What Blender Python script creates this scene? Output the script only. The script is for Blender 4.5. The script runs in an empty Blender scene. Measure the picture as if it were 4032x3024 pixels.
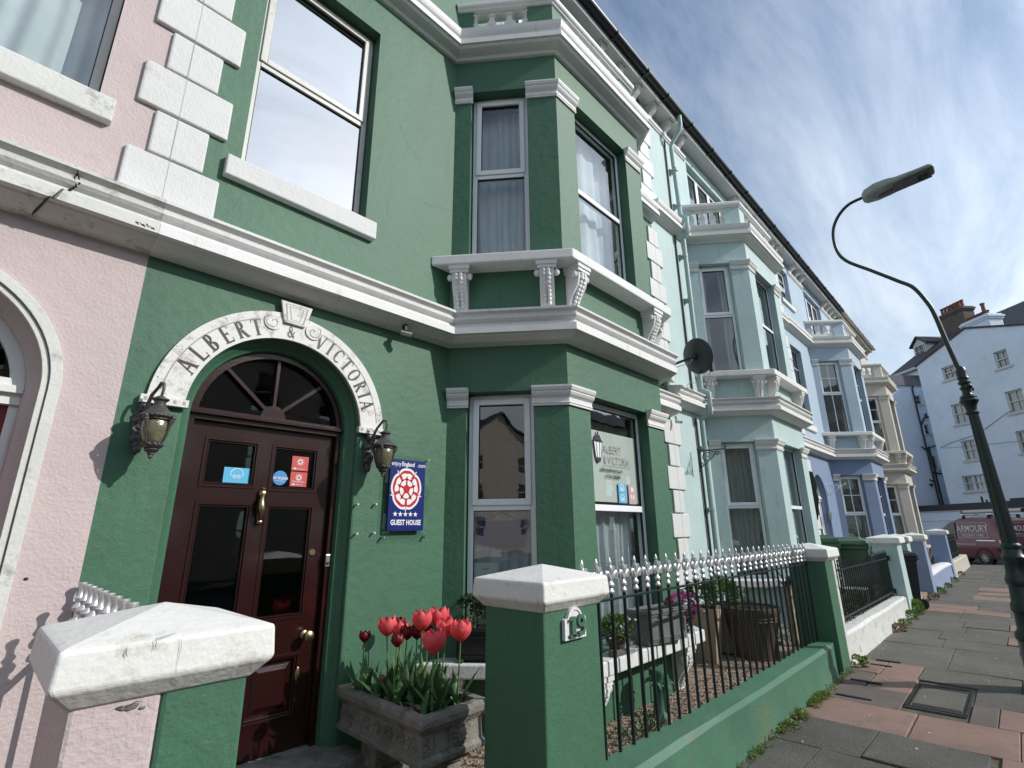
import bpy, bmesh, math, random
from math import sin, cos, pi, radians, atan2, hypot
from mathutils import Vector, Matrix, noise
from mathutils.geometry import tessellate_polygon

random.seed(19)
S = bpy.context.scene
COL = S.collection

# ------------------------------------------------------------ camera, sky, sun, exposure
cam = bpy.data.cameras.new('camera'); cam.lens = 17.741; cam.sensor_width = 36; cam.clip_start = .05; cam.clip_end = 2000
co = bpy.data.objects.new('camera', cam); COL.objects.link(co); S.camera = co
yaw, pit, rol = 0.804894743, 0.282176270, -0.00945456279
fv = Vector((sin(yaw)*cos(pit), cos(yaw)*cos(pit), sin(pit)))
r0 = Vector((cos(yaw), -sin(yaw), 0)); u0 = r0.cross(fv)
rv = r0*cos(rol)+u0*sin(rol); uv = -r0*sin(rol)+u0*cos(rol)
co.matrix_world = Matrix(((rv.x, uv.x, -fv.x, 0), (rv.y, uv.y, -fv.y, 0), (rv.z, uv.z, -fv.z, 1.6), (0, 0, 0, 1)))

SUN = Vector((.61, -1, .74)).normalized()          # towards the sun
sun_el = math.asin(SUN.z); sun_az = atan2(SUN.x, SUN.y)
W = bpy.data.worlds.new('World'); S.world = W; W.use_nodes = True
nt = W.node_tree; nd = nt.nodes; lk = nt.links
for n in list(nd): nd.remove(n)
sky = nd.new('ShaderNodeTexSky'); sky.sky_type = 'NISHITA'; sky.sun_disc = False
sky.sun_elevation = sun_el; sky.sun_rotation = sun_az; sky.air_density = 1.25; sky.dust_density = .7; sky.ozone_density = 2.2
tc = nd.new('ShaderNodeTexCoord')
mp = nd.new('ShaderNodeMapping'); mp.inputs['Rotation'].default_value = (0, 0, radians(38)); mp.inputs['Scale'].default_value = (1.0, 3.2, 2.2)
sepd = nd.new('ShaderNodeSeparateXYZ'); lk.new(tc.outputs['Generated'], sepd.inputs[0])
mz = nd.new('ShaderNodeMath'); mz.operation = 'MAXIMUM'; mz.inputs[1].default_value = .08; lk.new(sepd.outputs['Z'], mz.inputs[0])
mz2 = nd.new('ShaderNodeMath'); mz2.operation = 'ADD'; mz2.inputs[1].default_value = .35; lk.new(mz.outputs[0], mz2.inputs[0])
dv = nd.new('ShaderNodeVectorMath'); dv.operation = 'DIVIDE'
cbn = nd.new('ShaderNodeCombineXYZ')
for i in range(3): lk.new(mz2.outputs[0], cbn.inputs[i])
lk.new(tc.outputs['Generated'], dv.inputs[0]); lk.new(cbn.outputs[0], dv.inputs[1]); lk.new(dv.outputs[0], mp.inputs['Vector'])
cn = nd.new('ShaderNodeTexNoise'); cn.inputs['Scale'].default_value = 1.25; cn.inputs['Detail'].default_value = 10; cn.inputs['Roughness'].default_value = .62; cn.inputs['Distortion'].default_value = .6
lk.new(mp.outputs[0], cn.inputs['Vector'])
cr = nd.new('ShaderNodeValToRGB'); cr.color_ramp.elements[0].position = .39; cr.color_ramp.elements[1].position = .74
lk.new(cn.outputs['Fac'], cr.inputs[0])
# cloud is thicker low down (towards the horizon)
hz = nd.new('ShaderNodeMapRange'); hz.inputs['From Min'].default_value = .75; hz.inputs['From Max'].default_value = .05; hz.inputs['To Min'].default_value = .45; hz.inputs['To Max'].default_value = 1
lk.new(sepd.outputs['Z'], hz.inputs['Value'])
cm = nd.new('ShaderNodeMath'); cm.operation = 'MULTIPLY'; cm.use_clamp = True
lk.new(cr.outputs['Color'], cm.inputs[0]); lk.new(hz.outputs[0], cm.inputs[1])
hz2 = nd.new('ShaderNodeMapRange'); hz2.inputs['From Min'].default_value = .62; hz2.inputs['From Max'].default_value = .15; hz2.inputs['To Min'].default_value = 0; hz2.inputs['To Max'].default_value = .62
lk.new(sepd.outputs['Z'], hz2.inputs['Value'])
cm2 = nd.new('ShaderNodeMath'); cm2.operation = 'ADD'; cm2.use_clamp = True
lk.new(cm.outputs[0], cm2.inputs[0]); lk.new(hz2.outputs[0], cm2.inputs[1])
mx = nd.new('ShaderNodeMix'); mx.data_type = 'RGBA'
lk.new(cm2.outputs[0], mx.inputs[0]); lk.new(sky.outputs[0], mx.inputs[6]); 
# cloud glows where it is near the sun (thin cloud scatters forwards)
dp = nd.new('ShaderNodeVectorMath'); dp.operation = 'DOT_PRODUCT'; dp.inputs[1].default_value = SUN; lk.new(tc.outputs['Generated'], dp.inputs[0])
dpr = nd.new('ShaderNodeMapRange'); dpr.inputs['From Min'].default_value = .55; dpr.inputs['From Max'].default_value = 1; dpr.inputs['To Min'].default_value = 1; dpr.inputs['To Max'].default_value = 2.2; lk.new(dp.outputs['Value'], dpr.inputs['Value'])
gl_ = nd.new('ShaderNodeMapRange'); gl_.inputs['From Min'].default_value = .6; gl_.inputs['From Max'].default_value = 1; gl_.inputs['To Min'].default_value = 0; gl_.inputs['To Max'].default_value = .35; lk.new(dp.outputs['Value'], gl_.inputs['Value'])
gl2 = nd.new('ShaderNodeMath'); gl2.operation = 'ADD'; gl2.use_clamp = True; lk.new(cm2.outputs[0], gl2.inputs[0]); lk.new(gl_.outputs[0], gl2.inputs[1]); lk.new(gl2.outputs[0], mx.inputs[0])
cs = nd.new('ShaderNodeVectorMath'); cs.operation = 'SCALE'; cs.inputs[0].default_value = (6.6, 7.3, 8.2); lk.new(dpr.outputs[0], cs.inputs['Scale']); lk.new(cs.outputs[0], mx.inputs[7])
bgn = nd.new('ShaderNodeBackground'); bgn.inputs['Strength'].default_value = .15
wo = nd.new('ShaderNodeOutputWorld'); lk.new(mx.outputs[2], bgn.inputs[0]); lk.new(bgn.outputs[0], wo.inputs[0])

sl = bpy.data.lights.new('sun', 'SUN'); sl.energy = 4.2; sl.angle = radians(.5); sl.color = (1, .955, .89)
so = bpy.data.objects.new('sun', sl); COL.objects.link(so); so.rotation_euler = SUN.to_track_quat('Z', 'Y').to_euler(); so.location = (20, -30, 30)
S.view_settings.view_transform = 'Standard'; S.view_settings.look = 'None'; S.view_settings.exposure = -0.16; S.view_settings.gamma = 1
S.render.resolution_x = 1024; S.render.resolution_y = 768
S.cycles.max_bounces = 8; S.cycles.transparent_max_bounces = 16; S.cycles.glossy_bounces = 4; S.cycles.diffuse_bounces = 4
S.cycles.caustics_reflective = False; S.cycles.caustics_refractive = False

# ------------------------------------------------------------ materials
def mat(name, col, rough=.8, bump=0, bscale=60, var=.08, vscale=1.5, metal=0, dirt=None, damt=0, dscale=3, spec=.5, bump2=0, coat=0, streak=False, trans=0, grain=0, gscale=170):
    m = bpy.data.materials.new(name); m.use_nodes = True
    n = m.node_tree.nodes; l = m.node_tree.links
    b = n['Principled BSDF']; b.inputs['Roughness'].default_value = rough; b.inputs['Metallic'].default_value = metal
    b.inputs['Specular IOR Level'].default_value = spec
    if coat: b.inputs['Coat Weight'].default_value = coat; b.inputs['Coat Roughness'].default_value = .08
    g = n.new('ShaderNodeNewGeometry')
    c = (*col, 1)
    src = None
    if var:
        t = n.new('ShaderNodeTexNoise'); t.inputs['Scale'].default_value = vscale; t.inputs['Detail'].default_value = 5; t.inputs['Roughness'].default_value = .6
        l.new(g.outputs['Position'], t.inputs['Vector'])
        mr = n.new('ShaderNodeMapRange'); mr.inputs['From Min'].default_value = .3; mr.inputs['From Max'].default_value = .7
        mr.inputs['To Min'].default_value = 1-var; mr.inputs['To Max'].default_value = 1+var
        l.new(t.outputs['Fac'], mr.inputs['Value'])
        vm = n.new('ShaderNodeVectorMath'); vm.operation = 'SCALE'; vm.inputs[0].default_value = col; l.new(mr.outputs[0], vm.inputs['Scale'])
        src = vm.outputs[0]
    if dirt:
        t2 = n.new('ShaderNodeTexNoise'); t2.inputs['Scale'].default_value = dscale; t2.inputs['Detail'].default_value = 8; t2.inputs['Roughness'].default_value = .72
        if streak:
            ms = n.new('ShaderNodeMapping'); ms.inputs['Scale'].default_value = (3, 3, .5); l.new(g.outputs['Position'], ms.inputs[0]); l.new(ms.outputs[0], t2.inputs['Vector'])
        else: l.new(g.outputs['Position'], t2.inputs['Vector'])
        r = n.new('ShaderNodeValToRGB'); r.color_ramp.elements[0].position = .62-damt*.4; r.color_ramp.elements[1].position = .78-damt*.25
        l.new(t2.outputs['Fac'], r.inputs[0])
        x = n.new('ShaderNodeMix'); x.data_type = 'RGBA'; l.new(r.outputs[0], x.inputs[0])
        if src: l.new(src, x.inputs[6])
        else: x.inputs[6].default_value = c
        x.inputs[7].default_value = (*dirt, 1); src = x.outputs[2]
    if grain and src:
        tg = n.new('ShaderNodeTexNoise'); tg.inputs['Scale'].default_value = gscale; tg.inputs['Detail'].default_value = 2; l.new(g.outputs['Position'], tg.inputs['Vector'])
        mg = n.new('ShaderNodeMapRange'); mg.inputs['From Min'].default_value = .3; mg.inputs['From Max'].default_value = .7; mg.inputs['To Min'].default_value = 1-grain; mg.inputs['To Max'].default_value = 1+grain; l.new(tg.outputs['Fac'], mg.inputs['Value'])
        vg = n.new('ShaderNodeVectorMath'); vg.operation = 'SCALE'; l.new(src, vg.inputs[0]); l.new(mg.outputs[0], vg.inputs['Scale']); src = vg.outputs[0]
    if src: l.new(src, b.inputs['Base Color'])
    else: b.inputs['Base Color'].default_value = c
    if bump:
        t3 = n.new('ShaderNodeTexNoise'); t3.inputs['Scale'].default_value = bscale; t3.inputs['Detail'].default_value = 4; l.new(g.outputs['Position'], t3.inputs['Vector'])
        h = t3.outputs['Fac']
        if bump2:
            t4 = n.new('ShaderNodeTexNoise'); t4.inputs['Scale'].default_value = bscale*.16; t4.inputs['Detail'].default_value = 3; l.new(g.outputs['Position'], t4.inputs['Vector'])
            ma = n.new('ShaderNodeMath'); ma.operation = 'MULTIPLY_ADD'; ma.inputs[1].default_value = bump2; l.new(t4.outputs['Fac'], ma.inputs[0]); l.new(h, ma.inputs[2]); h = ma.outputs[0]
        bp = n.new('ShaderNodeBump'); bp.inputs['Strength'].default_value = 1; bp.inputs['Distance'].default_value = bump
        l.new(h, bp.inputs['Height']); l.new(bp.outputs[0], b.inputs['Normal'])
    if trans:
        b.inputs['Transmission Weight'].default_value = trans
    return m

def glass(name, base=.15, mul=1.5, tint=(.8, .86, .84), ripple=.00018):
    m = bpy.data.materials.new(name); m.use_nodes = True
    n = m.node_tree.nodes; l = m.node_tree.links; n.clear()
    o = n.new('ShaderNodeOutputMaterial'); mixs = n.new('ShaderNodeMixShader')
    t = n.new('ShaderNodeBsdfTransparent'); t.inputs[0].default_value = (*tint, 1)
    gl = n.new('ShaderNodeBsdfGlossy'); gl.inputs['Roughness'].default_value = .015
    gm = n.new('ShaderNodeNewGeometry'); dt = n.new('ShaderNodeVectorMath'); dt.operation = 'DOT_PRODUCT'; l.new(gm.outputs['Incoming'], dt.inputs[0]); l.new(gm.outputs['Normal'], dt.inputs[1])
    ab = n.new('ShaderNodeMath'); ab.operation = 'ABSOLUTE'; l.new(dt.outputs['Value'], ab.inputs[0])
    om = n.new('ShaderNodeMath'); om.operation = 'SUBTRACT'; om.inputs[0].default_value = 1; l.new(ab.outputs[0], om.inputs[1])
    pw = n.new('ShaderNodeMath'); pw.operation = 'POWER'; pw.inputs[1].default_value = 4; l.new(om.outputs[0], pw.inputs[0])
    a = n.new('ShaderNodeMath'); a.operation = 'MULTIPLY_ADD'; a.use_clamp = True; a.inputs[1].default_value = mul; a.inputs[2].default_value = base
    l.new(pw.outputs[0], a.inputs[0]); l.new(a.outputs[0], mixs.inputs[0]); l.new(t.outputs[0], mixs.inputs[1]); l.new(gl.outputs[0], mixs.inputs[2]); l.new(mixs.outputs[0], o.inputs[0])
    g = n.new('ShaderNodeNewGeometry'); nz = n.new('ShaderNodeTexNoise'); nz.inputs['Scale'].default_value = 3.5; l.new(g.outputs['Position'], nz.inputs['Vector'])
    bp = n.new('ShaderNodeBump'); bp.inputs['Distance'].default_value = ripple*6; bp.inputs['Strength'].default_value = 1; l.new(nz.outputs['Fac'], bp.inputs['Height']); l.new(bp.outputs[0], gl.inputs['Normal'])
    return m

GREEN = (.047, .134, .078)
M = {}
M['green'] = mat('green_masonry_paint', GREEN, .6, .0018, 95, .10, 1.1, bump2=2.6, dirt=(.037, .110, .066), damt=.20, dscale=1.6, streak=True, grain=.05, gscale=60)
M['green_rail'] = mat('green_wall_paint_worn', (.056, .152, .094), .6, .0025, 60, .14, 2.4, bump2=1.8, dirt=(.12, .14, .08), damt=.15, dscale=1.8)
M['pink'] = mat('pink_masonry_paint', (.505, .425, .42), .78, .0048, 60, .05, 1.2, bump2=1.3, dirt=(.42, .35, .34), damt=.08, dscale=2)
M['white'] = mat('white_masonry_paint', (.69, .695, .685), .6, .0022, 60, .05, 2, bump2=1.4, dirt=(.46, .45, .40), damt=.12, dscale=5, streak=True)
M['white_old'] = mat('white_paint_weathered', (.60, .61, .58), .65, .003, 50, .07, 3, bump2=1.3, dirt=(.15, .145, .12), damt=.21, dscale=6)
M['white_cap'] = mat('white_cap_paint', (.71, .71, .68), .6, .0030, 40, .05, 4, bump2=1.6, dirt=(.38, .36, .29), damt=.16, dscale=7)
M['quoin'] = mat('white_quoin_paint', (.60, .61, .60), .65, .0032, 60, .04, 2, bump2=1.3, dirt=(.44, .43, .39), damt=.10, dscale=4)
M['pale'] = mat('pale_mint_paint', (.425, .55, .54), .7, .003, 60, .06, 1.5, bump2=1.3, dirt=(.31, .40, .39), damt=.16, streak=True)
M['blue'] = mat('light_blue_paint', (.35, .445, .53), .7, .003, 60, .05, 1.5, bump2=1.2, dirt=(.28, .36, .43), damt=.10)
M['blue_low'] = mat('periwinkle_paint', (.185, .25, .38), .7, .003, 60, .05, 1.5, bump2=1.2, dirt=(.16, .205, .31), damt=.08)
M['blue_pier'] = mat('dusty_blue_paint', (.21, .275, .41), .7, .005, 50, .08, 2, bump2=1.2, dirt=(.28, .33, .42), damt=.08)
M['cream'] = mat('cream_paint', (.49, .465, .405), .7, .003, 60, .05, 1.5, bump2=1.2, dirt=(.32, .28, .20), damt=.12, streak=True)
M['trim'] = mat('trim_off_white_paint', (.67, .67, .64), .65, .003, 60, .05, 2, dirt=(.30, .29, .25), damt=.08, dscale=4)
M['cream_trim'] = mat('cream_trim_paint', (.56, .54, .48), .65, .003, 60, .05, 2, dirt=(.33, .30, .25), damt=.12, dscale=4)
M['upvc'] = mat('white_window_plastic', (.84, .86, .88), .3, 0, var=.02)
M['upvc_dirty'] = mat('weathered_window_plastic', (.62, .61, .57), .4, 0, var=.05, dirt=(.42, .40, .34), damt=.12, dscale=9)
M['gasket'] = mat('black_gasket', (.01, .011, .012), .5, 0, var=0)
M['glass'] = glass('window_glass')
M['glass_sky'] = glass('bright_reflecting_glass', .66, .3, (.5, .56, .58))
M['glass_dark'] = glass('dark_door_glass', .07, .9, (.42, .48, .46))
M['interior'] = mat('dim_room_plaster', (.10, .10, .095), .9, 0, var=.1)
M['curtain'] = mat('sheer_curtain', (.62, .66, .70), .85, 0, var=.06, vscale=6)
M['curtain_grey'] = mat('grey_curtain', (.40, .43, .42), .85, 0, var=.06, vscale=6)
M['pipe_teal'] = mat('teal_grey_pipe_paint', (.33, .44, .44), .5, 0, var=.08)
M['blind_pale'] = mat('pale_roller_blind', (.86, .87, .83), .8, 0, var=.03)
M['blind'] = mat('slatted_blind', (.42, .44, .44), .6, 0, var=.02)
M['red_wood'] = mat('oxblood_gloss_paint', (.020, .0045, .004), .24, .0008, 90, .08, 3, coat=.4)
M['red_door'] = mat('crimson_gloss_paint', (.18, .008, .016), .3, 0, var=.05, coat=.3)
M['brass'] = mat('aged_brass', (.30, .24, .14), .35, .001, 120, .15, 20, metal=1)
M['steel'] = mat('brushed_nickel', (.50, .50, .44), .35, 0, var=.05, metal=1)
M['lantern'] = mat('grey_cast_metal', (.085, .08, .08), .5, .002, 160, .25, 30, metal=.4, dirt=(.2, .19, .18), damt=.1, dscale=40)
M['lantern_glass'] = mat('smoky_amber_glass', (.13, .125, .075), .18, .004, 45, .35, 25, spec=.7)
M['board'] = mat('flaking_white_sign_paint', (.69, .69, .67), .7, .002, 80, .04, 6, dirt=(.22, .18, .13), damt=.27, dscale=11)
M['ink'] = mat('black_lettering', (.018, .018, .02), .5, 0, var=0)
M['groove'] = mat('grey_line_paint', (.33, .32, .31), .7, 0, var=.1)  # plain grey for painted lines, joint lines, print and lettering
M['iron'] = mat('black_iron_paint', (.009, .018, .018), .35, .0006, 90, .15, 6)
M['silver'] = mat('silver_finial_paint', (.60, .61, .62), .36, .0012, 70, .1, 30, metal=.6)
M['post'] = mat('dark_green_cast_iron', (.010, .022, .021), .38, .0008, 60, .2, 4)
M['lamphead'] = mat('grey_green_plastic', (.30, .33, .32), .5, 0, var=.12, vscale=8, dirt=(.15, .17, .15), damt=.12, dscale=20)
M['lampglass'] = mat('lamp_diffuser', (.085, .105, .12), .2, 0, var=.05)
M['gutter'] = mat('black_gutter_plastic', (.010, .012, .014), .4, 0, var=.1)
M['slate'] = mat('roof_slate', (.055, .055, .058), .7, .006, 14, .3, 5)
M['blueplate'] = mat('royal_blue_sign', (.005, .018, .14), .3, 0, var=0)
M['signwhite'] = mat('sign_white', (.78, .78, .80), .35, 0, var=0)
M['signred'] = mat('sign_red', (.50, .012, .018), .35, 0, var=0)
M['perspex'] = glass('clear_perspex', .03, .9, (.93, .97, .95), 0)
M['cyan'] = mat('cyan_sticker', (.08, .42, .66), .5, 0, var=.02)
M['midblue'] = mat('blue_sticker', (.04, .24, .55), .5, 0, var=.02)
M['redsticker'] = mat('red_sticker', (.52, .07, .06), .5, 0, var=.02)
M['pinksticker'] = mat('faded_pink_sticker', (.48, .36, .36), .5, 0, var=.02)
M['paper'] = mat('paper', (.66, .70, .72), .7, 0, var=.03)
M['stone'] = mat('weathered_stone', (.21, .20, .175), .85, .008, 60, .3, 9, bump2=1.6, dirt=(.035, .038, .032), damt=.22, dscale=7)
M['lead'] = mat('grey_lead_effect', (.13, .13, .13), .6, .002, 60, .2, 8, dirt=(.24, .23, .21), damt=.1, dscale=14)
M['blackplanter'] = mat('black_planter_plastic', (.018, .019, .02), .45, .001, 60, .2, 8, dirt=(.07, .07, .065), damt=.1, dscale=12)
M['terracotta'] = mat('terracotta', (.34, .235, .165), .85, .002, 40, .12, 4, dirt=(.40, .34, .28), damt=.2, dscale=6)
M['terracotta_dark'] = mat('old_terracotta', (.10, .068, .05), .85, .003, 40, .15, 5, dirt=(.16, .125, .10), damt=.14, dscale=8)
M['soil'] = mat('soil', (.035, .024, .017), .95, .02, 50, .4, 30)
M['gravel'] = mat('gravel', (.30, .225, .165), .9, .014, 60, .35, 55, bump2=.8, dirt=(.08, .07, .045), damt=.25, dscale=3, grain=.5, gscale=90)
M['pebble'] = mat('pebble', (.30, .225, .17), .75, .001, 60, .5, 37)
M['leaf'] = mat('tulip_leaf', (.085, .19, .07), .45, .001, 60, .3, 18)
M['stem'] = mat('tulip_stem', (.12, .22, .06), .5, 0, var=.1)
M['petal_pink'] = mat('coral_petal', (.86, .13, .15), .55, .001, 70, .2, 26)
M['petal_red'] = mat('dark_red_petal', (.20, .008, .014), .45, .0015, 70, .3, 26)
M['petal_pale'] = mat('faded_petal', (.40, .14, .17), .6, 0, var=.3, vscale=30)
M['foliage'] = mat('dark_foliage', (.035, .08, .022), .6, 0, var=.45, vscale=14)
M['foliage_light'] = mat('fresh_foliage', (.11, .19, .035), .6, 0, var=.4, vscale=14)
M['foliage_grey'] = mat('dull_foliage', (.13, .15, .08), .7, 0, var=.4, vscale=14)
M['grass'] = mat('grass_blade', (.16, .24, .045), .6, 0, var=.4, vscale=10)
M['mum'] = mat('magenta_chrysanthemum', (.55, .10, .36), .6, 0, var=.3, vscale=30)
M['red_flower'] = mat('red_geranium', (.55, .02, .03), .6, 0, var=.1)
M['white_flower'] = mat('white_petals', (.75, .75, .70), .6, 0, var=.05)
M['dry'] = mat('dry_leaf', (.30, .22, .13), .8, 0, var=.4, vscale=12)
M['bin_green'] = mat('green_bin_plastic', (.05, .105, .055), .55, .001, 40, .12, 5, dirt=(.09, .13, .09), damt=.1)
M['bin_black'] = mat('black_bin_plastic', (.014, .017, .020), .45, .001, 40, .1, 5)
M['rubber'] = mat('rubber', (.012, .012, .012), .7, 0, var=.1)
M['van'] = mat('dark_red_vehicle_paint', (.14, .006, .012), .3, 0, var=.04, coat=.6)
M['chrome'] = mat('bright_metal', (.75, .76, .78), .2, 0, var=.03, metal=1)
M['plasticblack'] = mat('black_trim_plastic', (.015, .016, .018), .55, 0, var=.05)
M['tail'] = mat('red_tail_lens', (.55, .02, .02), .2, 0, var=0)
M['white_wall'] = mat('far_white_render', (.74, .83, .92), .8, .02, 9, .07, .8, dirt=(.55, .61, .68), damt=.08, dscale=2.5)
M['far_trim'] = mat('far_window_white', (.60, .60, .58), .6, 0, var=.05)
M['pipe'] = mat('black_soil_pipe', (.02, .022, .026), .5, 0, var=.1)
M['brick_dark'] = mat('sooty_brick', (.13, .105, .085), .9, .01, 30, .25, 4, dirt=(.05, .045, .04), damt=.2, dscale=2)
M['pot'] = mat('red_chimney_pot', (.20, .08, .055), .8, 0, var=.2, vscale=3)
M['tan'] = mat('tan_brick', (.55, .48, .40), .9, .006, 14, .2, 6)
M['slab_grey'] = mat('grey_paving', (.104, .098, .084), .9, .005, 130, .26, 1.4, dirt=(.18, .17, .14), damt=.22, dscale=26, grain=.42, gscale=130)
M['slab_dark'] = mat('dark_grey_paving', (.084, .080, .070), .9, .006, 130, .26, 1.6, dirt=(.16, .15, .125), damt=.20, dscale=30, grain=.5, gscale=130)
M['slab_pink'] = mat('pink_paving', (.235, .150, .12), .9, .003, 130, .22, 1.4, dirt=(.13, .11, .095), damt=.26, dscale=3.5, grain=.18)
M['slab_mauve'] = mat('brownish_paving', (.125, .10, .088), .9, .003, 130, .18, 2.5, dirt=(.17, .15, .13), damt=.16, dscale=8, grain=.24)
M['joint'] = mat('paving_joint_dirt', (.085, .078, .055), .95, .004, 60, .4, 12, dirt=(.09, .11, .035), damt=.22, dscale=9)
M['asphalt'] = mat('road_asphalt', (.05, .05, .05), .9, .004, 90, .15, 2)
M['kerb'] = mat('kerb_stone', (.22, .21, .19), .85, .003, 60, .15, 4)
M['cable'] = mat('cream_cable', (.45, .42, .34), .6, 0, var=.05)
M['dish'] = mat('dark_grey_mesh_dish', (.035, .042, .045), .5, 0, var=.1)
M['hose'] = mat('yellow_hose', (.42, .30, .12), .6, 0, var=.2, vscale=20)
M['bag'] = glass('clear_plastic_wrap', .18, 1.2, (.88, .9, .9), .002)

def thin(m, k):
    # let light through petals and leaves
    n = m.node_tree.nodes; l = m.node_tree.links; b = n['Principled BSDF']; o = n['Material Output']
    t = n.new('ShaderNodeBsdfTranslucent'); x = n.new('ShaderNodeMixShader'); x.inputs[0].default_value = k
    s = b.inputs['Base Color'].links; 
    if s: l.new(s[0].from_socket, t.inputs[0])
    else: t.inputs[0].default_value = b.inputs['Base Color'].default_value
    l.new(b.outputs[0], x.inputs[1]); l.new(t.outputs[0], x.inputs[2]); l.new(x.outputs[0], o.inputs['Surface'])
for k_ in ('petal_pink', 'petal_red', 'petal_pale', 'leaf', 'foliage', 'foliage_light', 'mum', 'grass'): thin(M[k_], .38)

# ------------------------------------------------------------ mesh helpers
class Fr:
    """a vertical plane: a along it, b up, d into the wall"""
    def __init__(s, p, t):
        t = Vector((t[0], t[1], 0)).normalized(); s.p = Vector((p[0], p[1], 0)); s.t = t
        n = Vector((-t.y, t.x, 0)); s.n = n
    def __call__(s, a, b, d=0):
        return s.p + s.t*a + s.n*d + Vector((0, 0, b))

class MB:
    def __init__(s): s.v = []; s.f = []
    def add(s, vs, fs):
        k = len(s.v); s.v += [Vector(q) for q in vs]; s.f += [tuple(i+k for i in f) for f in fs]; return s
    def box(s, x0, x1, y0, y1, z0, z1, mtx=None):
        vs = [Vector((x, y, z)) for z in (z0, z1) for y in (y0, y1) for x in (x0, x1)]
        if mtx: vs = [mtx @ q for q in vs]
        return s.add(vs, [(0, 2, 3, 1), (4, 5, 7, 6), (0, 1, 5, 4), (2, 6, 7, 3), (0, 4, 6, 2), (1, 3, 7, 5)])
    def fbox(s, fr, a0, a1, b0, b1, d0, d1):
        vs = [fr(a, b, d) for b in (b0, b1) for d in (d0, d1) for a in (a0, a1)]
        return s.add(vs, [(0, 2, 3, 1), (4, 5, 7, 6), (0, 1, 5, 4), (2, 6, 7, 3), (0, 4, 6, 2), (1, 3, 7, 5)])
    def loops(s, lps, fn):
        """flat polygon with holes, fn(a,b)->point"""
        tri = tessellate_polygon([[Vector((a, b, 0)) for a, b in lp] for lp in lps])
        pts = [fn(a, b) for lp in lps for a, b in lp]
        return s.add(pts, tri)
    def side(s, lp, f0, f1):
        n = len(lp); pts = [f0(a, b) for a, b in lp]+[f1(a, b) for a, b in lp]
        return s.add(pts, [(i, (i+1) % n, n+(i+1) % n, n+i) for i in range(n)])
    def prism(s, lps, f0, f1):
        s.loops(lps, f0); s.loops(lps, f1)
        for lp in lps: s.side(lp, f0, f1)
        return s
    def fprism(s, fr, lps, d0, d1):
        return s.prism(lps, lambda a, b: fr(a, b, d0), lambda a, b: fr(a, b, d1))
    def zprism(s, lp, z0, z1):
        return s.prism([lp], lambda a, b: Vector((a, b, z0)), lambda a, b: Vector((a, b, z1)))
    def sweep(s, path, prof, cap=True):
        """path [(x,y)] left to right with the street on its right hand; prof [(p,z)] p = projection to the street"""
        P = [Vector((q[0], q[1])) for q in path]; n = len(P); m = len(prof)
        offs = []
        for i in range(n):
            ns = []
            if i > 0: t = (P[i]-P[i-1]).normalized(); ns.append(Vector((t.y, -t.x)))
            if i < n-1: t = (P[i+1]-P[i]).normalized(); ns.append(Vector((t.y, -t.x)))
            if len(ns) == 2:
                b = (ns[0]+ns[1]).normalized(); offs.append(b/max(.2, b.dot(ns[0])))
            else: offs.append(ns[0])
        vs = []
        for i in range(n):
            for p, z in prof:
                q = P[i]+offs[i]*p; vs.append(Vector((q.x, q.y, z)))
        fs = [(i*m+j, (i+1)*m+j, (i+1)*m+(j+1) % m, i*m+(j+1) % m) for i in range(n-1) for j in range(m)]
        s.add(vs, fs)
        if cap:
            for i in (0, n-1):
                base = vs[i*m:(i+1)*m]
                tri = tessellate_polygon([[Vector((p, z, 0)) for p, z in prof]]); s.add(base, tri)
        return s
    def lathe(s, prof, c, seg=20, sx=1, sy=1, mtx=None):
        """prof [(r,z)] about vertical axis at c"""
        c = Vector(c); k = len(prof); vs = []
        for r, z in prof:
            for i in range(seg):
                a = 2*pi*i/seg; q = Vector((r*cos(a)*sx, r*sin(a)*sy, z)); vs.append((mtx @ q if mtx else q)+c)
        fs = [(j*seg+i, j*seg+(i+1) % seg, (j+1)*seg+(i+1) % seg, (j+1)*seg+i) for j in range(k-1) for i in range(seg)]
        fs.append(tuple(range(seg))); fs.append(tuple((k-1)*seg+i for i in range(seg)))
        return s.add(vs, fs)
    def tube(s, pts, r, seg=8, flat=1.0, up=None):
        pts = [Vector(p) for p in pts]; n = len(pts); R = r if isinstance(r, (list, tuple)) else [r]*n
        vs = []; prev = None
        for i, p in enumerate(pts):
            t = (pts[min(i+1, n-1)]-pts[max(i-1, 0)]).normalized()
            if prev is None:
                a = Vector(up) if up else (Vector((0, 0, 1)) if abs(t.z) < .9 else Vector((1, 0, 0)))
                x = t.cross(a).normalized()
            else: x = (prev-t*prev.dot(t)).normalized()
            prev = x; y = t.cross(x)
            for k in range(seg):
                a = 2*pi*k/seg; vs.append(p+(x*cos(a)+y*sin(a)*flat)*R[i])
        fs = [(j*seg+i, j*seg+(i+1) % seg, (j+1)*seg+(i+1) % seg, (j+1)*seg+i) for j in range(n-1) for i in range(seg)]
        fs.append(tuple(range(seg))); fs.append(tuple((n-1)*seg+i for i in range(seg)))
        return s.add(vs, fs)
    def ell(s, c, rx, ry, rz, u=10, v=7):
        prof = [(max(.0005, sin(pi*j/v)), -cos(pi*j/v)) for j in range(v+1)]
        c = Vector(c); vs = []
        for r, z in prof:
            for i in range(u):
                a = 2*pi*i/u; vs.append(c+Vector((r*cos(a)*rx, r*sin(a)*ry, z*rz)))
        return s.add(vs, [(j*u+i, j*u+(i+1) % u, (j+1)*u+(i+1) % u, (j+1)*u+i) for j in range(v) for i in range(u)])
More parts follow.
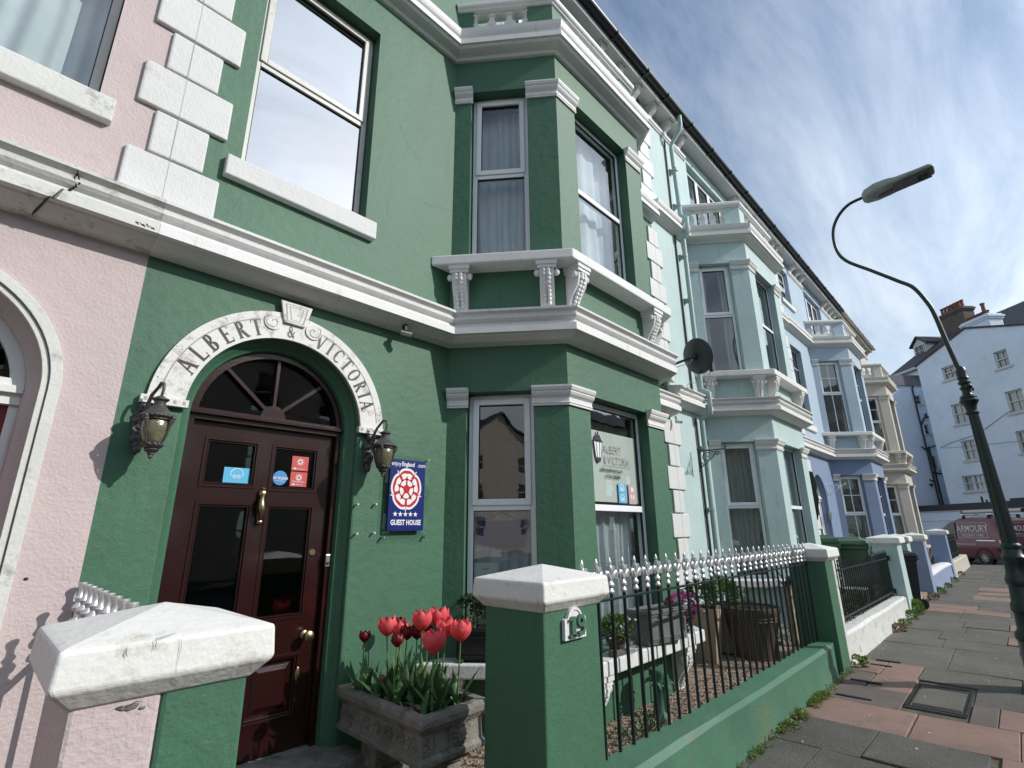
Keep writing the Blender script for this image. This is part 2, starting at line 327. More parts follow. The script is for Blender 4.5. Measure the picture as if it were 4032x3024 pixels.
    def leaf(s, p, d, L, w, up=Vector((0, 0, 1)), bend=.3, n=4, fold=.15):
        """a curved strap leaf starting at p going along d, drooping"""
        p = Vector(p); d = Vector(d).normalized(); sd = d.cross(up)
        sd = sd.normalized() if sd.length > .01 else Vector((1, 0, 0))
        vs = []; q = p.copy()
        for i in range(n+1):
            t = i/n; ww = w*sin(pi*min(.98, .12+.86*t))**.8*(1 if t < .6 else (1-t)/.4*.9+.1)
            nn = sd.cross(d)
            vs += [q-sd*ww+nn*fold*ww*2, q.copy(), q+sd*ww+nn*fold*ww*2]
            d = (d+Vector((0, 0, -bend/n*1.2))+Vector((0, 0, 0))).normalized(); q = q+d*L/n
        fs = []
        for i in range(n):
            k = i*3; fs += [(k, k+1, k+4, k+3), (k+1, k+2, k+5, k+4)]
        return s.add(vs, fs)
    def text(s, txt, size, fn, align='CENTER', sx=1.0, depth=0, bold=0):
        cu = bpy.data.curves.new('t', 'FONT'); cu.body = txt; cu.size = size; cu.align_x = align; cu.resolution_u = 2; cu.offset = bold
        ob = bpy.data.objects.new('t', cu); COL.objects.link(ob)
        dg = bpy.context.evaluated_depsgraph_get(); me = bpy.data.meshes.new_from_object(ob.evaluated_get(dg))
        s.add([fn(v.co.x*sx, v.co.y) for v in me.vertices], [tuple(p.vertices) for p in me.polygons])
        bpy.data.objects.remove(ob); bpy.data.curves.remove(cu); bpy.data.meshes.remove(me); return s
    def build(s, name, m, parent=None, smooth=False, bevel=0, seg=2, label=None, origin=None, recalc=True, subs=0):
        if origin is None:
            lo = Vector([min(q[i] for q in s.v) for i in range(3)]); hi = Vector([max(q[i] for q in s.v) for i in range(3)])
            origin = (lo+hi)/2
            if parent is None: origin.z = lo.z
        origin = Vector(origin)
        me = bpy.data.meshes.new(name); me.from_pydata([q-origin for q in s.v], [], s.f); me.validate()
        if recalc:
            bm = bmesh.new(); bm.from_mesh(me); bmesh.ops.remove_doubles(bm, verts=bm.verts, dist=.00005)
            bmesh.ops.recalc_face_normals(bm, faces=bm.faces); bm.to_mesh(me); bm.free()
        me.materials.append(m if not isinstance(m, str) else M[m])
        if smooth:
            for p in me.polygons: p.use_smooth = True
        o = bpy.data.objects.new(name, me); COL.objects.link(o)
        if smooth:
            try: me.set_sharp_from_angle(angle=radians(smooth if smooth > 1 else 40))
            except Exception: pass
        if parent: o.parent = parent; o.location = origin-wloc(parent)
        else: o.location = origin
        if bevel:
            b = o.modifiers.new('bevel', 'BEVEL'); b.width = bevel; b.segments = seg; b.limit_method = 'ANGLE'; b.angle_limit = radians(40)
        if subs:
            b = o.modifiers.new('sub', 'SUBSURF'); b.levels = subs; b.render_levels = subs
        if label: o['label'] = label
        return o

def wloc(o):
    v = Vector((0, 0, 0))
    while o: v += o.location; o = o.parent
    return v
def tag(o, label=None, cat=None, group=None, kind=None):
    if label: o['label'] = label
    if cat: o['category'] = cat
    if group: o['group'] = group
    if kind: o['kind'] = kind
    return o
def thing(name, loc, label, cat, group=None):
    o = bpy.data.objects.new(name, None); o.empty_display_size = .2; COL.objects.link(o); o.location = loc
    return tag(o, label, cat, group)
def copy_tree(o, parent=None):
    c = o.copy(); COL.objects.link(c); c.parent = parent
    for ch in list(o.children): copy_tree(ch, c)
    return c
def arc(cx, cz, r, a0, a1, n):
    return [(cx+r*cos(radians(a0+(a1-a0)*i/n)), cz+r*sin(radians(a0+(a1-a0)*i/n))) for i in range(n+1)]
def rect(a0, a1, b0, b1): return [(a0, b0), (a1, b0), (a1, b1), (a0, b1)]
# ------------------------------------------------------------ ground
WY = 3.6
def structure(mb, name, m, **k):
    o = mb.build(name, m, **k); o['kind'] = 'structure'; return o
g = MB(); g.box(-300, 600, -300, 400, -.6, -.125); structure(g, 'ground', 'asphalt')
g = MB(); g.box(-14, 30.7, -.62, 1.9, -.4, -.022); structure(g, 'pavement_bed', 'joint')
g = MB(); xx = -14
while xx < 30.5: g.box(xx, xx+.9, -.80, -.63, -.3, -.006+random.uniform(-.003, .003)); xx += .912
g.box(30.72, 30.88, -.8, 3.4, -.3, -.01)
structure(g, 'kerb', 'kerb', bevel=.012)
g = MB(); g.box(-14, 27.9, 1.9, 4.2, -.3, .085); structure(g, 'front_gardens', 'gravel')
g = MB(); g.box(28.0, 30.7, 1.9, 16, -.4, -.004); structure(g, 'side_pavement', 'slab_grey')

slabs = {'slab_grey': MB(), 'slab_dark': MB(), 'slab_pink': MB(), 'slab_mauve': MB()}
rows = [-3.0]
while rows[-1] < 4.1: rows.append(rows[-1]+.69)
rows = [r+.09 for r in rows if r < 4.05]
rows += [4.80, 5.48, 6.20, 6.85, 7.52, 8.20, 8.95, 9.64, 10.35, 11.05, 11.72, 12.48, 13.45, 14.15, 14.80, 15.45, 16.14, 16.97, 17.40, 18.07, 18.47, 19.5, 20.2]
while rows[-1] < 29.8: rows.append(rows[-1]+.69)
rows.append(30.68)
special = {5.48: [(-.61, .32, 'slab_pink'), (.325, .975, 'slab_pink'), (.985, 1.76, 'slab_pink')],
           6.20: [(-.61, .452, 'slab_pink'), (.458, .64, 'slab_mauve'), (.645, 1.11, None), (1.12, 1.76, 'slab_mauve')],
           6.85: [(-.61, .25, 'slab_grey'), (.26, .64, 'slab_grey'), (.645, 1.11, None), (1.12, 1.50, 'slab_pink'), (1.51, 1.76, 'slab_mauve')],
           7.52: [(-.61, .30, 'slab_grey'), (.31, 1.13, 'slab_grey'), (1.14, 1.48, 'slab_pink'), (1.49, 1.76, 'slab_pink')],
           4.80: [(-.61, .42, 'slab_pink'), (.48, 1.15, 'slab_dark'), (1.155, 1.76, 'slab_dark')],
           10.35: [(-.61, .44, 'slab_pink'), (.45, 1.2, 'slab_grey'), (1.21, 1.76, 'slab_grey')],
           11.72: [(-.61, .435, 'slab_pink'), (.45, 1.0, 'slab_grey'), (1.01, 1.76, 'slab_grey')],
           13.45: [(-.61, .43, 'slab_grey'), (.44, 1.1, 'slab_pink'), (1.11, 1.76, 'slab_pink')],
           14.15: [(-.61, .1, 'slab_grey'), (.11, .93, 'slab_grey'), (.94, 1.76, 'slab_pink')],
           16.14: [(-.61, .44, 'slab_pink'), (.45, 1.11, 'slab_pink'), (1.12, 1.76, 'slab_grey')],
           17.40: [(-.61, .46, 'slab_pink'), (.47, 1.08, 'slab_pink'), (1.09, 1.76, 'slab_grey')],
           18.47: [(-.61, .41, 'slab_pink'), (.42, 1.10, 'slab_pink'), (1.11, 1.76, 'slab_grey')]}
for i in range(len(rows)-1):
    xa, xb = rows[i]+.003, rows[i+1]-.003
    L = None
    for k, v in special.items():
        if abs(k-rows[i]) < .01: L = v
    if L is None:
        ys = [-.61]
        while ys[-1] < 1.7: ys.append(ys[-1]+random.choice((.62, .78, .93)))
        ys[-1] = 1.765
        if ys[-1]-ys[-2] < .3: ys.pop(-2)
        base = 'slab_dark' if xb < 5.5 else 'slab_grey'
        L = [(ys[j]+(.006 if j else 0), ys[j+1], base) for j in range(len(ys)-1)]
    for ya, yb, c in L:
        if c is None: continue
        t1, t2, t3 = [random.uniform(-.009, .004) for _ in range(3)]
        m_ = slabs[c]; vs = []
        for z in (-.1, 0):
            for (x, y, t) in ((xa, ya, t1), (xb, ya, t2), (xb, yb, t3), (xa, yb, t1+t3-t2)): vs.append(Vector((x, y, z+(t if z == 0 else 0))))
        m_.add(vs, [(0, 1, 2, 3), (4, 5, 6, 7), (0, 1, 5, 4), (1, 2, 6, 5), (2, 3, 7, 6), (3, 0, 4, 7)])
for k, v in slabs.items(): structure(v, 'pavement', k, bevel=.006, seg=1)

# ------------------------------------------------------------ window maker
def wavy(fr, a0, a1, b0, b1, d, amp=.018, n=None, gather=0, lean=0):
    """hanging cloth with folds"""
    mb = MB(); n = n or max(24, int((a1-a0)/.012)); rws = 7; ph = random.uniform(0, 6); q = random.uniform(34, 80); amp *= random.uniform(.6, 1.3)
    vs = []
    for j in range(rws+1):
        b = b0+(b1-b0)*j/rws
        for i in range(n+1):
            a = a0+(a1-a0)*i/n; fo = sin(a*q+ph+1.5*sin(a*9))*amp*(1-.25*j/rws)+sin(a*q*.37+ph)*amp*.7
            vs.append(fr(a+lean*(j/rws)+.012*sin(j*1.1+a*4), b, d+fo))
    fs = [(j*(n+1)+i, j*(n+1)+i+1, (j+1)*(n+1)+i+1, (j+1)*(n+1)+i) for j in range(rws) for i in range(n)]
    mb.add(vs, fs); return mb

def window(par, fr, a0, a1, b0, b1, d=.12, tr=None, kind='casement', gl='glass', fm='upvc', bars=None, cur='full', cm='curtain', name='window', panes=1, lower=True):
    """frame mesh is the window; sash, pane, glazing_bar, curtain are its children"""
    fw = .05; f = MB()
    f.fbox(fr, a0, a0+fw, b0, b1, d, d+.07); f.fbox(fr, a1-fw, a1, b0, b1, d, d+.07)
    f.fbox(fr, a0+fw, a1-fw, b1-fw, b1, d, d+.07); f.fbox(fr, a0+fw, a1-fw, b0, b0+fw*.9, d, d+.07)
    cells = []
    if tr:
        f.fbox(fr, a0+fw, a1-fw, tr-.03, tr+.03, d-.004, d+.07)
        cells = [(a0+fw, a1-fw, b0+fw*.9, tr-.03, 0), (a0+fw, a1-fw, tr+.03, b1-fw, 1)]
    else: cells = [(a0+fw, a1-fw, b0+fw*.9, b1-fw, 1)]
    if panes > 1:
        c2 = []
        for (p, q, r, s_, up) in cells:
            wd = (q-p)/panes
            for i in range(panes):
                c2.append((p+wd*i+(.02 if i else 0), p+wd*(i+1)-(.02 if i < panes-1 else 0), r, s_, up))
            for i in range(1, panes): f.fbox(fr, p+wd*i-.02, p+wd*i+.02, r, s_, d, d+.06)
        cells = c2
    w = f.build(name, fm, par, bevel=.005)
    for (p, q, r, s_, up) in cells:
        e = .0
        if up and kind in ('casement', 'top'):
            sm = MB(); e = .042
            sm.fbox(fr, p-.012, p+e, r-.012, s_+.012, d-.018, d+.03); sm.fbox(fr, q-e, q+.012, r-.012, s_+.012, d-.018, d+.03)
            sm.fbox(fr, p+e, q-e, r-.012, r+e, d-.018, d+.03); sm.fbox(fr, p+e, q-e, s_-e, s_+.012, d-.018, d+.03)
            sm.build('sash', fm, w, bevel=.006)
        gm = MB(); k = .006
        gm.fbox(fr, p+e, p+e+k, r+e, s_-e, d+.004, d+.03); gm.fbox(fr, q-e-k, q-e, r+e, s_-e, d+.004, d+.03)
        gm.fbox(fr, p+e+k, q-e-k, r+e, r+e+k, d+.004, d+.03); gm.fbox(fr, p+e+k, q-e-k, s_-e-k, s_-e, d+.004, d+.03)
        gm.build('gasket', 'gasket', w)
        pm = MB(); pm.add([fr(p+e, r+e, d+.018), fr(q-e, r+e, d+.018), fr(q-e, s_-e, d+.018), fr(p+e, s_-e, d+.018)], [(0, 1, 2, 3)])
        pm.build('pane', gl, w, recalc=False)
        if bars:
            bm_ = MB(); nx, ny = bars if up else bars
            for i in range(1, nx): x = p+(q-p)*i/nx; bm_.fbox(fr, x-.011, x+.011, r+e, s_-e, d+.006, d+.022)
            if up:
                for i in range(1, ny): y = r+(s_-r)*i/ny; bm_.fbox(fr, p+e, q-e, y-.011, y+.011, d+.004, d+.021)
            if (up or lower) and bm_.v: bm_.build('glazing_bar', fm, w)
    if cur == 'full': wavy(fr, a0+.02, a1-.02, b0+.02, b1-.03, d+.19).build('curtain', cm, w, smooth=1.5)
    elif cur == 'low': wavy(fr, a0+.02, a1-.02, b0+.02, (tr or b1)-.02, d+.17, amp=.022).build('curtain', cm, w, smooth=1.5)
    elif cur == 'sides':
        for (p, q) in ((a0+.02, a0+(a1-a0)*.3), (a0+(a1-a0)*.72, a1-.02)): wavy(fr, p, q, b0+.02, b1-.03, d+.17).build('curtain', cm, w, smooth=1.5)
    elif cur == 'blind':
        bl = MB(); z = b0+.06
        while z < b1-.05: bl.add([fr(a0+.06, z, d+.11), fr(a1-.06, z, d+.11), fr(a1-.06, z+.022, d+.085), fr(a0+.06, z+.022, d+.085)], [(0, 1, 2, 3)]); z += .038
        bl.build('blind', 'blind', w, recalc=False)
    return w

def reveal(mb, fr, lp, d0, d1): mb.side(lp, lambda a, b: fr(a, b, d0), lambda a, b: fr(a, b, d1))

STR = [(0, 0), (.09, .015), (.155, .05), (.165, .06), (.20, .066), (.20, .135), (.183, .14), (.168, .155), (.165, .172), (.188, .185), (.203, .205), (.205, .222), (.19, .228), (.196, .25), (.228, .268), (.230, .288), (.02, .325), (0, .325)]
COR = [(0, 0), (.03, .005), (.05, .03), (.10, .045), (.135, .06), (.15, .075), (.15, .085), (.175, .09), (.175, .155), (.155, .162), (.14, .18), (.145, .20), (.165, .22), (.175, .245), (.178, .26), (.185, .30), (.02, .325), (0, .325)]
CAP = [(0, 0), (.016, 0), (.016, .012), (.022, .02), (.014, .028), (.014, .06), (.02, .066), (.036, .082), (.045, .10), (.045, .112), (.052, .116), (.058, .13), (.062, .142), (.062, .155), (0, .16)]
RAIL = [(0, 0), (.02, .005), (.028, .02), (.045, .03), (.055, .045), (.055, .09), (.045, .105), (.03, .12), (-.13, .12), (-.15, .09), (-.15, 0)]

def at(path, s):
    """point at distance s along a plan path"""
    for i in range(len(path)-1):
        a, b = Vector(path[i]), Vector(path[i+1]); L = (b-a).length
        if s <= L+1e-6 or i == len(path)-2: return a+(b-a)*(s/L)
        s -= L
def bracket(par, fr, a, ztop, m, h=.44, w=.18, pr=.175, leafy=True, name='bracket'):
    mb = MB()
    pf = [(0, 0), (pr, 0), (pr, -.045), (pr-.015, -.06), (pr-.012, -h*.3), (pr-.035, -h*.48), (pr*.45, -h*.68), (.05, -h*.82), (.042, -h), (0, -h)]
    q0 = lambda p, z: fr(a-w/2+.02, ztop+z, -p); q1 = lambda p, z: fr(a+w/2-.02, ztop+z, -p)
    mb.prism([pf], q0, q1)
    mb.fbox(fr, a-w/2-.012, a+w/2+.012, ztop-.04, ztop, -pr-.012, 0); mb.fbox(fr, a-w/2, a+w/2, ztop-.075, ztop-.04, -pr-.002, 0)
    if leafy:
        n = 9
        for i in range(n):
            t = i/(n-1); z = -.10-t*(h-.15); p = pr-.012 if -z < h*.3 else pr-.012-(pr-.06)*((-z-h*.3)/(h*.6)) if -z < h*.9 else .05
            for sx in (-1, 1):
                c = fr(a+sx*.022, ztop+z, -p-.004); mb.ell(c, .024, .016, .026, 6, 4)
        for sx in (-1, 1):
            c = fr(a+sx*(w/2+.005), ztop-.11, -pr*.75); mb.ell(c, .03, .03, .035, 8, 5)
    return mb.build(name, m, par, smooth=35)

def quoins(par, fr, ac, rowsz, m, wide=.27, nar=.16, first=True, pr=.028, name='quoins'):
    mb = MB(); wd = first
    for z0, z1 in rowsz:
        h = wide if wd else nar; p = pr+(.004 if wd else 0)
        mb.fprism(fr, [rect(ac-h, ac+h, z0+.008, z1-.008)], -p, .01); wd = not wd
    return mb.build(name, m, par, bevel=.012, seg=2)

def bay_loops(aw, holes_ab): return [rect(a0, a1, b0, b1) for a0, a1, b0, b1 in holes_ab]

def house(name, label, x0, x1, bay, door_x, g, s, u, wm, wlow, trim, opts):
    bi, fl, frt, bo = bay
    H = thing(name, (x0, WY, 0), label, 'house')
    fw = Fr((0, WY), (1, 0)); ZT = 9.56; ztopbay = 7.07+u
    # main wall
    arch = None
    holes = []
    W1 = (door_x-.515, door_x+.515, 4.22+s, 6.37+u) if door_x is not None else None
    W3 = (door_x-.5, door_x+.5, 7.95, 9.1) if door_x is not None else None
    if door_x is not None:
        arch = [(door_x-.615, .1), (door_x+.615, .1)]+arc(door_x, 2.35, .615, 0, 180, 24)
        holes += [rect(*W1), rect(*W3)]
    wb = ((fl+frt)/2-1.03, (fl+frt)/2+1.03, 7.5+u, 9.2)
    holes.append(rect(*wb))
    outer = [(x0, 0), (bi, 0), (bi, ztopbay-.01), (bo, ztopbay-.01), (bo, 0), (x1, 0), (x1, ZT), (x0, ZT)]
    up = MB(); lows = []
    if wlow == wm:
        up.loops([outer]+holes+([arch] if arch else []), lambda a, b: fw(a, b))
    else:
        zs = 3.4+g
        lo = MB(); lows.append(lo); lo.loops([[(x0, 0), (bi, 0), (bi, zs), (x0, zs)]]+([arch] if arch and door_x < bi else []), lambda a, b: fw(a, b))
        lo = MB(); lows.append(lo); lo.loops([[(bo, 0), (x1, 0), (x1, zs), (bo, zs)]]+([arch] if arch and door_x > bo else []), lambda a, b: fw(a, b))
        up.loops([[(x0, zs), (bi, zs), (bi, ztopbay-.01), (bo, ztopbay-.01), (bo, zs), (x1, zs), (x1, ZT), (x0, ZT)]]+holes, lambda a, b: fw(a, b))
    for h in holes: reveal(up, fw, h, 0, .26)
    # shell: back, sides, floors
    e = .004
    for (p, q) in (((x0+e, WY), (x0+e, 13)), ((x1-e, WY), (x1-e, 13)), ((x0+e, 13), (x1-e, 13))):
        up.add([(p[0], p[1], 0), (q[0], q[1], 0), (q[0], q[1], ZT), (p[0], p[1], ZT)], [(0, 1, 2, 3)])
    up.build('wall', wm, H)
    for q_ in lows: q_.build('lower_wall', wlow, H)
    inn = MB()
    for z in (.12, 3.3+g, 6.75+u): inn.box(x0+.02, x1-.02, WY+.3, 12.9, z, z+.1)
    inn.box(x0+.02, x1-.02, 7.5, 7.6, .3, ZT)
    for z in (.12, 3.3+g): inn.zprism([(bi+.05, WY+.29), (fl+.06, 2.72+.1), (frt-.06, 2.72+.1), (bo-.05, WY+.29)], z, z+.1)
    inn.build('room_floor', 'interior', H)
    # bay
    CL = hypot(fl-bi, WY-2.72); c1 = Fr((bi, WY), (fl-bi, 2.72-WY)); c2 = Fr((frt, 2.72), (bo-frt, WY-2.72)); cf = Fr((0, 2.72), (1, 0))
    bl, bu = MB(), MB()
    zmid = 3.4+g
    o1 = (.18, CL-.314); of = (fl+.33, frt-.34); o2 = (.314, CL-.18)
    gz = (.62+g, 2.84+g); uz = (4.18+s, 6.34+u)
    for fr_, (A, B), (p, q) in ((c1, (0, CL), o1), (cf, (fl, frt), of), (c2, (0, CL), o2)):
        bl.loops([rect(A, B, 0, zmid), rect(p, q, *gz)], fr_); bu.loops([rect(A, B, zmid, ztopbay), rect(p, q, *uz)], fr_)
        reveal(bl, fr_, rect(p, q, *gz), 0, .2); reveal(bu, fr_, rect(p, q, *uz), 0, .2)
    bl.build('bay_wall', wlow, H); bu.build('bay_wall', wm, H)
    tp = MB(); tp.zprism([(bi, WY+.01), (fl, 2.73), (frt, 2.73), (bo, WY+.01)], ztopbay-.06, ztopbay-.003); tp.build('balcony_floor', trim, H)
    # windows of the bay
    wk = opts.get('win', {})
    bars = wk.get('bars'); ck = wk.get('cur', 'full'); cm = wk.get('cm', 'curtain'); fm = wk.get('fm', 'upvc')
    tg, tu = 1.80+g*.75, 5.30+u
    for fr_, (p, q), kd in ((c1, o1, 'casement'), (cf, of, 'sashless'), (c2, o2, 'casement')):
        nm = 'window'
        g1 = wk.get('g', ck); g2 = wk.get('u', ck)
        window(H, fr_, p+.008, q-.008, gz[0], gz[1]-.01, .12, tg, kd, 'glass', fm, bars, g1, cm)
        window(H, fr_, p+.008, q-.008, uz[0], uz[1]-.01, .12, tu, kd, 'glass', fm, bars, g2, cm)
    # pilaster caps
    path = [(bi, WY), (fl, 2.72), (frt, 2.72), (bo, WY)]
    tot = CL*2+(frt-fl)
    for zc in (2.69+g, 6.185+u):
        pr = [(p*1.15, z*1.15+zc) for p, z in CAP]
        for pts in ([at(path, -.0+.0), at(path, .20)], [at(path, CL-.335), (fl, 2.72), (fl+.345, 2.72)], [(frt-.36, 2.72), (frt, 2.72), at(path, tot-CL+.335)], [at(path, tot-.20), at(path, tot)]):
            MB().sweep(pts, pr).build('pilaster_cap', trim if name != 'pale_house' else trim, H, bevel=0)
    # sill slabs with brackets
    off = .2
    def outline(p):
        q = MB().sweep(path, [(p, 0), (p, 1), (p-.01, 1)], cap=False).v; return [(q[i*3].x, q[i*3].y) for i in range(4)]
    for zt, zb, br, bh in ((.61+g, .50+g, True, .40), (4.18+s, 4.075+s, True, .44)):
        oo = outline(off); k = (oo[1][0]-oo[0][0])/(oo[1][1]-oo[0][1])
        L0 = (oo[0][0]+(WY-.003-oo[0][1])*k, WY-.003); L1 = (oo[3][0]-(WY-.003-oo[3][1])*k, WY-.003)
        mb = MB(); mb.zprism([L0, oo[1], oo[2], L1], zb, zt); mb.build('bay_sill', 'white' if name == 'green_house' else trim, H, bevel=.014)
        for a in (.12, CL-.16): bracket(H, c1, a, zb, 'white' if name == 'green_house' else trim, bh)
        for a in (fl+.10, frt-.2): bracket(H, cf, a, zb, 'white' if name == 'green_house' else trim, bh)
        for a in (.2,): bracket(H, c2, a, zb, 'white' if name == 'green_house' else trim, bh)
    # string course and cornice
    full = [(x0, WY), (bi, WY), (fl, 2.72), (frt, 2.72), (bo, WY), (x1, WY)]
    tm = opts.get('string', trim)
    MB().sweep(full, [(p, z+3.285+g) for p, z in STR]).build('string_course', tm, H)
    MB().sweep(full, [(p, z+6.77+u) for p, z in COR]).build('cornice', tm, H)
    # balustrade on the bay
    B0 = 7.09+u; pin = [Vector(q) for q in path]
    th = .14
    def post(*L):
        bt = MB()
        for fr_, a0, a1 in L: bt.fbox(fr_, a0, a1, B0-.02, B0+.49, .02, .02+th)
        bt.build('balustrade_post', wm, H)
    post((c1, .0, .19)); post((c1, CL-.30, CL-.004), (cf, fl+.012, fl+.30)); post((cf, frt-.30, frt-.012), (c2, .004, .30)); post((c2, CL-.19, CL))
    for fr_, a0, a1, n in ((c1, .19, CL-.30, 3), (cf, fl+.30, frt-.30, 5), (c2, .30, CL-.19, 3)):
        mb = MB(); wd = (a1-a0)/n; hl = []
        for i in range(n):
            c = a0+wd*(i+.5); r = min(.080, wd*.40)
            hl.append(arc(c, B0+.385, r, -50, 230, 12)+arc(c, B0+.20, r*.72, 130, 410, 10))
        mb.fprism(fr_, [rect(a0, a1, B0-.01, B0+.475)]+hl, .05, .11)
        for i in range(n+1):
            c = a0+wd*i
            for z in (B0+.28, B0+.43): mb.ell(fr_(c, z, .045), .03, .03, .022, 8, 4)
        mb.build('baluster_panel', 'trim' if name != 'cream_house' else trim, H)
    rp = [(p-.02, z+B0+.475) for p, z in RAIL]
    MB().sweep([at(path, .0)]+[(fl, 2.72), (frt, 2.72)]+[at(path, tot)], rp).build('balustrade_rail', trim, H)
    # top window behind the balustrade and the others
    window(H, fw, wb[0], wb[1], wb[2]+.01, wb[3]-.01, .12, None, 'casement', 'glass', 'upvc', None, 'low', 'curtain', panes=3)
    if door_x is not None:
        window(H, fw, W1[0]+.006, W1[1]-.006, W1[2], W1[3]-.005, .12, 5.31+(s+u)/2, 'casement' if not bars else 'none', opts.get('g1', 'glass'), opts.get('w1f', 'upvc_dirty'), bars, opts.get('c1', 'low'), cm)
        window(H, fw, W3[0]+.006, W3[1]-.006, W3[2]+.005, W3[3]-.005, .12, 8.5, 'casement', 'glass', 'upvc', bars, 'low', cm)
        sm = MB(); sm.box(door_x-.615, door_x+.60, WY-.06, WY+.12, W1[2]-.165, W1[2]+.002); sm.build('window_sill', opts.get('sillm', trim), H, bevel=.01)
        sm = MB(); sm.box(door_x-.60, door_x+.60, WY-.06, WY+.12, W3[2]-.12, W3[2]+.002); sm.build('window_sill', trim, H, bevel=.01)
        door(H, door_x, arch, wlow, opts.get('door', 'plain'))
    # eaves
    mo = [(p, z+9.16) for p, z in [(0, 0), (.02, 0), (.03, .02), (.05, .04), (.055, .07), (.055, .09), (0, .10)]]
    gaps = [(x0, wb[0]-.08), (wb[1]+.08, x1)]
    if W3: gaps = [(x0, min(W3[0], wb[0])-.08), (min(W3[1], wb[1])+.08, max(W3[0], wb[0])-.08), (max(W3[1], wb[1])+.08, x1)]
    for p, q in gaps:
        if q-p < .2: continue
        MB().sweep([(p, WY), (q, WY)], mo).build('frieze_moulding', trim, H)
        n = max(1, int((q-p)/.5)); 
        for i in range(n):
            bracket(H, fw, p+(q-p)*(i+.5)/n, 9.50, trim, .25, .15, .19, False, 'eaves_bracket')
    so_ = MB(); so_.box(x0, x1, WY-.25, WY, 9.50, 9.56); so_.box(x0, x1, WY-.272, WY-.25, 9.47, 9.62); so_.build('soffit', trim, H)
    gt = MB(); pr = [(.078*cos(radians(t))+0, .068*sin(radians(t))) for t in range(180, 361, 20)]
    gp = [(-p+.0, z) for p, z in pr]
    ring = [(p, z) for p, z in pr]+[(p*.88, z*.88+.0) for p, z in reversed(pr)]
    vs = []
    for x in (x0+.002, x1-.002): vs += [Vector((x, WY-.352+p, 9.63+z)) for p, z in ring]
    k = len(ring); gt.add(vs, [(i, (i+1) % k, k+(i+1) % k, k+i) for i in range(k)])
    x = x0+.4
    while x < x1:
        gt.box(x-.025, x+.025, WY-.44, WY-.272, 9.553, 9.64); x += 1.02
    gt.build('gutter', opts.get('gutter', 'gutter'), H)
    rf = MB(); rf.add([(x0, WY-.37, 9.62), (x1, WY-.37, 9.62), (x1, 8.3, 12.6), (x0, 8.3, 12.6), (x1, 13, 9.6), (x0, 13, 9.6)], [(0, 1, 2, 3), (3, 2, 4, 5)])
    rf.add([(x0, WY-.37, 9.60), (x1, WY-.37, 9.60), (x1, 13, 9.55), (x0, 13, 9.55)], [(0, 1, 2, 3)]); rf.build('roof', 'slate', H)
    return H, fw, c1, cf, c2, CL

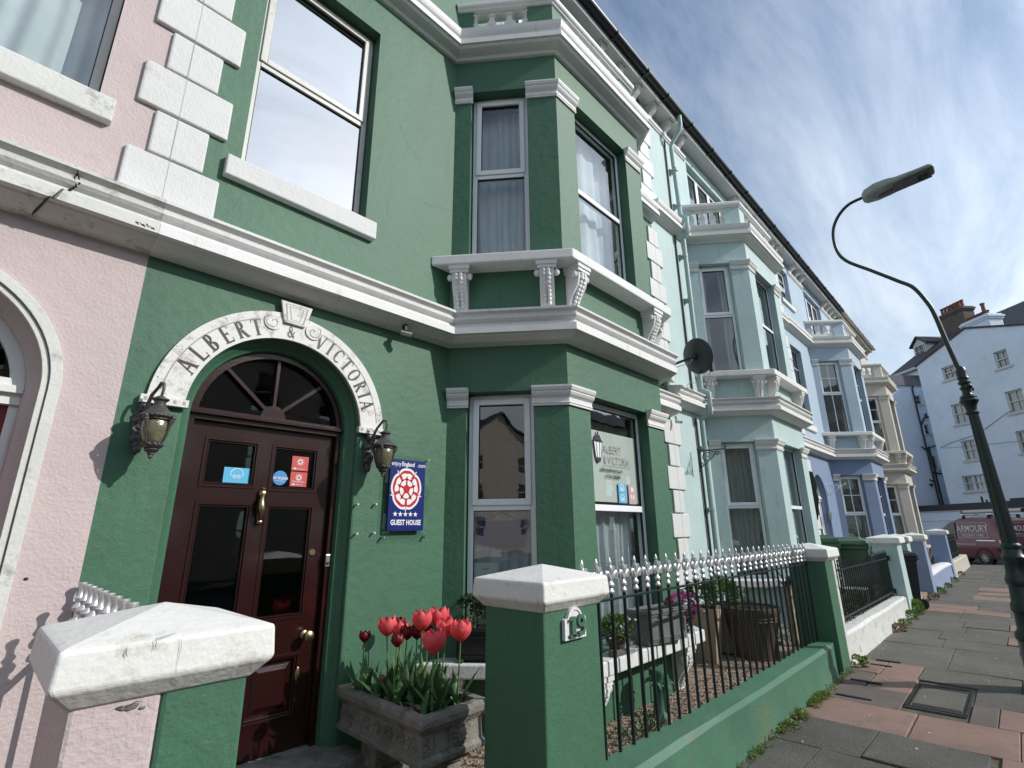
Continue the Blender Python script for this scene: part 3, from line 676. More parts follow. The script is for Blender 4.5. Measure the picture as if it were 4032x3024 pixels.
def door(H, cx, arch, wm, kind):
    """arched doorway: splayed reveal, frame, fanlight, leaf"""
    fw = Fr((0, WY), (1, 0)); r1, r2, dF = .615, .535, .14
    lp1 = [(cx-r1, .1), (cx+r1, .1)]+arc(cx, 2.35, r1, 0, 180, 24)
    def lpr(r): return [(cx-r, .1), (cx+r, .1)]+arc(cx, 2.35, r, 0, 180, 24)
    # moulded reveal: stepped profile round the arch
    rv = MB(); prof = [(r1, 0), (r1-.012, .004), (r1-.02, .02), (r1-.014, .04), (r1-.03, .05), (r1-.045, .075), (r1-.06, .09), (r2+.006, .10), (r2, .12), (r2, .30)]
    for i in range(len(prof)-1):
        a, b = lpr(prof[i][0]), lpr(prof[i+1][0]); n = len(a)
        pts = [fw(x, z, prof[i][1]) for x, z in a]+[fw(x, z, prof[i+1][1]) for x, z in b]
        rv.add(pts, [(j, (j+1) % n, n+(j+1) % n, n+j) for j in range(1, n)])
    rv.build('door_reveal', wm, H, smooth=35)
    st = MB(); st.box(cx-.7, cx+.7, WY-.25, WY+.5, .086, .21); st.build('door_step', 'stone', H, bevel=.01)
    if kind == 'green':
        fm = 'red_wood'
        f = MB(); d0, d1 = dF, dF+.09
        f.fbox(fw, cx-r2, cx-r2+.038, .2, 2.33, d0, d1); f.fbox(fw, cx+r2-.038, cx+r2, .2, 2.33, d0, d1)
        f.fbox(fw, cx-r2, cx+r2, 2.325, 2.36, d0, d1); f.fbox(fw, cx-r2-.004, cx+r2+.004, 2.36, 2.385, d0-.03, d1); f.fbox(fw, cx-r2-.002, cx+r2+.002, 2.385, 2.40, d0-.012, d1)
        f.fprism(fw, [[(cx+r2, 2.395)]+arc(cx, 2.35, r2, 5, 175, 24)+[(cx-r2, 2.395)]+arc(cx, 2.35, r2-.045, 174, 6, 24)], d0, d1)
        D = f.build('door', fm, H, bevel=.004, origin=(cx, WY+.14, .2))
        fan = MB(); hub = (cx, 2.40)
        fan.fprism(fw, [[(cx+.09, 2.395)]+arc(cx, 2.40, .09, 0, 180, 14)], d0+.01, d1-.01)
        for a in (45, 90, 135):
            ca, sa = cos(radians(a)), sin(radians(a)); R_ = r2-.02
            fan.fprism(fw, [[(cx+ca*.08-sa*.013, 2.40+sa*.08+ca*.013), (cx+ca*.08+sa*.013, 2.40+sa*.08-ca*.013), (cx+ca*R_+sa*.013, 2.36+sa*R_-ca*.013), (cx+ca*R_-sa*.013, 2.36+sa*R_+ca*.013)]], d0+.015, d1-.02)
        fan.build('fanlight_bar', fm, D, bevel=.003)
        gl = MB(); gl.loops([[(cx+r2-.04, 2.39)]+arc(cx, 2.35, r2-.03, 6, 174, 20)], lambda a, b: fw(a, b, d0+.055)); gl.build('fanlight_pane', 'glass_dark', D, recalc=False)
        # leaf
        L0, L1, Lb, Lt = cx-.494, cx+.494, .22, 2.325; dl = dF+.045
        ap = [(.99, 1.324, 1.905, 2.215), (1.43, 1.765, 1.895, 2.21), (.99, 1.324, 1.045, 1.79), (1.43, 1.765, 1.03, 1.785), (.99, 1.324, .42, .79), (1.43, 1.765, .42, .79)]
        lf = MB(); lf.fprism(fw, [rect(L0, L1, Lb, Lt)]+[rect(*q) for q in ap], dl, dl+.045)
        for i, q in enumerate(ap):
            for j, (m_, dd) in enumerate(((0, -.006), (.012, .004), (.022, .016))):
                a0, a1, b0, b1 = q[0]+m_, q[1]-m_, q[2]+m_, q[3]-m_; t = .01
                if j < 2: lf.fprism(fw, [rect(a0-.012 if j == 0 else a0, a1+.012 if j == 0 else a1, b0-.012 if j == 0 else b0, b1+.012 if j == 0 else b1), rect(a0+.01, a1-.01, b0+.01, b1-.01)], dl+dd, dl+.03)
        lf.build('door_leaf', fm, D, bevel=.002, seg=1)
        for i, q in enumerate(ap[:4]):
            p_ = MB(); p_.add([fw(q[0], q[2], dl+.03), fw(q[1], q[2], dl+.03), fw(q[1], q[3], dl+.03), fw(q[0], q[3], dl+.03)], [(0, 1, 2, 3)]); p_.build('door_pane', 'glass_dark', D, recalc=False)
        for q in ap[4:]:
            p_ = MB(); p_.fprism(fw, [rect(q[0], q[1], q[2], q[3])], dl+.032, dl+.042)
            a0, a1, b0, b1 = q; k = .05; k2 = .08
            o_ = [fw(a, b, dl+.03) for a, b in rect(a0+k, a1-k, b0+k, b1-k)]; i_ = [fw(a, b, dl+.008) for a, b in rect(a0+k2, a1-k2, b0+k2, b1-k2)]
            p_.add(o_+i_, [(0, 1, 5, 4), (1, 2, 6, 5), (2, 3, 7, 6), (3, 0, 4, 7), (4, 5, 6, 7)]); p_.build('door_panel', fm, D, bevel=.002)
        # knocker, lock, letter flap, knob, keyhole cover, bell
        k = MB(); kx, kz = 1.385, 1.86
        k.ell(fw(kx, kz, dl-.02), .03, .02, .035); k.tube([fw(kx, kz+.01, dl-.02), fw(kx, kz+.04, dl-.03)], .012)
        k.tube([fw(kx, kz-.01, dl-.03), fw(kx-.014, kz-.05, dl-.05), fw(kx-.012, kz-.10, dl-.06), fw(kx-.002, kz-.15, dl-.05), fw(kx, kz-.175, dl-.03)], [.012, .022, .028, .018, .01], 10)
        k.ell(fw(kx, kz-.19, dl-.02), .026, .022, .022); k.build('knocker', 'brass', D, smooth=45)
        k = MB(); rt = Matrix.Rotation(radians(90), 4, 'X')
        k.lathe([(.026, 0), (.026, .008), (.02, .014), (.008, .014)], fw(1.79, 1.457, dl), 16, mtx=rt); k.build('door_lock', 'brass', D, smooth=35)
        k = MB(); k.lathe([(.03, 0), (.03, .01), (.013, .02), (.013, .04), (.026, .05), (.036, .07), (.034, .09), (.018, .10)], fw(1.79, .905, dl), 18, mtx=rt); k.build('door_knob', 'brass', D, smooth=45)
        k = MB(); k.ell(fw(1.768, .66, dl-.004), .017, .006, .05); k.build('keyhole_cover', 'brass', D, smooth=45)
        k = MB(); k.fbox(fw, cx+r2-.046, cx+r2-.008, 1.352, 1.442, d0-.012, d0); b_ = k.build('bell_push', 'steel', D, bevel=.006)
        k = MB(); k.lathe([(.011, 0), (.011, .006), (.006, .008)], fw(cx+r2-.027, 1.38, d0-.012), 14, mtx=rt); k.build('bell_button', 'ink', D)
        # stickers on the glass (inside face of the panes)
        ds = dl+.026
        def st_(a0, a1, b0, b1, m_): q = MB(); q.fbox(fw, a0, a1, b0, b1, ds, ds+.002); return q.build('sticker', m_, D)
        st_(1.129, 1.296, 1.93, 2.034, 'cyan')
        q = MB(); q.fprism(fw, [arc(1.2125, 1.988, .042, -20, 200, 20)+arc(1.2125, 1.988, .038, 200, -20, 20)], ds-.002, ds)
        for sx in (-1, 1):
            q.fprism(fw, [arc(1.2125+sx*.014, 1.972, .012, 0, 360, 16)[:-1], arc(1.2125+sx*.014, 1.972, .008, 0, 360, 16)[:-1]], ds-.002, ds)
            q.fprism(fw, [arc(1.2125+sx*.014, 1.972, .003, 0, 360, 8)[:-1]], ds-.002, ds)
        q.build('sticker_mark', 'signwhite', D)
        q = MB(); q.text('2019/2020', .026, lambda a, b: fw(1.508+a, 1.972+b, ds-.003), bold=.0006); q.text('Great Britain', .012, lambda a, b: fw(1.508+a, 1.958+b, ds-.003)); q.build('sticker_mark', 'signwhite', D)
        q = MB(); q.fprism(fw, [arc(1.508, 1.983, .052, 0, 360, 28)[:-1]], ds, ds+.002); q.build('sticker', 'midblue', D)
        for (b0, b1) in ((2.045, 2.152), (1.928, 2.036)):
            st_(1.583, 1.708, b0, b1, 'redsticker')
            q = MB(); c = (1.645, b1-.042); R_ = .026
            for i in range(8):
                a = 2*pi*i/8; q.fprism(fw, [[(c[0]+.016*cos(a-.3), c[1]+.016*sin(a-.3)), (c[0]+.032*cos(a), c[1]+.032*sin(a)), (c[0]+.016*cos(a+.3), c[1]+.016*sin(a+.3))]], ds-.002, ds)
            q.fprism(fw, [arc(*c, .018, 0, 360, 16)[:-1], arc(*c, .010, 0, 360, 16)[:-1]], ds-.002, ds)
            q.fbox(fw, 1.598, 1.606, b0+.008, b0+.02, ds-.002, ds); q.fbox(fw, 1.609, 1.617, b0+.008, b0+.02, ds-.002, ds)
            q.text('Hotels.com', .014, lambda a, b: fw(1.622+a, b0+.010+b, ds-.002), 'LEFT', .9)
            if b0 < 2: q.text('Exceptional', .02, lambda a, b: fw(1.645+a, b0+.03+b, ds-.002), 'CENTER', .95)
            q.build('sticker_mark', 'signwhite', D)
    else:
        fm = 'white' if kind != 'blue' else 'upvc'
        f = MB(); d0, d1 = dF, dF+.08
        f.fbox(fw, cx-r2, cx-r2+.04, .2, 2.27, d0+.02, d1); f.fbox(fw, cx+r2-.04, cx+r2, .2, 2.27, d0+.02, d1)
        f.fbox(fw, cx-r2, cx+r2, 2.27, 2.33, d0, d1); f.fbox(fw, cx-r2, cx+r2, 2.33, 2.37, d0-.03, d1); f.fbox(fw, cx-r2, cx+r2, 2.37, 2.41, d0-.01, d1)
        f.fprism(fw, [[(cx+r2, 2.40)]+arc(cx, 2.35, r2, 5, 175, 24)+[(cx-r2, 2.40)]+arc(cx, 2.35, r2-.06, 173, 7, 24)], d0, d1)
        D = f.build('door', fm, H, bevel=.006, origin=(cx, WY+.14, .2))
        q = MB(); q.loops([[(cx+r2-.05, 2.41)]+arc(cx, 2.35, r2-.04, 7, 173, 20)], lambda a, b: fw(a, b, d0+.05)); q.build('fanlight_pane', 'glass_dark', D, recalc=False)
        q = MB(); q.fprism(fw, [rect(cx-r2+.04, cx+r2-.04, .21, 2.27)], d0+.05, d0+.09)
        for (a0, a1) in ((cx-.36, cx-.06), (cx+.06, cx+.36)):
            for (b0, b1) in ((.4, .95), (1.15, 2.1)): q.fprism(fw, [rect(a0, a1, b0, b1), rect(a0+.03, a1-.03, b0+.03, b1-.03)], d0+.04, d0+.05)
        q.build('door_leaf', 'red_door' if kind == 'pink' else ('upvc' if kind == 'blue' else 'bin_green'), D, bevel=.004)
        if kind == 'blue':
            q = MB(); q.fbox(fw, cx-.3, cx+.3, 1.15, 2.1, d0+.03, d0+.04); q.build('door_pane', 'glass_dark', D)

GH, fw, c1, cf, c2, CL = house('green_house', 'dark green terraced house with white mouldings and an arched red-brown door', .455, 7.33, (2.87, 3.57, 5.33, 6.03), 1.385, 0, 0, 0, 'green', 'green', 'white', dict(door='green', g1='glass_sky', c1=None, sillm='quoin', win=dict(g='low', u='full')))
PH = house('pink_house', 'pale pink rendered terraced house with a white arched doorway and crimson door', -6.4, .455, (-5.12, -4.42, -2.66, -1.96), -.475, 0, 0, 0, 'pink', 'pink', 'white_old', dict(door='pink', g1='glass', c1='full', w1f='upvc_dirty', sillm='white_old', string='white_old'))[0]
LH = house('pale_house', 'pale mint green terraced house beyond the dark green one, with a downpipe beside its bay', 7.33, 14.65, (8.66, 9.34, 11.12, 11.80), 13.72, .2, .1, .15, 'pale', 'pale', 'trim', dict(door='plain', win=dict(g='full', u='sides', cm='curtain_grey')))[0]
BH = house('blue_house', 'light blue terraced house with deeper blue ground floor and white blinds', 14.65, 21.85, (17.07, 17.85, 19.62, 20.35), 15.50, .2, .1, .2, 'blue', 'blue_low', 'trim', dict(door='blue', win=dict(bars=(2, 2), cur='blind', fm='upvc')))[0]
CH = house('cream_house', 'cream terraced house with stained stone coloured bay at the end of the row', 21.85, 28.0, (23.55, 24.25, 26.0, 26.7), None, .3, .2, .25, 'cream', 'cream', 'cream_trim', dict(gutter='cream_trim', win=dict(bars=(1, 2), cur='low', cm='curtain_grey')))[0]

# pink house arch moulding (a thick rolled architrave)
cx = -.475
def archring(r0_, r1_, d0, d1, m_, nm):
    mb = MB(); mb.fprism(fw, [[(cx+r1_, .1)]+arc(cx, 2.35, r1_, 0, 180, 36)+[(cx-r1_, .1), (cx-r0_, .1)]+arc(cx, 2.35, r0_, 180, 0, 36)+[(cx+r0_, .1)]], d0, d1); mb.build(nm, m_, PH, bevel=.008)
archring(.622, .672, -.034, 0, 'white_old', 'door_architrave'); archring(.590, .618, -.018, .02, 'white_old', 'door_architrave_bead')
# quoin strips
rq = [(3.70-.1, 3.985), (3.985, 4.325), (4.325, 4.668), (4.668, 5.0), (5.0, 5.37), (5.37, 5.72), (5.72, 6.07), (6.07, 6.42), (6.42, 6.77)]
quoins(GH, fw, .487, rq, 'quoin')
rq2 = [(7.1+.34*i, 7.1+.34*(i+1)) for i in range(6)]
quoins(GH, fw, .487, rq2, 'quoin')
rg = [(0.12, .42), (.42, .78), (.78, 1.12), (1.12, 1.47), (1.47, 1.82), (1.82, 2.16), (2.16, 2.51), (2.51, 2.85), (2.85, 3.24)]
quoins(GH, fw, 7.30, rg, 'quoin')
quoins(GH, fw, 7.30, [(3.9+.345*i, 3.9+.345*(i+1)) for i in range(8)], 'quoin')
quoins(GH, fw, 7.30, [(7.15+.34*i, 7.15+.34*(i+1)) for i in range(6)], 'quoin')
quoins(LH, fw, 14.62, [(.15+.35*i, .15+.35*(i+1)) for i in range(9)], 'quoin')
quoins(LH, fw, 14.62, [(3.95+.345*i, 3.95+.345*(i+1)) for i in range(8)], 'quoin')
quoins(LH, fw, 14.62, [(7.3+.34*i, 7.3+.34*(i+1)) for i in range(5)], 'quoin')
quoins(BH, fw, 21.8, [(3.95+.345*i, 3.95+.345*(i+1)) for i in range(8)], 'quoin')
for z0, z1 in ((3.60, 6.76),):
    mb = MB(); mb.fbox(fw, .452, .4545, z0, z1, -.0335, -.0325); mb.build('quoin_joint_line', 'groove', GH)
for z0, z1 in ((.15, 3.2), (3.95, 6.6)):
    mb = MB(); mb.fbox(fw, 7.315, 7.318, z0, z1, -.0335, -.0325); mb.build('quoin_joint_line', 'groove', GH)
# downpipe of the mint house with swan neck to the gutter
mb = MB(); X = 8.31
mb.tube([(X, 3.52, .1), (X, 3.52, 3.40)], .042, 12); mb.tube([(X, 3.47, 3.9), (X, 3.47, 6.85)], .042, 12)
mb.tube([(X, 3.52, 3.40), (X, 3.36, 3.46), (X, 3.34, 3.82), (X, 3.47, 3.9)], .042, 12)
mb.tube([(X, 3.47, 6.85), (X, 3.38, 6.92), (X, 3.36, 7.26), (X, 3.47, 7.36), (X, 3.50, 8.95), (X-.0, 3.46, 9.05), (X, 3.30, 9.22), (X, 3.26, 9.32), (X, 3.26, 9.58)], .042, 12)
for z in (.9, 1.9, 2.9, 4.6, 5.6, 6.5, 7.6, 8.4): mb.tube([(X, 3.52 if z < 3.4 else 3.475, z-.035), (X, 3.52 if z < 3.4 else 3.475, z+.035)], .05, 12); mb.box(X-.075, X+.075, 3.53, WY, z-.02, z+.02)
mb.build('downpipe', 'pipe_teal', LH, smooth=50)
mb = MB(); mb.tube([(X-.11, 3.575, .1), (X-.11, 3.575, 3.4)], .018, 8); mb.tube([(X-.11, 3.575, 3.9), (X-.11, 3.575, 9.1)], .016, 8); mb.build('cable_run', 'pipe', LH)

bb = Fr((0, 2.72), (1, 0))
for o_ in list(GH.children):
    if o_.name.startswith('window') and abs(wloc(o_).y-2.875) < .05 and wloc(o_).z < 2.5:
        mb = MB(); mb.fbox(bb, 4.0, 4.93, 1.86, 2.56, .150, .154); mb.build('roller_blind', 'blind_pale', o_); break
# ------------------------------------------------------------ serif letters for the name board
TK, TN, SF = .20, .10, .055
def bar_(x0, z0, x1, z1, w):
    d = Vector((x1-x0, z1-z0)).normalized(); n = Vector((-d.y, d.x))*w/2
    return [(x0+n.x, z0+n.y), (x0-n.x, z0-n.y), (x1-n.x, z1-n.y), (x1+n.x, z1+n.y)]
def serif(x, z, w=.32): return [(x-w/2, z), (x+w/2, z), (x+w/2, z+SF), (x-w/2, z+SF)]
def bowl(cx, cz, rx, rz, a0, a1, n=14, tk=TK):
    o, i_ = [], []
    for k in range(n+1):
        a = radians(a0+(a1-a0)*k/n); w = TN+(tk-TN)*abs(cos(a))**1.5
        o.append((cx+(rx)*cos(a), cz+(rz)*sin(a))); i_.append((cx+(rx-w)*cos(a), cz+(rz-(TN if abs(sin(a)) > .5 else w))*sin(a)))
    return [[o[k], o[k+1], i_[k+1], i_[k]] for k in range(n)]
def glyph(ch):
    if ch == 'A': return [bar_(.10, 0, .40, 1, TN), bar_(.40, 1, .68, 0, TK), bar_(.20, .34, .58, .34, TN), serif(.10, 0, .26), serif(.68, 0, .32)], .8
    if ch == 'L': return [bar_(.2, 0, .2, 1, TK), serif(.2, .955), bar_(.1, .03, .68, .03, TN), bar_(.64, 0, .68, .24, .05)], .7
    if ch == 'B': return [bar_(.2, 0, .2, 1, TK), serif(.13, .955, .26), serif(.13, 0, .26)]+bowl(.3, .75, .28, .25, -90, 90)+bowl(.3, .26, .34, .27, -90, 90), .72
    if ch == 'E': return [bar_(.2, 0, .2, 1, TK), serif(.15, .955, .28), serif(.15, 0, .28), bar_(.2, .965, .62, .965, TN), bar_(.2, .035, .64, .035, TN), bar_(.2, .52, .5, .52, TN), bar_(.6, 1, .6, .78, .05), bar_(.63, 0, .66, .24, .05), bar_(.49, .62, .49, .42, .045)], .72
    if ch == 'R': return [bar_(.2, 0, .2, 1, TK), serif(.13, .955, .26), serif(.2, 0, .3), bar_(.36, .46, .68, .0, TK), serif(.72, 0, .22)]+bowl(.3, .74, .30, .26, -90, 90), .82
    if ch == 'T': return [bar_(.38, 0, .38, 1, TK), serif(.38, 0, .34), bar_(.04, .965, .72, .965, TN), bar_(.05, 1, .03, .76, .05), bar_(.71, 1, .73, .76, .05)], .76
    if ch == 'V': return [bar_(.12, 1, .42, 0, TK), bar_(.42, 0, .70, 1, TN), serif(.12, .955, .3), serif(.70, .955, .24)], .82
    if ch == 'I': return [bar_(.18, 0, .18, 1, TK), serif(.18, 0, .34), serif(.18, .955, .34)], .36
    if ch == 'O': return bowl(.42, .5, .40, .52, 0, 360, 30), .84
    if ch == 'C': return bowl(.42, .5, .38, .52, 50, 310, 24)+[bar_(.68, .98, .68, .70, .05)], .76
    return bowl(.36, .74, .20, .27, 0, 360, 18, .12)+bowl(.34, .26, .30, .28, 80, 360, 22, .14)+[bar_(.22, .66, .74, .02, .13), bar_(.60, .5, .82, .5, .05), bar_(.64, .26, .74, .5, .06)], .84

# name board over the door
cx, cz, R1, R0 = 1.385, 2.35, .805, .605
NB = thing('name_board', (cx, WY, cz), 'arched flaking white board lettered ALBERT & VICTORIA over the red-brown door', 'sign')
mb = MB(); mb.fprism(fw, [arc(cx, cz, R1, 3.2, 176.8, 60)+arc(cx, cz, R0, 176, 4, 60)], -.028, -.003)
for sx in (-1, 1):
    a0, a1 = sorted((cx+sx*.585, cx+sx*.835)); mb.fbox(fw, a0, a1, cz-.003, cz+.045, -.042, -.003)
mb.build('board', 'board', NB, bevel=.003)
mb = MB()
for a0_, a1_ in ((7, 72), (108, 173)): mb.fprism(fw, [arc(cx, cz, R1-.055, a0_, a1_, 30)+arc(cx, cz, R1-.062, a1_, a0_, 30)], -.0295, -.028)
for sx in (-1, 1):
    for i in range(5): a = cx+sx*(.61+.05*i); mb.fbox(fw, a-.008, a+.008, cz+.012, cz+.032, -.0435, -.042)
mb.build('painted_line', 'groove', NB)
mb = MB(); mb.fprism(fw, [[(cx-.078, 3.075), (cx+.078, 3.075), (cx+.118, 3.24), (cx-.118, 3.24)]], -.05, -.028); mb.build('keystone', 'board', NB, bevel=.004)
mb = MB()
for k, (w, h0, h1) in enumerate(((.085, 3.09, 3.222), (.055, 3.105, 3.205))):
    def q(s_): return [(cx-(w-.022)*s_, h0+(1-s_)*.02), (cx+(w-.022)*s_, h0+(1-s_)*.02), (cx+w*s_, h1-(1-s_)*.02), (cx-w*s_, h1-(1-s_)*.02)]
    mb.fprism(fw, [q(1), q(.88)], -.0515, -.05)
mb.build('keystone_line', 'groove', NB)
for sx in (-1, 1):
    c = (cx+sx*.15, 3.062); mb = MB(); mb.fprism(fw, [arc(*c, .062, 0, 360, 28)[:-1]], -.038, -.028); sc = mb.build('scroll', 'board', NB, bevel=.003)
    mb = MB(); pts = [fw(c[0]+sx*cos(t)*(.004+.0078*t), c[1]+sin(t)*(.004+.0078*t), -.0385) for t in [i*.25 for i in range(29)]]
    mb.tube(pts, [.0028]*29, 5); mb.build('scroll_line', 'groove', sc)
lt = []
for ch, a in zip('ALBERT', (157.0, 147.6, 138.8, 129.5, 120.4, 111.6)): lt.append((ch, a, .122, R0+.022))
lt.append(('&', 91.2, .085, R0+.022))
for ch, a in zip('VICTORIA', (71.5, 64.3, 57.3, 49.6, 41.3, 32.6, 26.2, 19.6)): lt.append((ch, a, .116, R0+.02))
for ch, a, h, rr in lt:
    gl_, wd = glyph(ch); ar = radians(a); mb = MB()
    up_ = Vector((cos(ar), sin(ar))); rt_ = Vector((sin(ar), -cos(ar)))
    def P(x, z, d): q = Vector((cx, cz))+up_*(rr+z*h)+rt_*((x-wd/2)*h*.82); return fw(q.x, q.y, d)
    for i, pl in enumerate(gl_): mb.add([P(x, z, -.0285-.00008*i) for x, z in pl], [tuple(range(len(pl)))])
    mb.build('letter', 'ink', NB, recalc=False)
mb = MB()
for a in (12, 45, 82, 125, 168): mb.fprism(fw, [arc(cx+(R1-.02)*cos(radians(a)), cz+(R1-.02)*sin(radians(a)), .004, 0, 360, 8)[:-1]], -.0288, -.028)
mb.build('screw', 'ink', NB)

# ------------------------------------------------------------ wall lanterns
def lantern(x, z, y, label):
    """z = underside of cap rim, axis at (x, y)"""
    T = thing('wall_lantern', (x, WY, z), label, 'lantern', 'lanterns either side of the door')
    mb = MB(); bx = x-.04; a = Fr((0, WY), (1, 0))
    pts = arc(bx, z-.04, 1, 0, 360, 28)[:-1]
    mb.fprism(a, [[(bx+(p-bx)*.05*(1+.12*sin(7*i)), z-.03+(q-z+.04)*.135*(1+.06*sin(5*i))) for i, (p, q) in enumerate(pts)]], -.02, 0)
    for i in range(7):
        t = i/6; mb.ell(a(bx+.018*sin(i*2.1), z+.085-.23*t, -.022), .03, .014, .026, 8, 5)
    mb.ell(a(bx, z+.10, -.02), .035, .02, .03); mb.ell(a(bx, z-.17, -.02), .025, .018, .03); mb.build('backplate', 'lantern', T, smooth=50)
    mb = MB()
    P = [(bx, WY-.02, z+.03), (bx+.002, WY-.06, z+.085), (bx+.01, WY-.11, z+.16), ((bx+x)/2+.01, (WY+y)/2-.04, z+.205), (x-.006, y+.03, z+.225), (x, y, z+.215), (x+.002, y-.018, z+.18), (x, y, z+.13)]
    mb.tube(P, [.014, .012, .011, .010, .010, .010, .009, .008], 8); mb.tube([(bx, WY-.02, z-.02), (bx, WY-.07, z+.03), (bx+.006, WY-.10, z+.10)], .009, 7); mb.tube([(bx, WY-.02, z-.10), (bx-.004, WY-.06, z-.13), (bx-.004, WY-.09, z-.10), (bx, WY-.08, z-.07)], .008, 7)
    mb.build('arm', 'lantern', T, smooth=50)
    mb = MB(); mb.lathe([(.006, .14), (.018, .135), (.03, .125), (.046, .118), (.046, .112), (.032, .10), (.03, .085), (.034, .08), (.034, .074), (.045, .06), (.06, .042), (.078, .026), (.088, .018), (.093, .008), (.086, -.002), (.078, -.006), (.078, -.014), (.06, -.014)], (x, y, z), 24); 
    for i in range(24): t = 2*pi*i/24; mb.ell((x+.088*cos(t), y+.088*sin(t), z+.004), .008, .008, .006, 6, 4)
    mb.build('cap', 'lantern', T, smooth=35)
    mb = MB(); mb.lathe([(.062, -.012), (.072, -.03), (.074, -.06), (.069, -.10), (.058, -.135), (.044, -.16), (.036, -.166)], (x, y, z), 20); mb.build('lantern_glass', 'lantern_glass', T, smooth=50)
    for k in range(4):
        t = pi/4+pi/2*k; cs, sn = cos(t), sin(t); mb = MB()
        pr = [(.092, -.006), (.090, -.03), (.080, -.055), (.076, -.09), (.068, -.125), (.056, -.152), (.048, -.17)]
        mb.tube([(x+r*cs, y+r*sn, z+h) for r, h in pr], [.013, .014, .009, .0055, .005, .006, .007], 6)
        mb.ell((x+.098*cs, y+.098*sn, z-.004), .014, .014, .016, 7, 5)
        for j in range(3): mb.ell((x+(.096-.005*j)*cs, y+(.096-.005*j)*sn, z-.02-.013*j), .012-.002*j, .012-.002*j, .01, 6, 4)
        mb.build('rib', 'lantern', T, smooth=50)
    mb = MB(); mb.lathe([(.05, -.160), (.056, -.168), (.05, -.178), (.036, -.186), (.04, -.192), (.032, -.204), (.018, -.212), (.020, -.218), (.012, -.226), (.013, -.236), (.002, -.25)], (x, y, z), 18)
    for i in range(12): t = 2*pi*i/12; mb.ell((x+.052*cos(t), y+.052*sin(t), z-.162), .009, .009, .010, 6, 4)
    mb.build('finial', 'lantern', T, smooth=35)
    T.scale = (.94, .94, .94)
    return T
lantern(.622, 2.232, 3.385, 'grey cast lantern left of the door, its shadow falling across the pink wall')
lantern(2.118, 2.232, 3.405, 'grey cast lantern with smoky glass right of the door, above the blue guest house plate')

# ------------------------------------------------------------ blue guest house plate
PL = thing('guest_house_plate', (2.44, WY-.045, 1.6), 'royal blue GUEST HOUSE plate with red and white rose and five stars on clear perspex', 'sign')
mb = MB(); mb.fprism(fw, [rect(2.232, 2.668, 1.535, 2.20)], -.040, -.034); o = mb.build('backing_sheet', 'perspex', PL, bevel=.002)
A0, A1, B0_, B1_ = 2.268, 2.612, 1.605, 2.170
def rr(a0, a1, b0, b1, r, n=5):
    return arc(a1-r, b1-r, r, 0, 90, n)+arc(a0+r, b1-r, r, 90, 180, n)+arc(a0+r, b0+r, r, 180, 270, n)+arc(a1-r, b0+r, r, 270, 360, n)
mb = MB(); mb.fprism(fw, [rr(A0, A1, B0_, B1_, .015)], -.050, -.041); mb.build('plate', 'blueplate', PL)
rc = (2.43, 1.932); dz = -.0502
def petal(r0_, r1_, hw, a, n=10, notch=.0, inn=.42):
    """heart-ish petal outline pointing along angle a"""
    pts = []
    for i in range(n+1):
        t = -1+2*i/n; rr_ = r1_-notch*(1-abs(t))-(.16*(r1_-r0_))*abs(t)**3; ang = a+hw*t
        pts.append((rr_, ang))
    inner = [(r0_, a+hw*inn), (r0_, a-hw*inn)]
    return [(rc[0]+r*cos(w), rc[1]+r*sin(w)*1.14) for r, w in pts+inner]
def layer(k, m_, shapes, nm):
    mb = MB()
    for i, s_ in enumerate(shapes): mb.add([fw(a, b, dz-.0003*k) for a, b in s_], [tuple(range(len(s_)))]) if len(s_) < 5 else mb.loops([s_], lambda a, b: fw(a, b, dz-.0003*k-.00004*i))
    mb.build(nm, m_, PL, recalc=False)
ang5 = [radians(90+72*i) for i in range(5)]
circ = lambda r, n=40: [(rc[0]+r*cos(2*pi*i/n), rc[1]+r*sin(2*pi*i/n)*1.14) for i in range(n)]
layer(1, 'signwhite', [petal(.02, .152, .70, a, 14, .004) for a in ang5]+[[(rc[0]+.162*cos(a+pi/5), rc[1]+.185*sin(a+pi/5)), (rc[0]+.11*cos(a+pi/5-.16), rc[1]+.125*sin(a+pi/5-.16)), (rc[0]+.11*cos(a+pi/5+.16), rc[1]+.125*sin(a+pi/5+.16))] for a in ang5], 'rose_outline')
layer(2, 'signred', [petal(.03, .136, .60, a, 14, .004) for a in ang5]+[[(rc[0]+.146*cos(a+pi/5), rc[1]+.166*sin(a+pi/5)), (rc[0]+.09*cos(a+pi/5-.12), rc[1]+.10*sin(a+pi/5-.12)), (rc[0]+.09*cos(a+pi/5+.12), rc[1]+.10*sin(a+pi/5+.12))] for a in ang5], 'rose_petals')
layer(3, 'signwhite', [petal(.05, .120, .52, a, 14, .012, .85) for a in ang5], 'rose_petals')
layer(4, 'signred', [circ(.074)]+[[(rc[0]+.094*cos(a), rc[1]+.107*sin(a)), (rc[0]+.068*cos(a-.2), rc[1]+.078*sin(a-.2)), (rc[0]+.068*cos(a+.2), rc[1]+.078*sin(a+.2))] for a in ang5+[b+pi/5 for b in ang5]], 'rose_centre')
layer(5, 'signwhite', [petal(.033, .067, .50, a+pi/5, 10, .002, .8) for a in ang5], 'rose_centre')
layer(6, 'signred', [circ(.028, 24)], 'rose_centre')
def star(cx_, cz_, r): return [(cx_+(r if i % 2 == 0 else r*.4)*cos(pi/2+pi/5*i), cz_+(r if i % 2 == 0 else r*.4)*sin(pi/2+pi/5*i)) for i in range(10)]
for i in range(5):
    mb = MB(); mb.loops([star(2.335+.0485*i, 1.733, .0235)], lambda a, b: fw(a, b, -.0505)); mb.build('star', 'signwhite', PL, recalc=False)
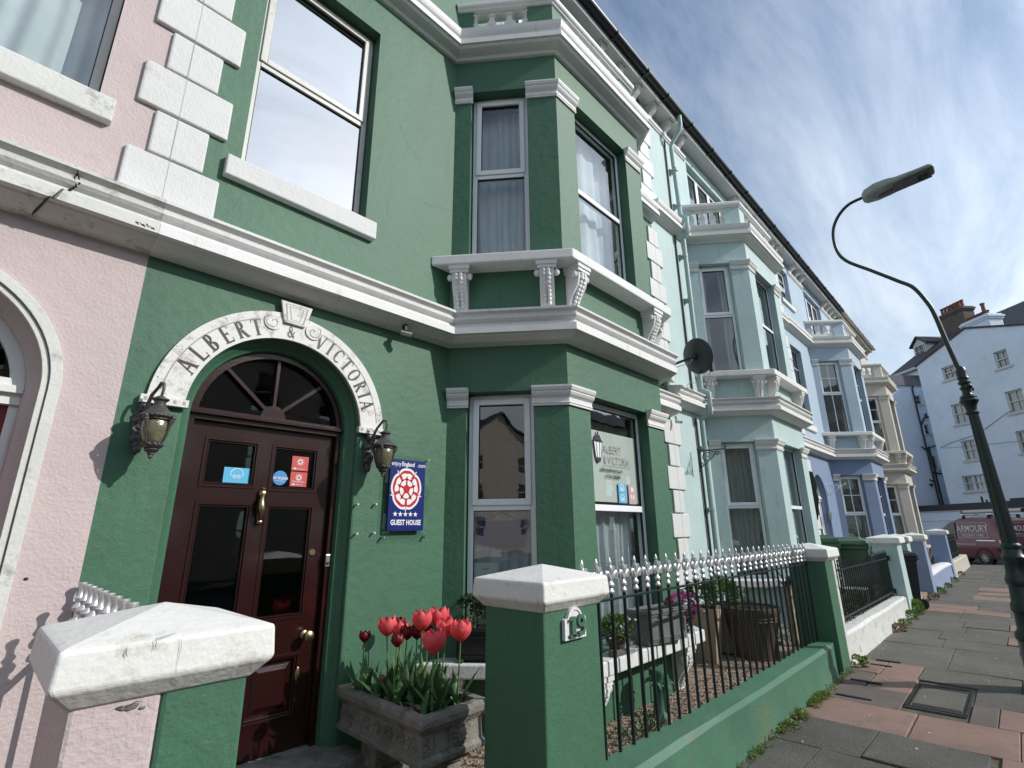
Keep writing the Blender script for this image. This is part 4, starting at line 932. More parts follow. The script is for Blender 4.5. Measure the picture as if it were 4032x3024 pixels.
mb = MB(); mb.text('GUEST HOUSE', .056, lambda a, b: fw(2.44+a, 1.650+b, -.0506), 'CENTER', .80, bold=.0018); mb.build('caption', 'signwhite', PL, recalc=False); mb = MB()
mb.text('enjoy', .050, lambda a, b: fw(2.276+a, 2.118+b, -.0506), 'LEFT', .86, bold=.0003); mb.text('England', .050, lambda a, b: fw(2.376+a, 2.118+b, -.0506), 'LEFT', .82, bold=.0010); mb.text('.com', .050, lambda a, b: fw(2.530+a, 2.118+b, -.0506), 'LEFT', .84, bold=.0003)
mb.build('heading', 'signwhite', PL, recalc=False)
for a, b in ((2.25, 1.555), (2.65, 1.555), (2.25, 2.185), (2.65, 2.185)):
    mb = MB(); mb.tube([fw(a, b, -.048), fw(a, b, 0)], .008, 8); mb.build('standoff_screw', 'steel', PL, smooth=50)
for i, (a, b) in enumerate(((2.17, 1.805), (2.012, 1.80), (2.023, 1.586), (2.17, 1.591))):
    mb = MB(); mb.tube([fw(a, b, 0), fw(a, b, -.04)], .0075, 8)
    tag(mb.build('wall_plug', 'upvc_dirty', smooth=50), ('upper right wall plug of the four beside the blue plate', 'upper left wall plug of the four, nearest the door reveal', 'lower left wall plug of the four, nearest the door reveal', 'lower right wall plug of the four beside the blue plate')[i], 'wall plug', 'empty wall plugs left of the blue plate')

# ------------------------------------------------------------ cameras
def cctv(x, y, z, m_, label, d):
    T = thing('security_camera', (x, y, z), label, 'camera')
    mb = MB(); mb.tube([(x, y, z+.06), (x, y-.01, z)], [.028, .02], 10); mb.tube([(x, y-.01, z), (x+d[0]*.03, y-.03, z-.02)], .01, 8); mb.build('mount', m_ if m_ == 'signwhite' else 'ink', T, smooth=50)
    p = Vector((x, y-.03, z-.03)); dd = Vector(d).normalized(); mb = MB(); mb.tube([p-dd*.045, p+dd*.05], .024, 14); mb.build('camera_body', m_, T, smooth=50)
    mb = MB(); mb.tube([p+dd*.05, p+dd*.056], .019, 14); mb.build('lens', 'ink', T, smooth=50)
cctv(2.29, 3.49, 3.265, 'steel', 'small metal security camera under the green house string course', (.8, -.5, -.2))
cctv(7.32, 3.50, 3.22, 'signwhite', 'white round security camera on the quoined strip between green and mint houses', (.1, -1, -.2))

# ------------------------------------------------------------ window stickers, lettering and hanging plaque (ground floor bay)
ff = Fr((0, 2.853), (1, 0))
WL = thing('window_lettering', (4.5, 2.86, 2.1), 'grey ALBERT & VICTORIA lettering with web address and phone number on the bay window glass', 'sign')
mb = MB(); mb.text('ALBERT', .115, lambda a, b: ff(4.30+a, 2.355+b), 'LEFT', .85); mb.text('& VICTORIA', .115, lambda a, b: ff(4.30+a, 2.245+b), 'LEFT', .78); mb.build('lettering', 'groove', WL, recalc=False); mb = MB(); mb.fbox(ff, 4.30, 4.80, 2.225, 2.229, 0, .001); mb.build('underline', 'groove', WL)
mb = MB(); mb.text('albertandvictoria.com', .052, lambda a, b: ff(4.225+a, 2.16+b), 'LEFT', .86, bold=.0012); mb.text('01323 730948', .052, lambda a, b: ff(4.31+a, 2.095+b), 'LEFT', .86, bold=.0012); mb.build('lettering', 'ink', WL, recalc=False)
LS = thing('lantern_transfer', (4.195, 2.86, 2.23), 'black street lantern transfer stuck on the bay window glass', 'sticker')
def LQ(a, b): return ff(4.195+a, b, -.001)
mb = MB()
for pl in ([(-.015, 2.53), (.0, 2.56), (.015, 2.53), (.006, 2.515), (-.006, 2.515)], [(-.075, 2.45), (.075, 2.45), (.055, 2.475), (.04, 2.505), (.012, 2.52), (-.012, 2.52), (-.04, 2.505), (-.055, 2.475)], [(-.045, 2.285), (.045, 2.285), (.03, 2.25), (.012, 2.235), (-.012, 2.235), (-.03, 2.25)], [(-.085, 2.44), (.085, 2.44), (.085, 2.455), (-.085, 2.455)]): mb.loops([pl], LQ)
for a, b in ((-.07, -.045), (.07, .045), (-.03, -.02), (.03, .02)): mb.loops([[(a-.004, 2.44), (a+.004, 2.44), (b+.004, 2.285), (b-.004, 2.285)]], LQ)
mb.build('outline', 'ink', LS, recalc=False)
mb = MB(); mb.loops([[(-.065, 2.44), (.065, 2.44), (.042, 2.287), (-.042, 2.287)]], lambda a, b: ff(4.195+a, b, .0008)); mb.build('lit_glass', 'signwhite', LS, recalc=False)
for i, z in enumerate((1.955, 1.855)):
    T = thing('round_badge_sticker', (4.58, 2.86, z), 'upper cyan badge sticker on the bay window pane' if i == 0 else 'lower cyan badge sticker on the bay window pane', 'sticker', 'cyan stickers on the bay window')
    mb = MB(); mb.fbox(ff, 4.515, 4.65, z, z+.098, 0, .001); mb.build('card', 'cyan', T)
    mb = MB(); mb.fprism(ff, [arc(4.582, z+.05, .042, -50, 230, 18)+arc(4.582, z+.05, .034, 230, -50, 18)], -.001, 0); mb.fprism(ff, [arc(4.582, z+.04, .02, 0, 360, 14)[:-1], arc(4.582, z+.04, .008, 0, 360, 14)[:-1]], -.001, 0); mb.build('badge', 'signwhite', T)
T = thing('rating_sticker', (4.77, 2.86, 1.85), 'faded pink 9.8 rating sticker at the right edge of the bay window pane', 'sticker')
mb = MB(); mb.fbox(ff, 4.705, 4.845, 1.85, 2.055, 0, .001); mb.build('card', 'pinksticker', T)
mb = MB(); mb.text('9.8', .062, lambda a, b: ff(4.775+a, 1.90+b, -.001), bold=.002); 
for k in range(5): a = pi/2+k*2*pi/5; mb.fprism(ff, [arc(4.775+.017*cos(a), 2.0+.017*sin(a), .012, 0, 360, 10)[:-1]], -.001-.0001*k, 0)
mb.text('Hotels.com', .017, lambda a, b: ff(4.775+a, 1.87+b, -.001)); mb.build('figures', 'signwhite', T, recalc=False)
cc = Fr((2.87, WY), (.70, -.88))
T = thing('hanging_plaque', tuple(cc(.48, 1.48, .2)), 'dark blue plaque hung on a cord inside the lower bay window beside the door', 'plaque')
mb = MB(); mb.fbox(cc, .27, .69, 1.45, 1.685, .20, .215); mb.build('plaque', 'blueplate', T)
mb = MB(); mb.tube([cc(.30, 1.68, .2), cc(.48, 1.76, .2), cc(.66, 1.68, .2)], .003, 5); mb.build('cord', 'ink', T)
T = thing('notice', tuple(cc(.34, 1.1, .16)), 'white printed notice taped inside the lower bay window beside the door', 'notice')
mb = MB(); mb.fbox(cc, .235, .46, 1.05, 1.33, .155, .157); mb.build('paper', 'paper', T)
mb = MB()
for z, w in ((1.28, .08), (1.268, .05), (1.23, .05), (1.19, .16), (1.178, .15), (1.15, .16), (1.135, .12)): mb.fbox(cc, .345-w/2, .345+w/2, z, z+.006, .154, .155)
mb.build('print', 'groove', T)

# ------------------------------------------------------------ satellite dish
T = thing('satellite_dish', (7.12, 3.2, 3.95), 'dark grey oval satellite dish on a wall arm beside the green house corner', 'satellite dish')
dc = Vector((7.47, 3.12, 4.215)); ax = Vector((.93, -.25, .28)).normalized(); q = ax.to_track_quat('Z', 'Y').to_matrix().to_4x4()
mb = MB(); mb.lathe([(.001, -.05), (.10, -.045), (.18, -.03), (.25, -.008), (.30, .014), (.31, .02), (.30, .02), (.25, -.002), (.18, -.024), (.10, -.039), (.001, -.044)], dc, 36, .88, .93, q); mb.build('reflector', 'dish', T, smooth=50)
mb = MB(); mb.tube([(7.10, 3.50, 4.05), (7.12, 3.32, 4.06), dc-ax*.10], .02, 8); mb.tube([(7.10, 3.56, 3.75), (7.10, 3.52, 4.12)], .017, 8); mb.ell(dc-ax*.09, .05, .05, .06); mb.build('arm', 'ink', T, smooth=50)
lnb = dc+ax*.33-Vector((0, 0, .24)); mb = MB(); mb.tube([dc-Vector((0, 0, .27)), lnb], .011, 6); mb.build('feed_arm', 'ink', T)
mb = MB(); mb.tube([lnb+Vector((0, 0, .10)), lnb-Vector((0, 0, .05))], [.034, .038], 10); mb.build('receiver', 'plasticblack', T, smooth=50)
mb = MB(); random.seed(5)
mb.tube([dc-ax*.08, dc-ax*.12+Vector((-.1, 0, -.12)), (7.2, 3.44, 4.02), (7.16, 3.52, 3.75), (7.35, 3.5, 3.6)], .006, 5)
mb.tube([lnb, (7.9, 3.2, 3.86), (7.75, 3.4, 3.9), (7.62, 3.5, 3.75), (7.66, 3.55, 3.5)], .006, 5); mb.build('cable', 'cable', T)

# ------------------------------------------------------------ scroll hooks on the walls
def hook(x, y0, z, m_, label, L=.42, h=.30):
    mb = MB(); a = Fr((x, y0), (0, -1))
    P = lambda u, v: Vector((x, y0-u, z+v))
    mb.tube([P(0, .03), P(0, -h)], .012, 6); mb.tube([P(0, 0), P(L, 0), P(L+.03, .03)], .010, 6); mb.ell(P(0, .04), .02, .02, .02); mb.ell(P(0, -h-.01), .02, .02, .02); mb.ell(P(L+.03, .035), .016, .016, .016)
    for (u, v, r, s_) in ((.13, -.11, .085, 1), (.30, -.05, .04, -1), (.05, -.22, .035, 1)):
        mb.tube([P(u+r*(1-.06*i/1.0*.9)*cos(i*.55*s_+.8), v+r*(1-.055*i)*sin(i*.55*s_+.8)) for i in range(14)], .007, 6)
    mb.tube([P(.02, -.26), P(.10, -.22), P(.22, -.12), P(.30, -.02)], .007, 6)
    return tag(mb.build('hanging_basket_bracket', m_, smooth=50), label, 'bracket')
hook(7.98, 3.5, 2.80, 'iron', 'black scrolled iron basket bracket by the mint house downpipe')
hook(16.25, 3.6, 2.70, 'upvc', 'white scrolled basket bracket on the periwinkle wall')
tag(MB().add([(15.93, 3.56, 1.80), (16.06, 3.56, 1.80), (16.06, 3.56, 2.0), (15.93, 3.56, 2.0), (15.93, 3.6, 1.80), (16.06, 3.6, 1.80), (16.06, 3.6, 2.0), (15.93, 3.6, 2.0)], [(0, 1, 2, 3), (0, 1, 5, 4), (1, 2, 6, 5), (2, 3, 7, 6), (3, 0, 4, 7)]).build('house_number', 'steel', bevel=.01), 'small oval metal house number on the periwinkle wall', 'number plate')
mb = MB(); mb.fprism(Fr((14.55, 3.6), (0, -1)), [[(0, 3.0), (.12, 2.95), (.17, 2.6), (.13, 2.45), (.16, 2.3), (.07, 1.8), (0, 1.7)]], -.01, .01)
tag(mb.build('door_canopy_side', 'plasticblack'), 'black curved canopy side panel beside the blue doorway', 'canopy')

# ------------------------------------------------------------ gate piers and dwarf walls
def pier(name_lbl, cx_, cy, w, body, h=1.235, cap='white_cap', cw=None, second=None, grp='garden piers with pyramid caps'):
    cw = cw or w+.105; T = thing('gate_pier', (cx_, cy, 0), name_lbl, 'pier', grp)
    x0, x1, y0, y1 = cx_-w/2, cx_+w/2, cy-.21, cy+.21
    def tap(x0, x1, m_, nm='shaft'):
        mb = MB(); vs = []
        for z, e in ((-.02, .008), (.5, .003), (h, 0)): vs += [Vector((x0-(e if x0 <= cx_-w/2+.001 else 0), y0-e, z)), Vector((x1+(e if x1 >= cx_+w/2-.001 else 0), y0-e, z)), Vector((x1+(e if x1 >= cx_+w/2-.001 else 0), y1+e, z)), Vector((x0-(e if x0 <= cx_-w/2+.001 else 0), y1+e, z))]
        fs = [(0, 1, 2, 3), (8, 9, 10, 11)]
        for k in (0, 4): fs += [(k+i, k+(i+1) % 4, k+4+(i+1) % 4, k+4+i) for i in range(4)]
        mb.add(vs, fs); mb.build(nm, m_, T, bevel=.012)
    if second: tap(x0, second[0], body); tap(second[0], x1, second[1])
    else: tap(x0, x1, body)
    mb = MB(); hw = cw/2; hy = .42/2+(cw-w)/2; pr = [(w/2+.004, h-.035), (hw-.012, h+.006), (hw, h+.018), (hw-.006, h+.11), (hw-.03, h+.118)]
    vs = []
    for r, z in pr: ry = r-w/2+.21; vs += [Vector((cx_-r, cy-ry, z)), Vector((cx_+r, cy-ry, z)), Vector((cx_+r, cy+ry, z)), Vector((cx_-r, cy+ry, z))]
    vs += [Vector((cx_+.01, cy, h+.178))]
    fs = [(0, 1, 2, 3)]
    for k in range(len(pr)-1): fs += [(4*k+i, 4*k+(i+1) % 4, 4*k+4+(i+1) % 4, 4*k+4+i) for i in range(4)]
    k = 4*(len(pr)-1); fs += [(k+i, k+(i+1) % 4, len(vs)-1) for i in range(4)]
    mb.add(vs, fs); mb.build('cap', cap, T, bevel=.010, seg=3)
    return T
P0 = pier('pink and green party pier with a cracked white pyramid cap, nearest the camera', .466, 1.985, .42, 'pink', 1.215, 'white_cap', .528, (.455, 'green'))
P1 = pier('green gate pier carrying the number 19 plate', 2.285, 1.985, .465, 'green', 1.238, 'white_cap', .57)
P2 = pier('green and white party pier at the far end of the silver tipped railings', 7.50, 1.985, .44, 'green', 1.235, 'white_cap', .56, (7.62, 'white_old'))
P3 = pier('pale mint gate pier behind the plain black railings', 12.82, 1.985, .52, 'pale', 1.28, 'white_cap', .66)
P4 = pier('pale mint party pier behind the black wheelie bin', 14.62, 2.06, .44, 'pale', 1.27, 'white_cap', .56)
P5 = pier('blue gate pier just past the black wheelie bin', 16.62, 1.985, .46, 'blue_pier', 1.28, 'white_cap', .58)
P6 = pier('blue party pier next to the cream wall, in front of the red van', 22.2, 1.985, .48, 'blue_pier', 1.35, 'white_cap', .62)

def dwarf(x0, x1, y0, y1, h, m_, label, top=None, bulge=.0, grp='low garden walls along the pavement'):
    mb = MB(); n = 10; pf = [(y0-.02-bulge*.3, -.03), (y0-bulge, h*.5), (y0, h-.03), (y0+.035, h), (y1-.03, h+.004), (y1, h-.02), (y1, -.03)]
    vs = []
    for i in range(n+1):
        x = x0+(x1-x0)*i/n
        for (y, z) in pf: vs.append(Vector((x, y+random.uniform(-.006, .006), z+(random.uniform(-.006, .006) if z > .1 else 0))))
    k = len(pf); fs = [(i*k+j, (i+1)*k+j, (i+1)*k+(j+1) % k, i*k+(j+1) % k) for i in range(n) for j in range(k)]+[tuple(range(k)), tuple(n*k+j for j in range(k))]
    mb.add(vs, fs); T = thing('garden_wall', ((x0+x1)/2, (y0+y1)/2, 0), label, 'wall', grp)
    mb.build('wall_body', m_, T, smooth=26)
    if top:
        mb = MB(); pf2 = [(y0-.02, h-.01), (y0-.015, h+.03), (y0+.05, h+.07), (y1-.05, h+.075), (y1+.01, h+.03), (y1+.01, h-.01)]
        vs = [Vector((x0+(x1-x0)*i/n, y, z+.03*sin(3.1*i/n))) for i in range(n+1) for y, z in pf2]; k = len(pf2)
        mb.add(vs, [(i*k+j, (i+1)*k+j, (i+1)*k+(j+1) % k, i*k+(j+1) % k) for i in range(n) for j in range(k)]+[tuple(range(k)), tuple(n*k+j for j in range(k))]); mb.build('coping', top, T, smooth=50)
    return T
dwarf(2.50, 6.98, 1.775, 2.01, .325, 'green_rail', 'low green painted wall under the silver tipped railings')
mb = MB(); mb.zprism([(6.98, 1.80), (7.30, 1.83), (7.30, 2.0), (6.98, 2.005)], -.02, .31); 
tag(mb.build('wall_stub', 'green_rail', bevel=.01), 'short recessed green stub between the low green wall and its end pier', 'wall')
dwarf(7.72, 12.56, 1.80, 2.04, .33, 'white_old', 'low pale wall with a lumpy weathered top under plain black railings')
dwarf(16.85, 21.96, 1.80, 2.08, .42, 'blue_pier', 'low blue wall with a rounded white coping', 'white')
dwarf(22.45, 29.2, 1.80, 2.15, .46, 'cream', 'low cream wall at the corner in front of the van')
dwarf(-9.0, -1.6, 1.80, 2.10, .33, 'pink', 'low pink wall left of the pink house gate')

# number plate 19
pf_ = Fr((0, 1.772), (1, 0)); T = thing('house_number_plate', (2.28, 1.77, 1.06), 'white arched house number plate 19 with green numerals on the near gate pier', 'number plate')
ol = [(2.19, 1.062), (2.368, 1.062), (2.368, 1.158), (2.356, 1.165), (2.345, 1.16)]+arc(2.279, 1.150, .062, 12, 168, 14)+[(2.213, 1.16), (2.202, 1.165), (2.19, 1.158)]
mb = MB(); mb.fprism(pf_, [ol], -.016, 0); 
il = [(2.279+(a-2.279)*.86, 1.115+(b-1.115)*.86) for a, b in ol]
mb.fprism(pf_, [ol, il], -.021, -.016); mb.build('plate', 'white', T, bevel=.002)
k = MB(); 
for pl in ([(2.238, 1.075), (2.270, 1.075), (2.270, 1.170), (2.238, 1.170)], [(2.222, 1.072), (2.284, 1.072), (2.284, 1.086), (2.222, 1.086)], [(2.222, 1.146), (2.240, 1.158), (2.240, 1.170), (2.222, 1.158)]): k.fprism(pf_, [pl], -.033, -.018)
k.build('numeral', 'green', T, bevel=.002)
k = MB(); oc = (2.318, 1.145); k.fprism(pf_, [arc(*oc, .030, 0, 360, 24)[:-1], arc(*oc, .012, 0, 360, 16)[:-1]], -.033, -.018)
k.fprism(pf_, [arc(oc[0]-.004, 1.110, .036, 0, -100, 10)+arc(oc[0]-.004, 1.110, .018, -100, 0, 10)], -.034, -.019); k.fprism(pf_, [rect(oc[0]+.013, oc[0]+.032, 1.108, 1.145)], -.0335, -.019); k.fprism(pf_, [arc(2.302, 1.086, .011, 0, 360, 12)[:-1]], -.0345, -.019)
k.build('numeral', 'green', T, bevel=.002)
k = MB()
for a in (2.204, 2.355): k.fprism(pf_, [arc(a, 1.105, .004, 0, 360, 8)[:-1]], -.0175, -.016)
k.build('screw', 'ink', T)

# ------------------------------------------------------------ railings
def fleur():
    """silver three-leaf spearhead, base at z=0, facing -y, height .215"""
    mb = MB(); mb.lathe([(.013, 0), (.024, .006), (.026, .016), (.018, .026), (.013, .034), (.024, .044), (.029, .056), (.024, .066), (.014, .074), (.010, .085), (.012, .11), (.020, .135), (.026, .15), (.018, .168), (.011, .180), (.016, .188), (.013, .202), (.004, .222)], (0, 0, 0), 12, 1, .72)
    for sx in (-1, 1):
        mb.tube([(0, 0, .078), (sx*.014, -.002, .10), (sx*.034, -.004, .128), (sx*.046, -.004, .134), (sx*.052, -.004, .118), (sx*.050, -.004, .098), (sx*.040, -.004, .092)], [.010, .016, .020, .018, .016, .012, .008], 8, .8, up=(0, 1, 0))
        mb.tube([(sx*.002, -.006, .12), (sx*.014, -.012, .150), (sx*.022, -.014, .166), (sx*.024, -.012, .155)], [.008, .013, .011, .005], 7)
    return mb
R1_ = thing('railing', (4.9, 1.97, .3), 'black railing topped with silver fleur-de-lis between the two green piers', 'railing')
mb = MB(); mb.box(2.515, 7.285, 1.955, 1.985, 1.165, 1.180); mb.box(2.505, 2.53, 1.95, 1.99, .31, 1.178); mb.build('top_rail', 'iron', R1_, bevel=.002)
b0 = MB(); b0.tube([(0, 0, -.44), (0, 0, .44)], .0105, 8)
bar0 = fin0 = None
for i in range(31):
    x = 2.648+.1518*i
    if bar0 is None:
        bar0 = MB().tube([(x, 1.97, .29), (x, 1.97, 1.215)], .0115, 8).build('bar', 'iron', R1_, smooth=50)
        f = fleur(); f.v = [v+Vector((x, 1.97, 1.20)) for v in f.v]; fin0 = f.build('finial', 'silver', R1_, smooth=50)
    else:
        for s_ in (bar0, fin0): c = s_.copy(); c.location.x += .1518*i; c.rotation_euler.z = random.uniform(-.12, .12); COL.objects.link(c); c.parent = R1_
R2_ = thing('railing', (10.2, 1.97, .3), 'plain black railing with thin pointed bars in front of the mint house', 'railing')
mb = MB(); mb.box(7.70, 12.58, 1.955, 1.985, 1.005, 1.025); mb.box(7.70, 12.58, 1.955, 1.985, .40, .425); mb.box(12.5, 12.57, 1.93, 2.0, .97, 1.06); mb.box(12.5, 12.57, 1.93, 2.0, .37, .46); mb.build('rail', 'iron', R2_)
bar0 = None
for i in range(37):
    x = 7.80+.13*i
    if bar0 is None: bar0 = MB().tube([(x, 1.97, .34), (x, 1.97, 1.10), (x, 1.97, 1.17)], [.011, .011, .002], 6).build('bar', 'iron', R2_)
    else: c = bar0.copy(); c.location.x += .13*i; COL.objects.link(c); c.parent = R2_
R3_ = thing('railing', (.466, 2.9, .1), 'side railing with silver crown finials between the pink and green front gardens', 'railing')
mb = MB(); mb.box(.45, .48, 2.2, 3.58, 1.13, 1.145); mb.box(.45, .48, 2.2, 3.58, .22, .235); mb.build('rail', 'iron', R3_)
bar0 = fin0 = None
for i in range(10):
    y = 2.17+.147*(i+.35)
    if bar0 is None:
        bar0 = MB().tube([(.466, y, .12), (.466, y, 1.18)], .0115, 8).build('bar', 'iron', R3_, smooth=50)
        mb = MB(); mb.lathe([(.014, 0), (.024, .006), (.022, .02), (.012, .03), (.013, .055), (.024, .064), (.028, .078), (.022, .09), (.012, .10), (.016, .112), (.022, .122), (.018, .13), (.012, .14), (.013, .165), (.021, .19), (.020, .196), (.004, .196)], (.466, y, 1.165), 14); fin0 = mb.build('finial', 'silver', R3_, smooth=40)
    else:
        for s_ in (bar0, fin0): c = s_.copy(); c.location.y += .147*i; COL.objects.link(c); c.parent = R3_
R4_ = thing('railing', (25.5, 1.97, .4), 'black railing on the cream corner wall in front of the van', 'railing')
mb = MB(); mb.box(22.5, 27.9, 1.955, 1.985, 1.22, 1.25); mb.box(22.5, 27.9, 1.955, 1.985, .60, .63); mb.box(22.5, 27.9, 1.96, 1.98, 1.10, 1.12); mb.build('rail', 'iron', R4_)
bar0 = None
for i in range(45):
    x = 22.6+.12*i
    if bar0 is None: bar0 = MB().tube([(x, 1.97, .46), (x, 1.97, 1.30)], .011, 6).build('bar', 'iron', R4_)
    else: c = bar0.copy(); c.location.x += .12*i; COL.objects.link(c); c.parent = R4_

# cracks and flaked paint
def crack(par, pts, w, nm='crack', m_='ink'):
    mb = MB(); pts = [Vector(p) for p in pts]; mb.tube(pts, [w*(.35+.65*random.random()) if 0 < i < len(pts)-1 else w*.2 for i in range(len(pts))], 5, .5); return mb.build(nm, m_, par)
random.seed(77)
yc = 1.985-.21-(.528-.42)/2
crack(P0, [(.345, yc+.002, 1.318), (.343, yc-.002, 1.305), (.347, yc-.002, 1.296)], .003); crack(P0, [(.405, yc-.001, 1.331), (.407, yc-.002, 1.318), (.405, yc-.002, 1.300)], .003); crack(P0, [(.405, yc+.001, 1.329), (.43, yc+.003, 1.333), (.452, yc+.004, 1.337)], .0035)
crack(P0, [(.466+.0, yc-.001, 1.335), (.468, yc-.002, 1.30), (.465, yc-.002, 1.25), (.467, yc+.002, 1.225)], .0012, m_='groove')
mb = MB()
for i in range(16): mb.ell((.385+random.gauss(0, .018), 1.7735, 1.165+random.gauss(0, .004)), .009, .003, .004, 6, 4)
mb.build('plaster_patch', 'lead', P0, smooth=50)
crack(P0, [(.35, 1.769, 1.168), (.365, 1.766, 1.172), (.38, 1.767, 1.168), (.395, 1.766, 1.176), (.408, 1.767, 1.172)], .0025)
def cS(a, k): p, z = STR[k]; return (a, WY-p-.001, z+3.285)
crack(PH, [cS(.02, 15), cS(.035, 13), cS(.028, 11), cS(.045, 9), cS(.02, 7), cS(.03, 6), cS(-.005, 5), cS(-.03, 4), cS(-.045, 4), (-.06, WY-.16, 3.34), (-.085, WY-.09, 3.298), (-.095, WY-.04, 3.288)], .009)
crack(PH, [cS(.03, 14), cS(.05, 12), cS(.055, 10), cS(.035, 8)], .006); crack(PH, [cS(.0, 5), cS(-.02, 4)], .010)
for k in range(6): crack(PH, [(.33+.016*k, WY-.203, 3.365+.02*random.random()), (.34+.016*k, WY-.204, 3.372+.015*random.random()), (.352+.016*k, WY-.203, 3.358+.01*random.random())], .005)
crack(PH, [cS(.452, 15), cS(.45, 13), cS(.456, 10), cS(.452, 7), cS(.454, 5), cS(.452, 4), (.452, WY-.09, 3.298)], .0012, m_='groove')
tag(crack(None, [(.02, 3.55, 2.0), (.02, 3.55, 2.0), (.021, 3.55, 2.001)], .001), 'tiny dark chip in the pink wall', 'chip') if False else None
mb = MB(); mb.ell((.245, WY-.002, 1.39), .010, .003, .008, 7, 4); mb.build('chip', 'ink', PH)

M['green_line'] = mat('green_hairline', (.03, .085, .055), .8, 0, var=.1)
random.seed(91)
def hair(par, x, z, L, ang, fr_=None, w=.0008):
    pts = []; q = Vector((x, z)); a = ang
    for i in range(9):
        pts.append((fr_ or fw)(q.x, q.y, -.0004)); a += random.uniform(-.5, .5)*.6; q = q+Vector((cos(a), sin(a)))*L/8; a = a*.7+ang*.3
    crack(par, pts, w, 'hairline_crack', 'green_line')
for x, z, L, an in ((2.15, 5.55, .5, -.9), (2.45, 4.7, .6, .2), (2.1, 4.35, .4, 1.4), (2.35, 2.75, .35, -1.2), (.62, 1.75, .3, 1.3), (2.55, 1.35, .4, -.2), (.60, 2.9, .25, .6)): hair(GH, x, z, L, an)
for s_, z, L, an in ((.9, 2.15, .25, .1), (.88, 1.2, .25, -.1), (.95, 5.4, .25, .3), (.05, 5.0, .3, 1.3)): hair(GH, s_, z, L, an, c1)
# ------------------------------------------------------------ stone trough with tulips
T = thing('stone_trough', (2.19, 3.06, .1), 'weathered carved stone trough on a pedestal, full of red and coral tulips', 'planter')
x0, x1, y0, y1 = 1.955, 2.44, 2.60, 3.53
mb = MB()
def ringz(e, z): return [(x0-e, y0-e, z), (x1+e, y0-e, z), (x1+e, y1+e, z), (x0-e, y1+e, z)]
pr = [(-.035, .335), (.0, .345), (.004, .375), (-.012, .395), (-.018, .50), (-.006, .515), (.004, .53), (.016, .545), (.018, .575), (.010, .60), (-.045, .60), (-.05, .53), (-.05, .50)]
vs = [Vector(p) for e, z in pr for p in ringz(e, z)]
fs = [(4*k+i, 4*k+(i+1) % 4, 4*k+4+(i+1) % 4, 4*k+4+i) for k in range(len(pr)-1) for i in range(4)]+[(0, 1, 2, 3)]
mb.add(vs, fs); mb.build('trough', 'stone', T, bevel=.006)
mb = MB()    # carved relief: scroll work along the side, lion mask and beaded panel on the end
for i in range(7):
    y = y0+.08+.125*i; c = Vector((x0+.012, y, .447))
    for k in range(12):
        t = k*.55; mb.ell(c+Vector((0, .038*cos(t)*(1-.05*k), .036*sin(t)*(1-.05*k))), .012, .010, .010, 5, 3)
    mb.ell(c, .014, .014, .014, 6, 4); mb.ell(c+Vector((0, .062, .02)), .010, .018, .010, 6, 4); mb.ell(c+Vector((0, .062, -.025)), .010, .012, .018, 6, 4)
for i in range(44): mb.ell((x0+.008, y0+.015+.0208*i, .385), .010, .0075, .0075, 5, 3)
mb.build('side_carving', 'stone', T, smooth=50); mb = MB()
for i in range(8):
    for x in (2.06, 2.17): mb.ell((x, y0+.012, .41+.0115*i), .005, .006, .005, 5, 3)
for i in range(9):
    for z in (.402, .498): mb.ell((2.06+.0138*i, y0+.012, z), .005, .006, .005, 5, 3)
mb.ell((2.25, y0+.01, .45), .035, .03, .045, 10, 7); mb.ell((2.25, y0-.014, .435), .016, .016, .014); mb.ell((2.238, y0-.008, .462), .008, .008, .006); mb.ell((2.262, y0-.008, .462), .008, .008, .006)
for k in range(12): t = 2*pi*k/12; mb.ell((2.25+.042*cos(t), y0+.012, .45+.05*sin(t)), .013, .014, .013, 6, 4)
for k in range(8): mb.ell((2.0+.012*sin(k*2.), y0+.01, .41+.011*k), .012, .008, .010, 5, 3)
mb.build('end_carving', 'stone', T, smooth=50)
def soilpatch(x0, x1, y0, y1, z, T, amp=.012, nm='soil', m_='soil'):
    mb = MB(); nx, ny = 14, 14
    vs = [Vector((x0+(x1-x0)*i/nx, y0+(y1-y0)*j/ny, z+amp*noise.noise(Vector((i*1.3, j*1.7, z*9))))) for j in range(ny+1) for i in range(nx+1)]
    mb.add(vs, [(j*(nx+1)+i, j*(nx+1)+i+1, (j+1)*(nx+1)+i+1, (j+1)*(nx+1)+i) for j in range(ny) for i in range(nx)]); return mb.build(nm, m_, T, smooth=80)
soilpatch(x0+.045, x1-.045, y0+.045, y1-.045, .545, T, .03)
for y in (2.78, 3.32):
    mb = MB(); mb.box(2.02, 2.38, y-.13, y+.13, .085, .14); mb.box(2.07, 2.33, y-.09, y+.09, .14, .29); mb.box(2.03, 2.37, y-.12, y+.12, .29, .336); mb.build('pedestal', 'stone', T, bevel=.015)

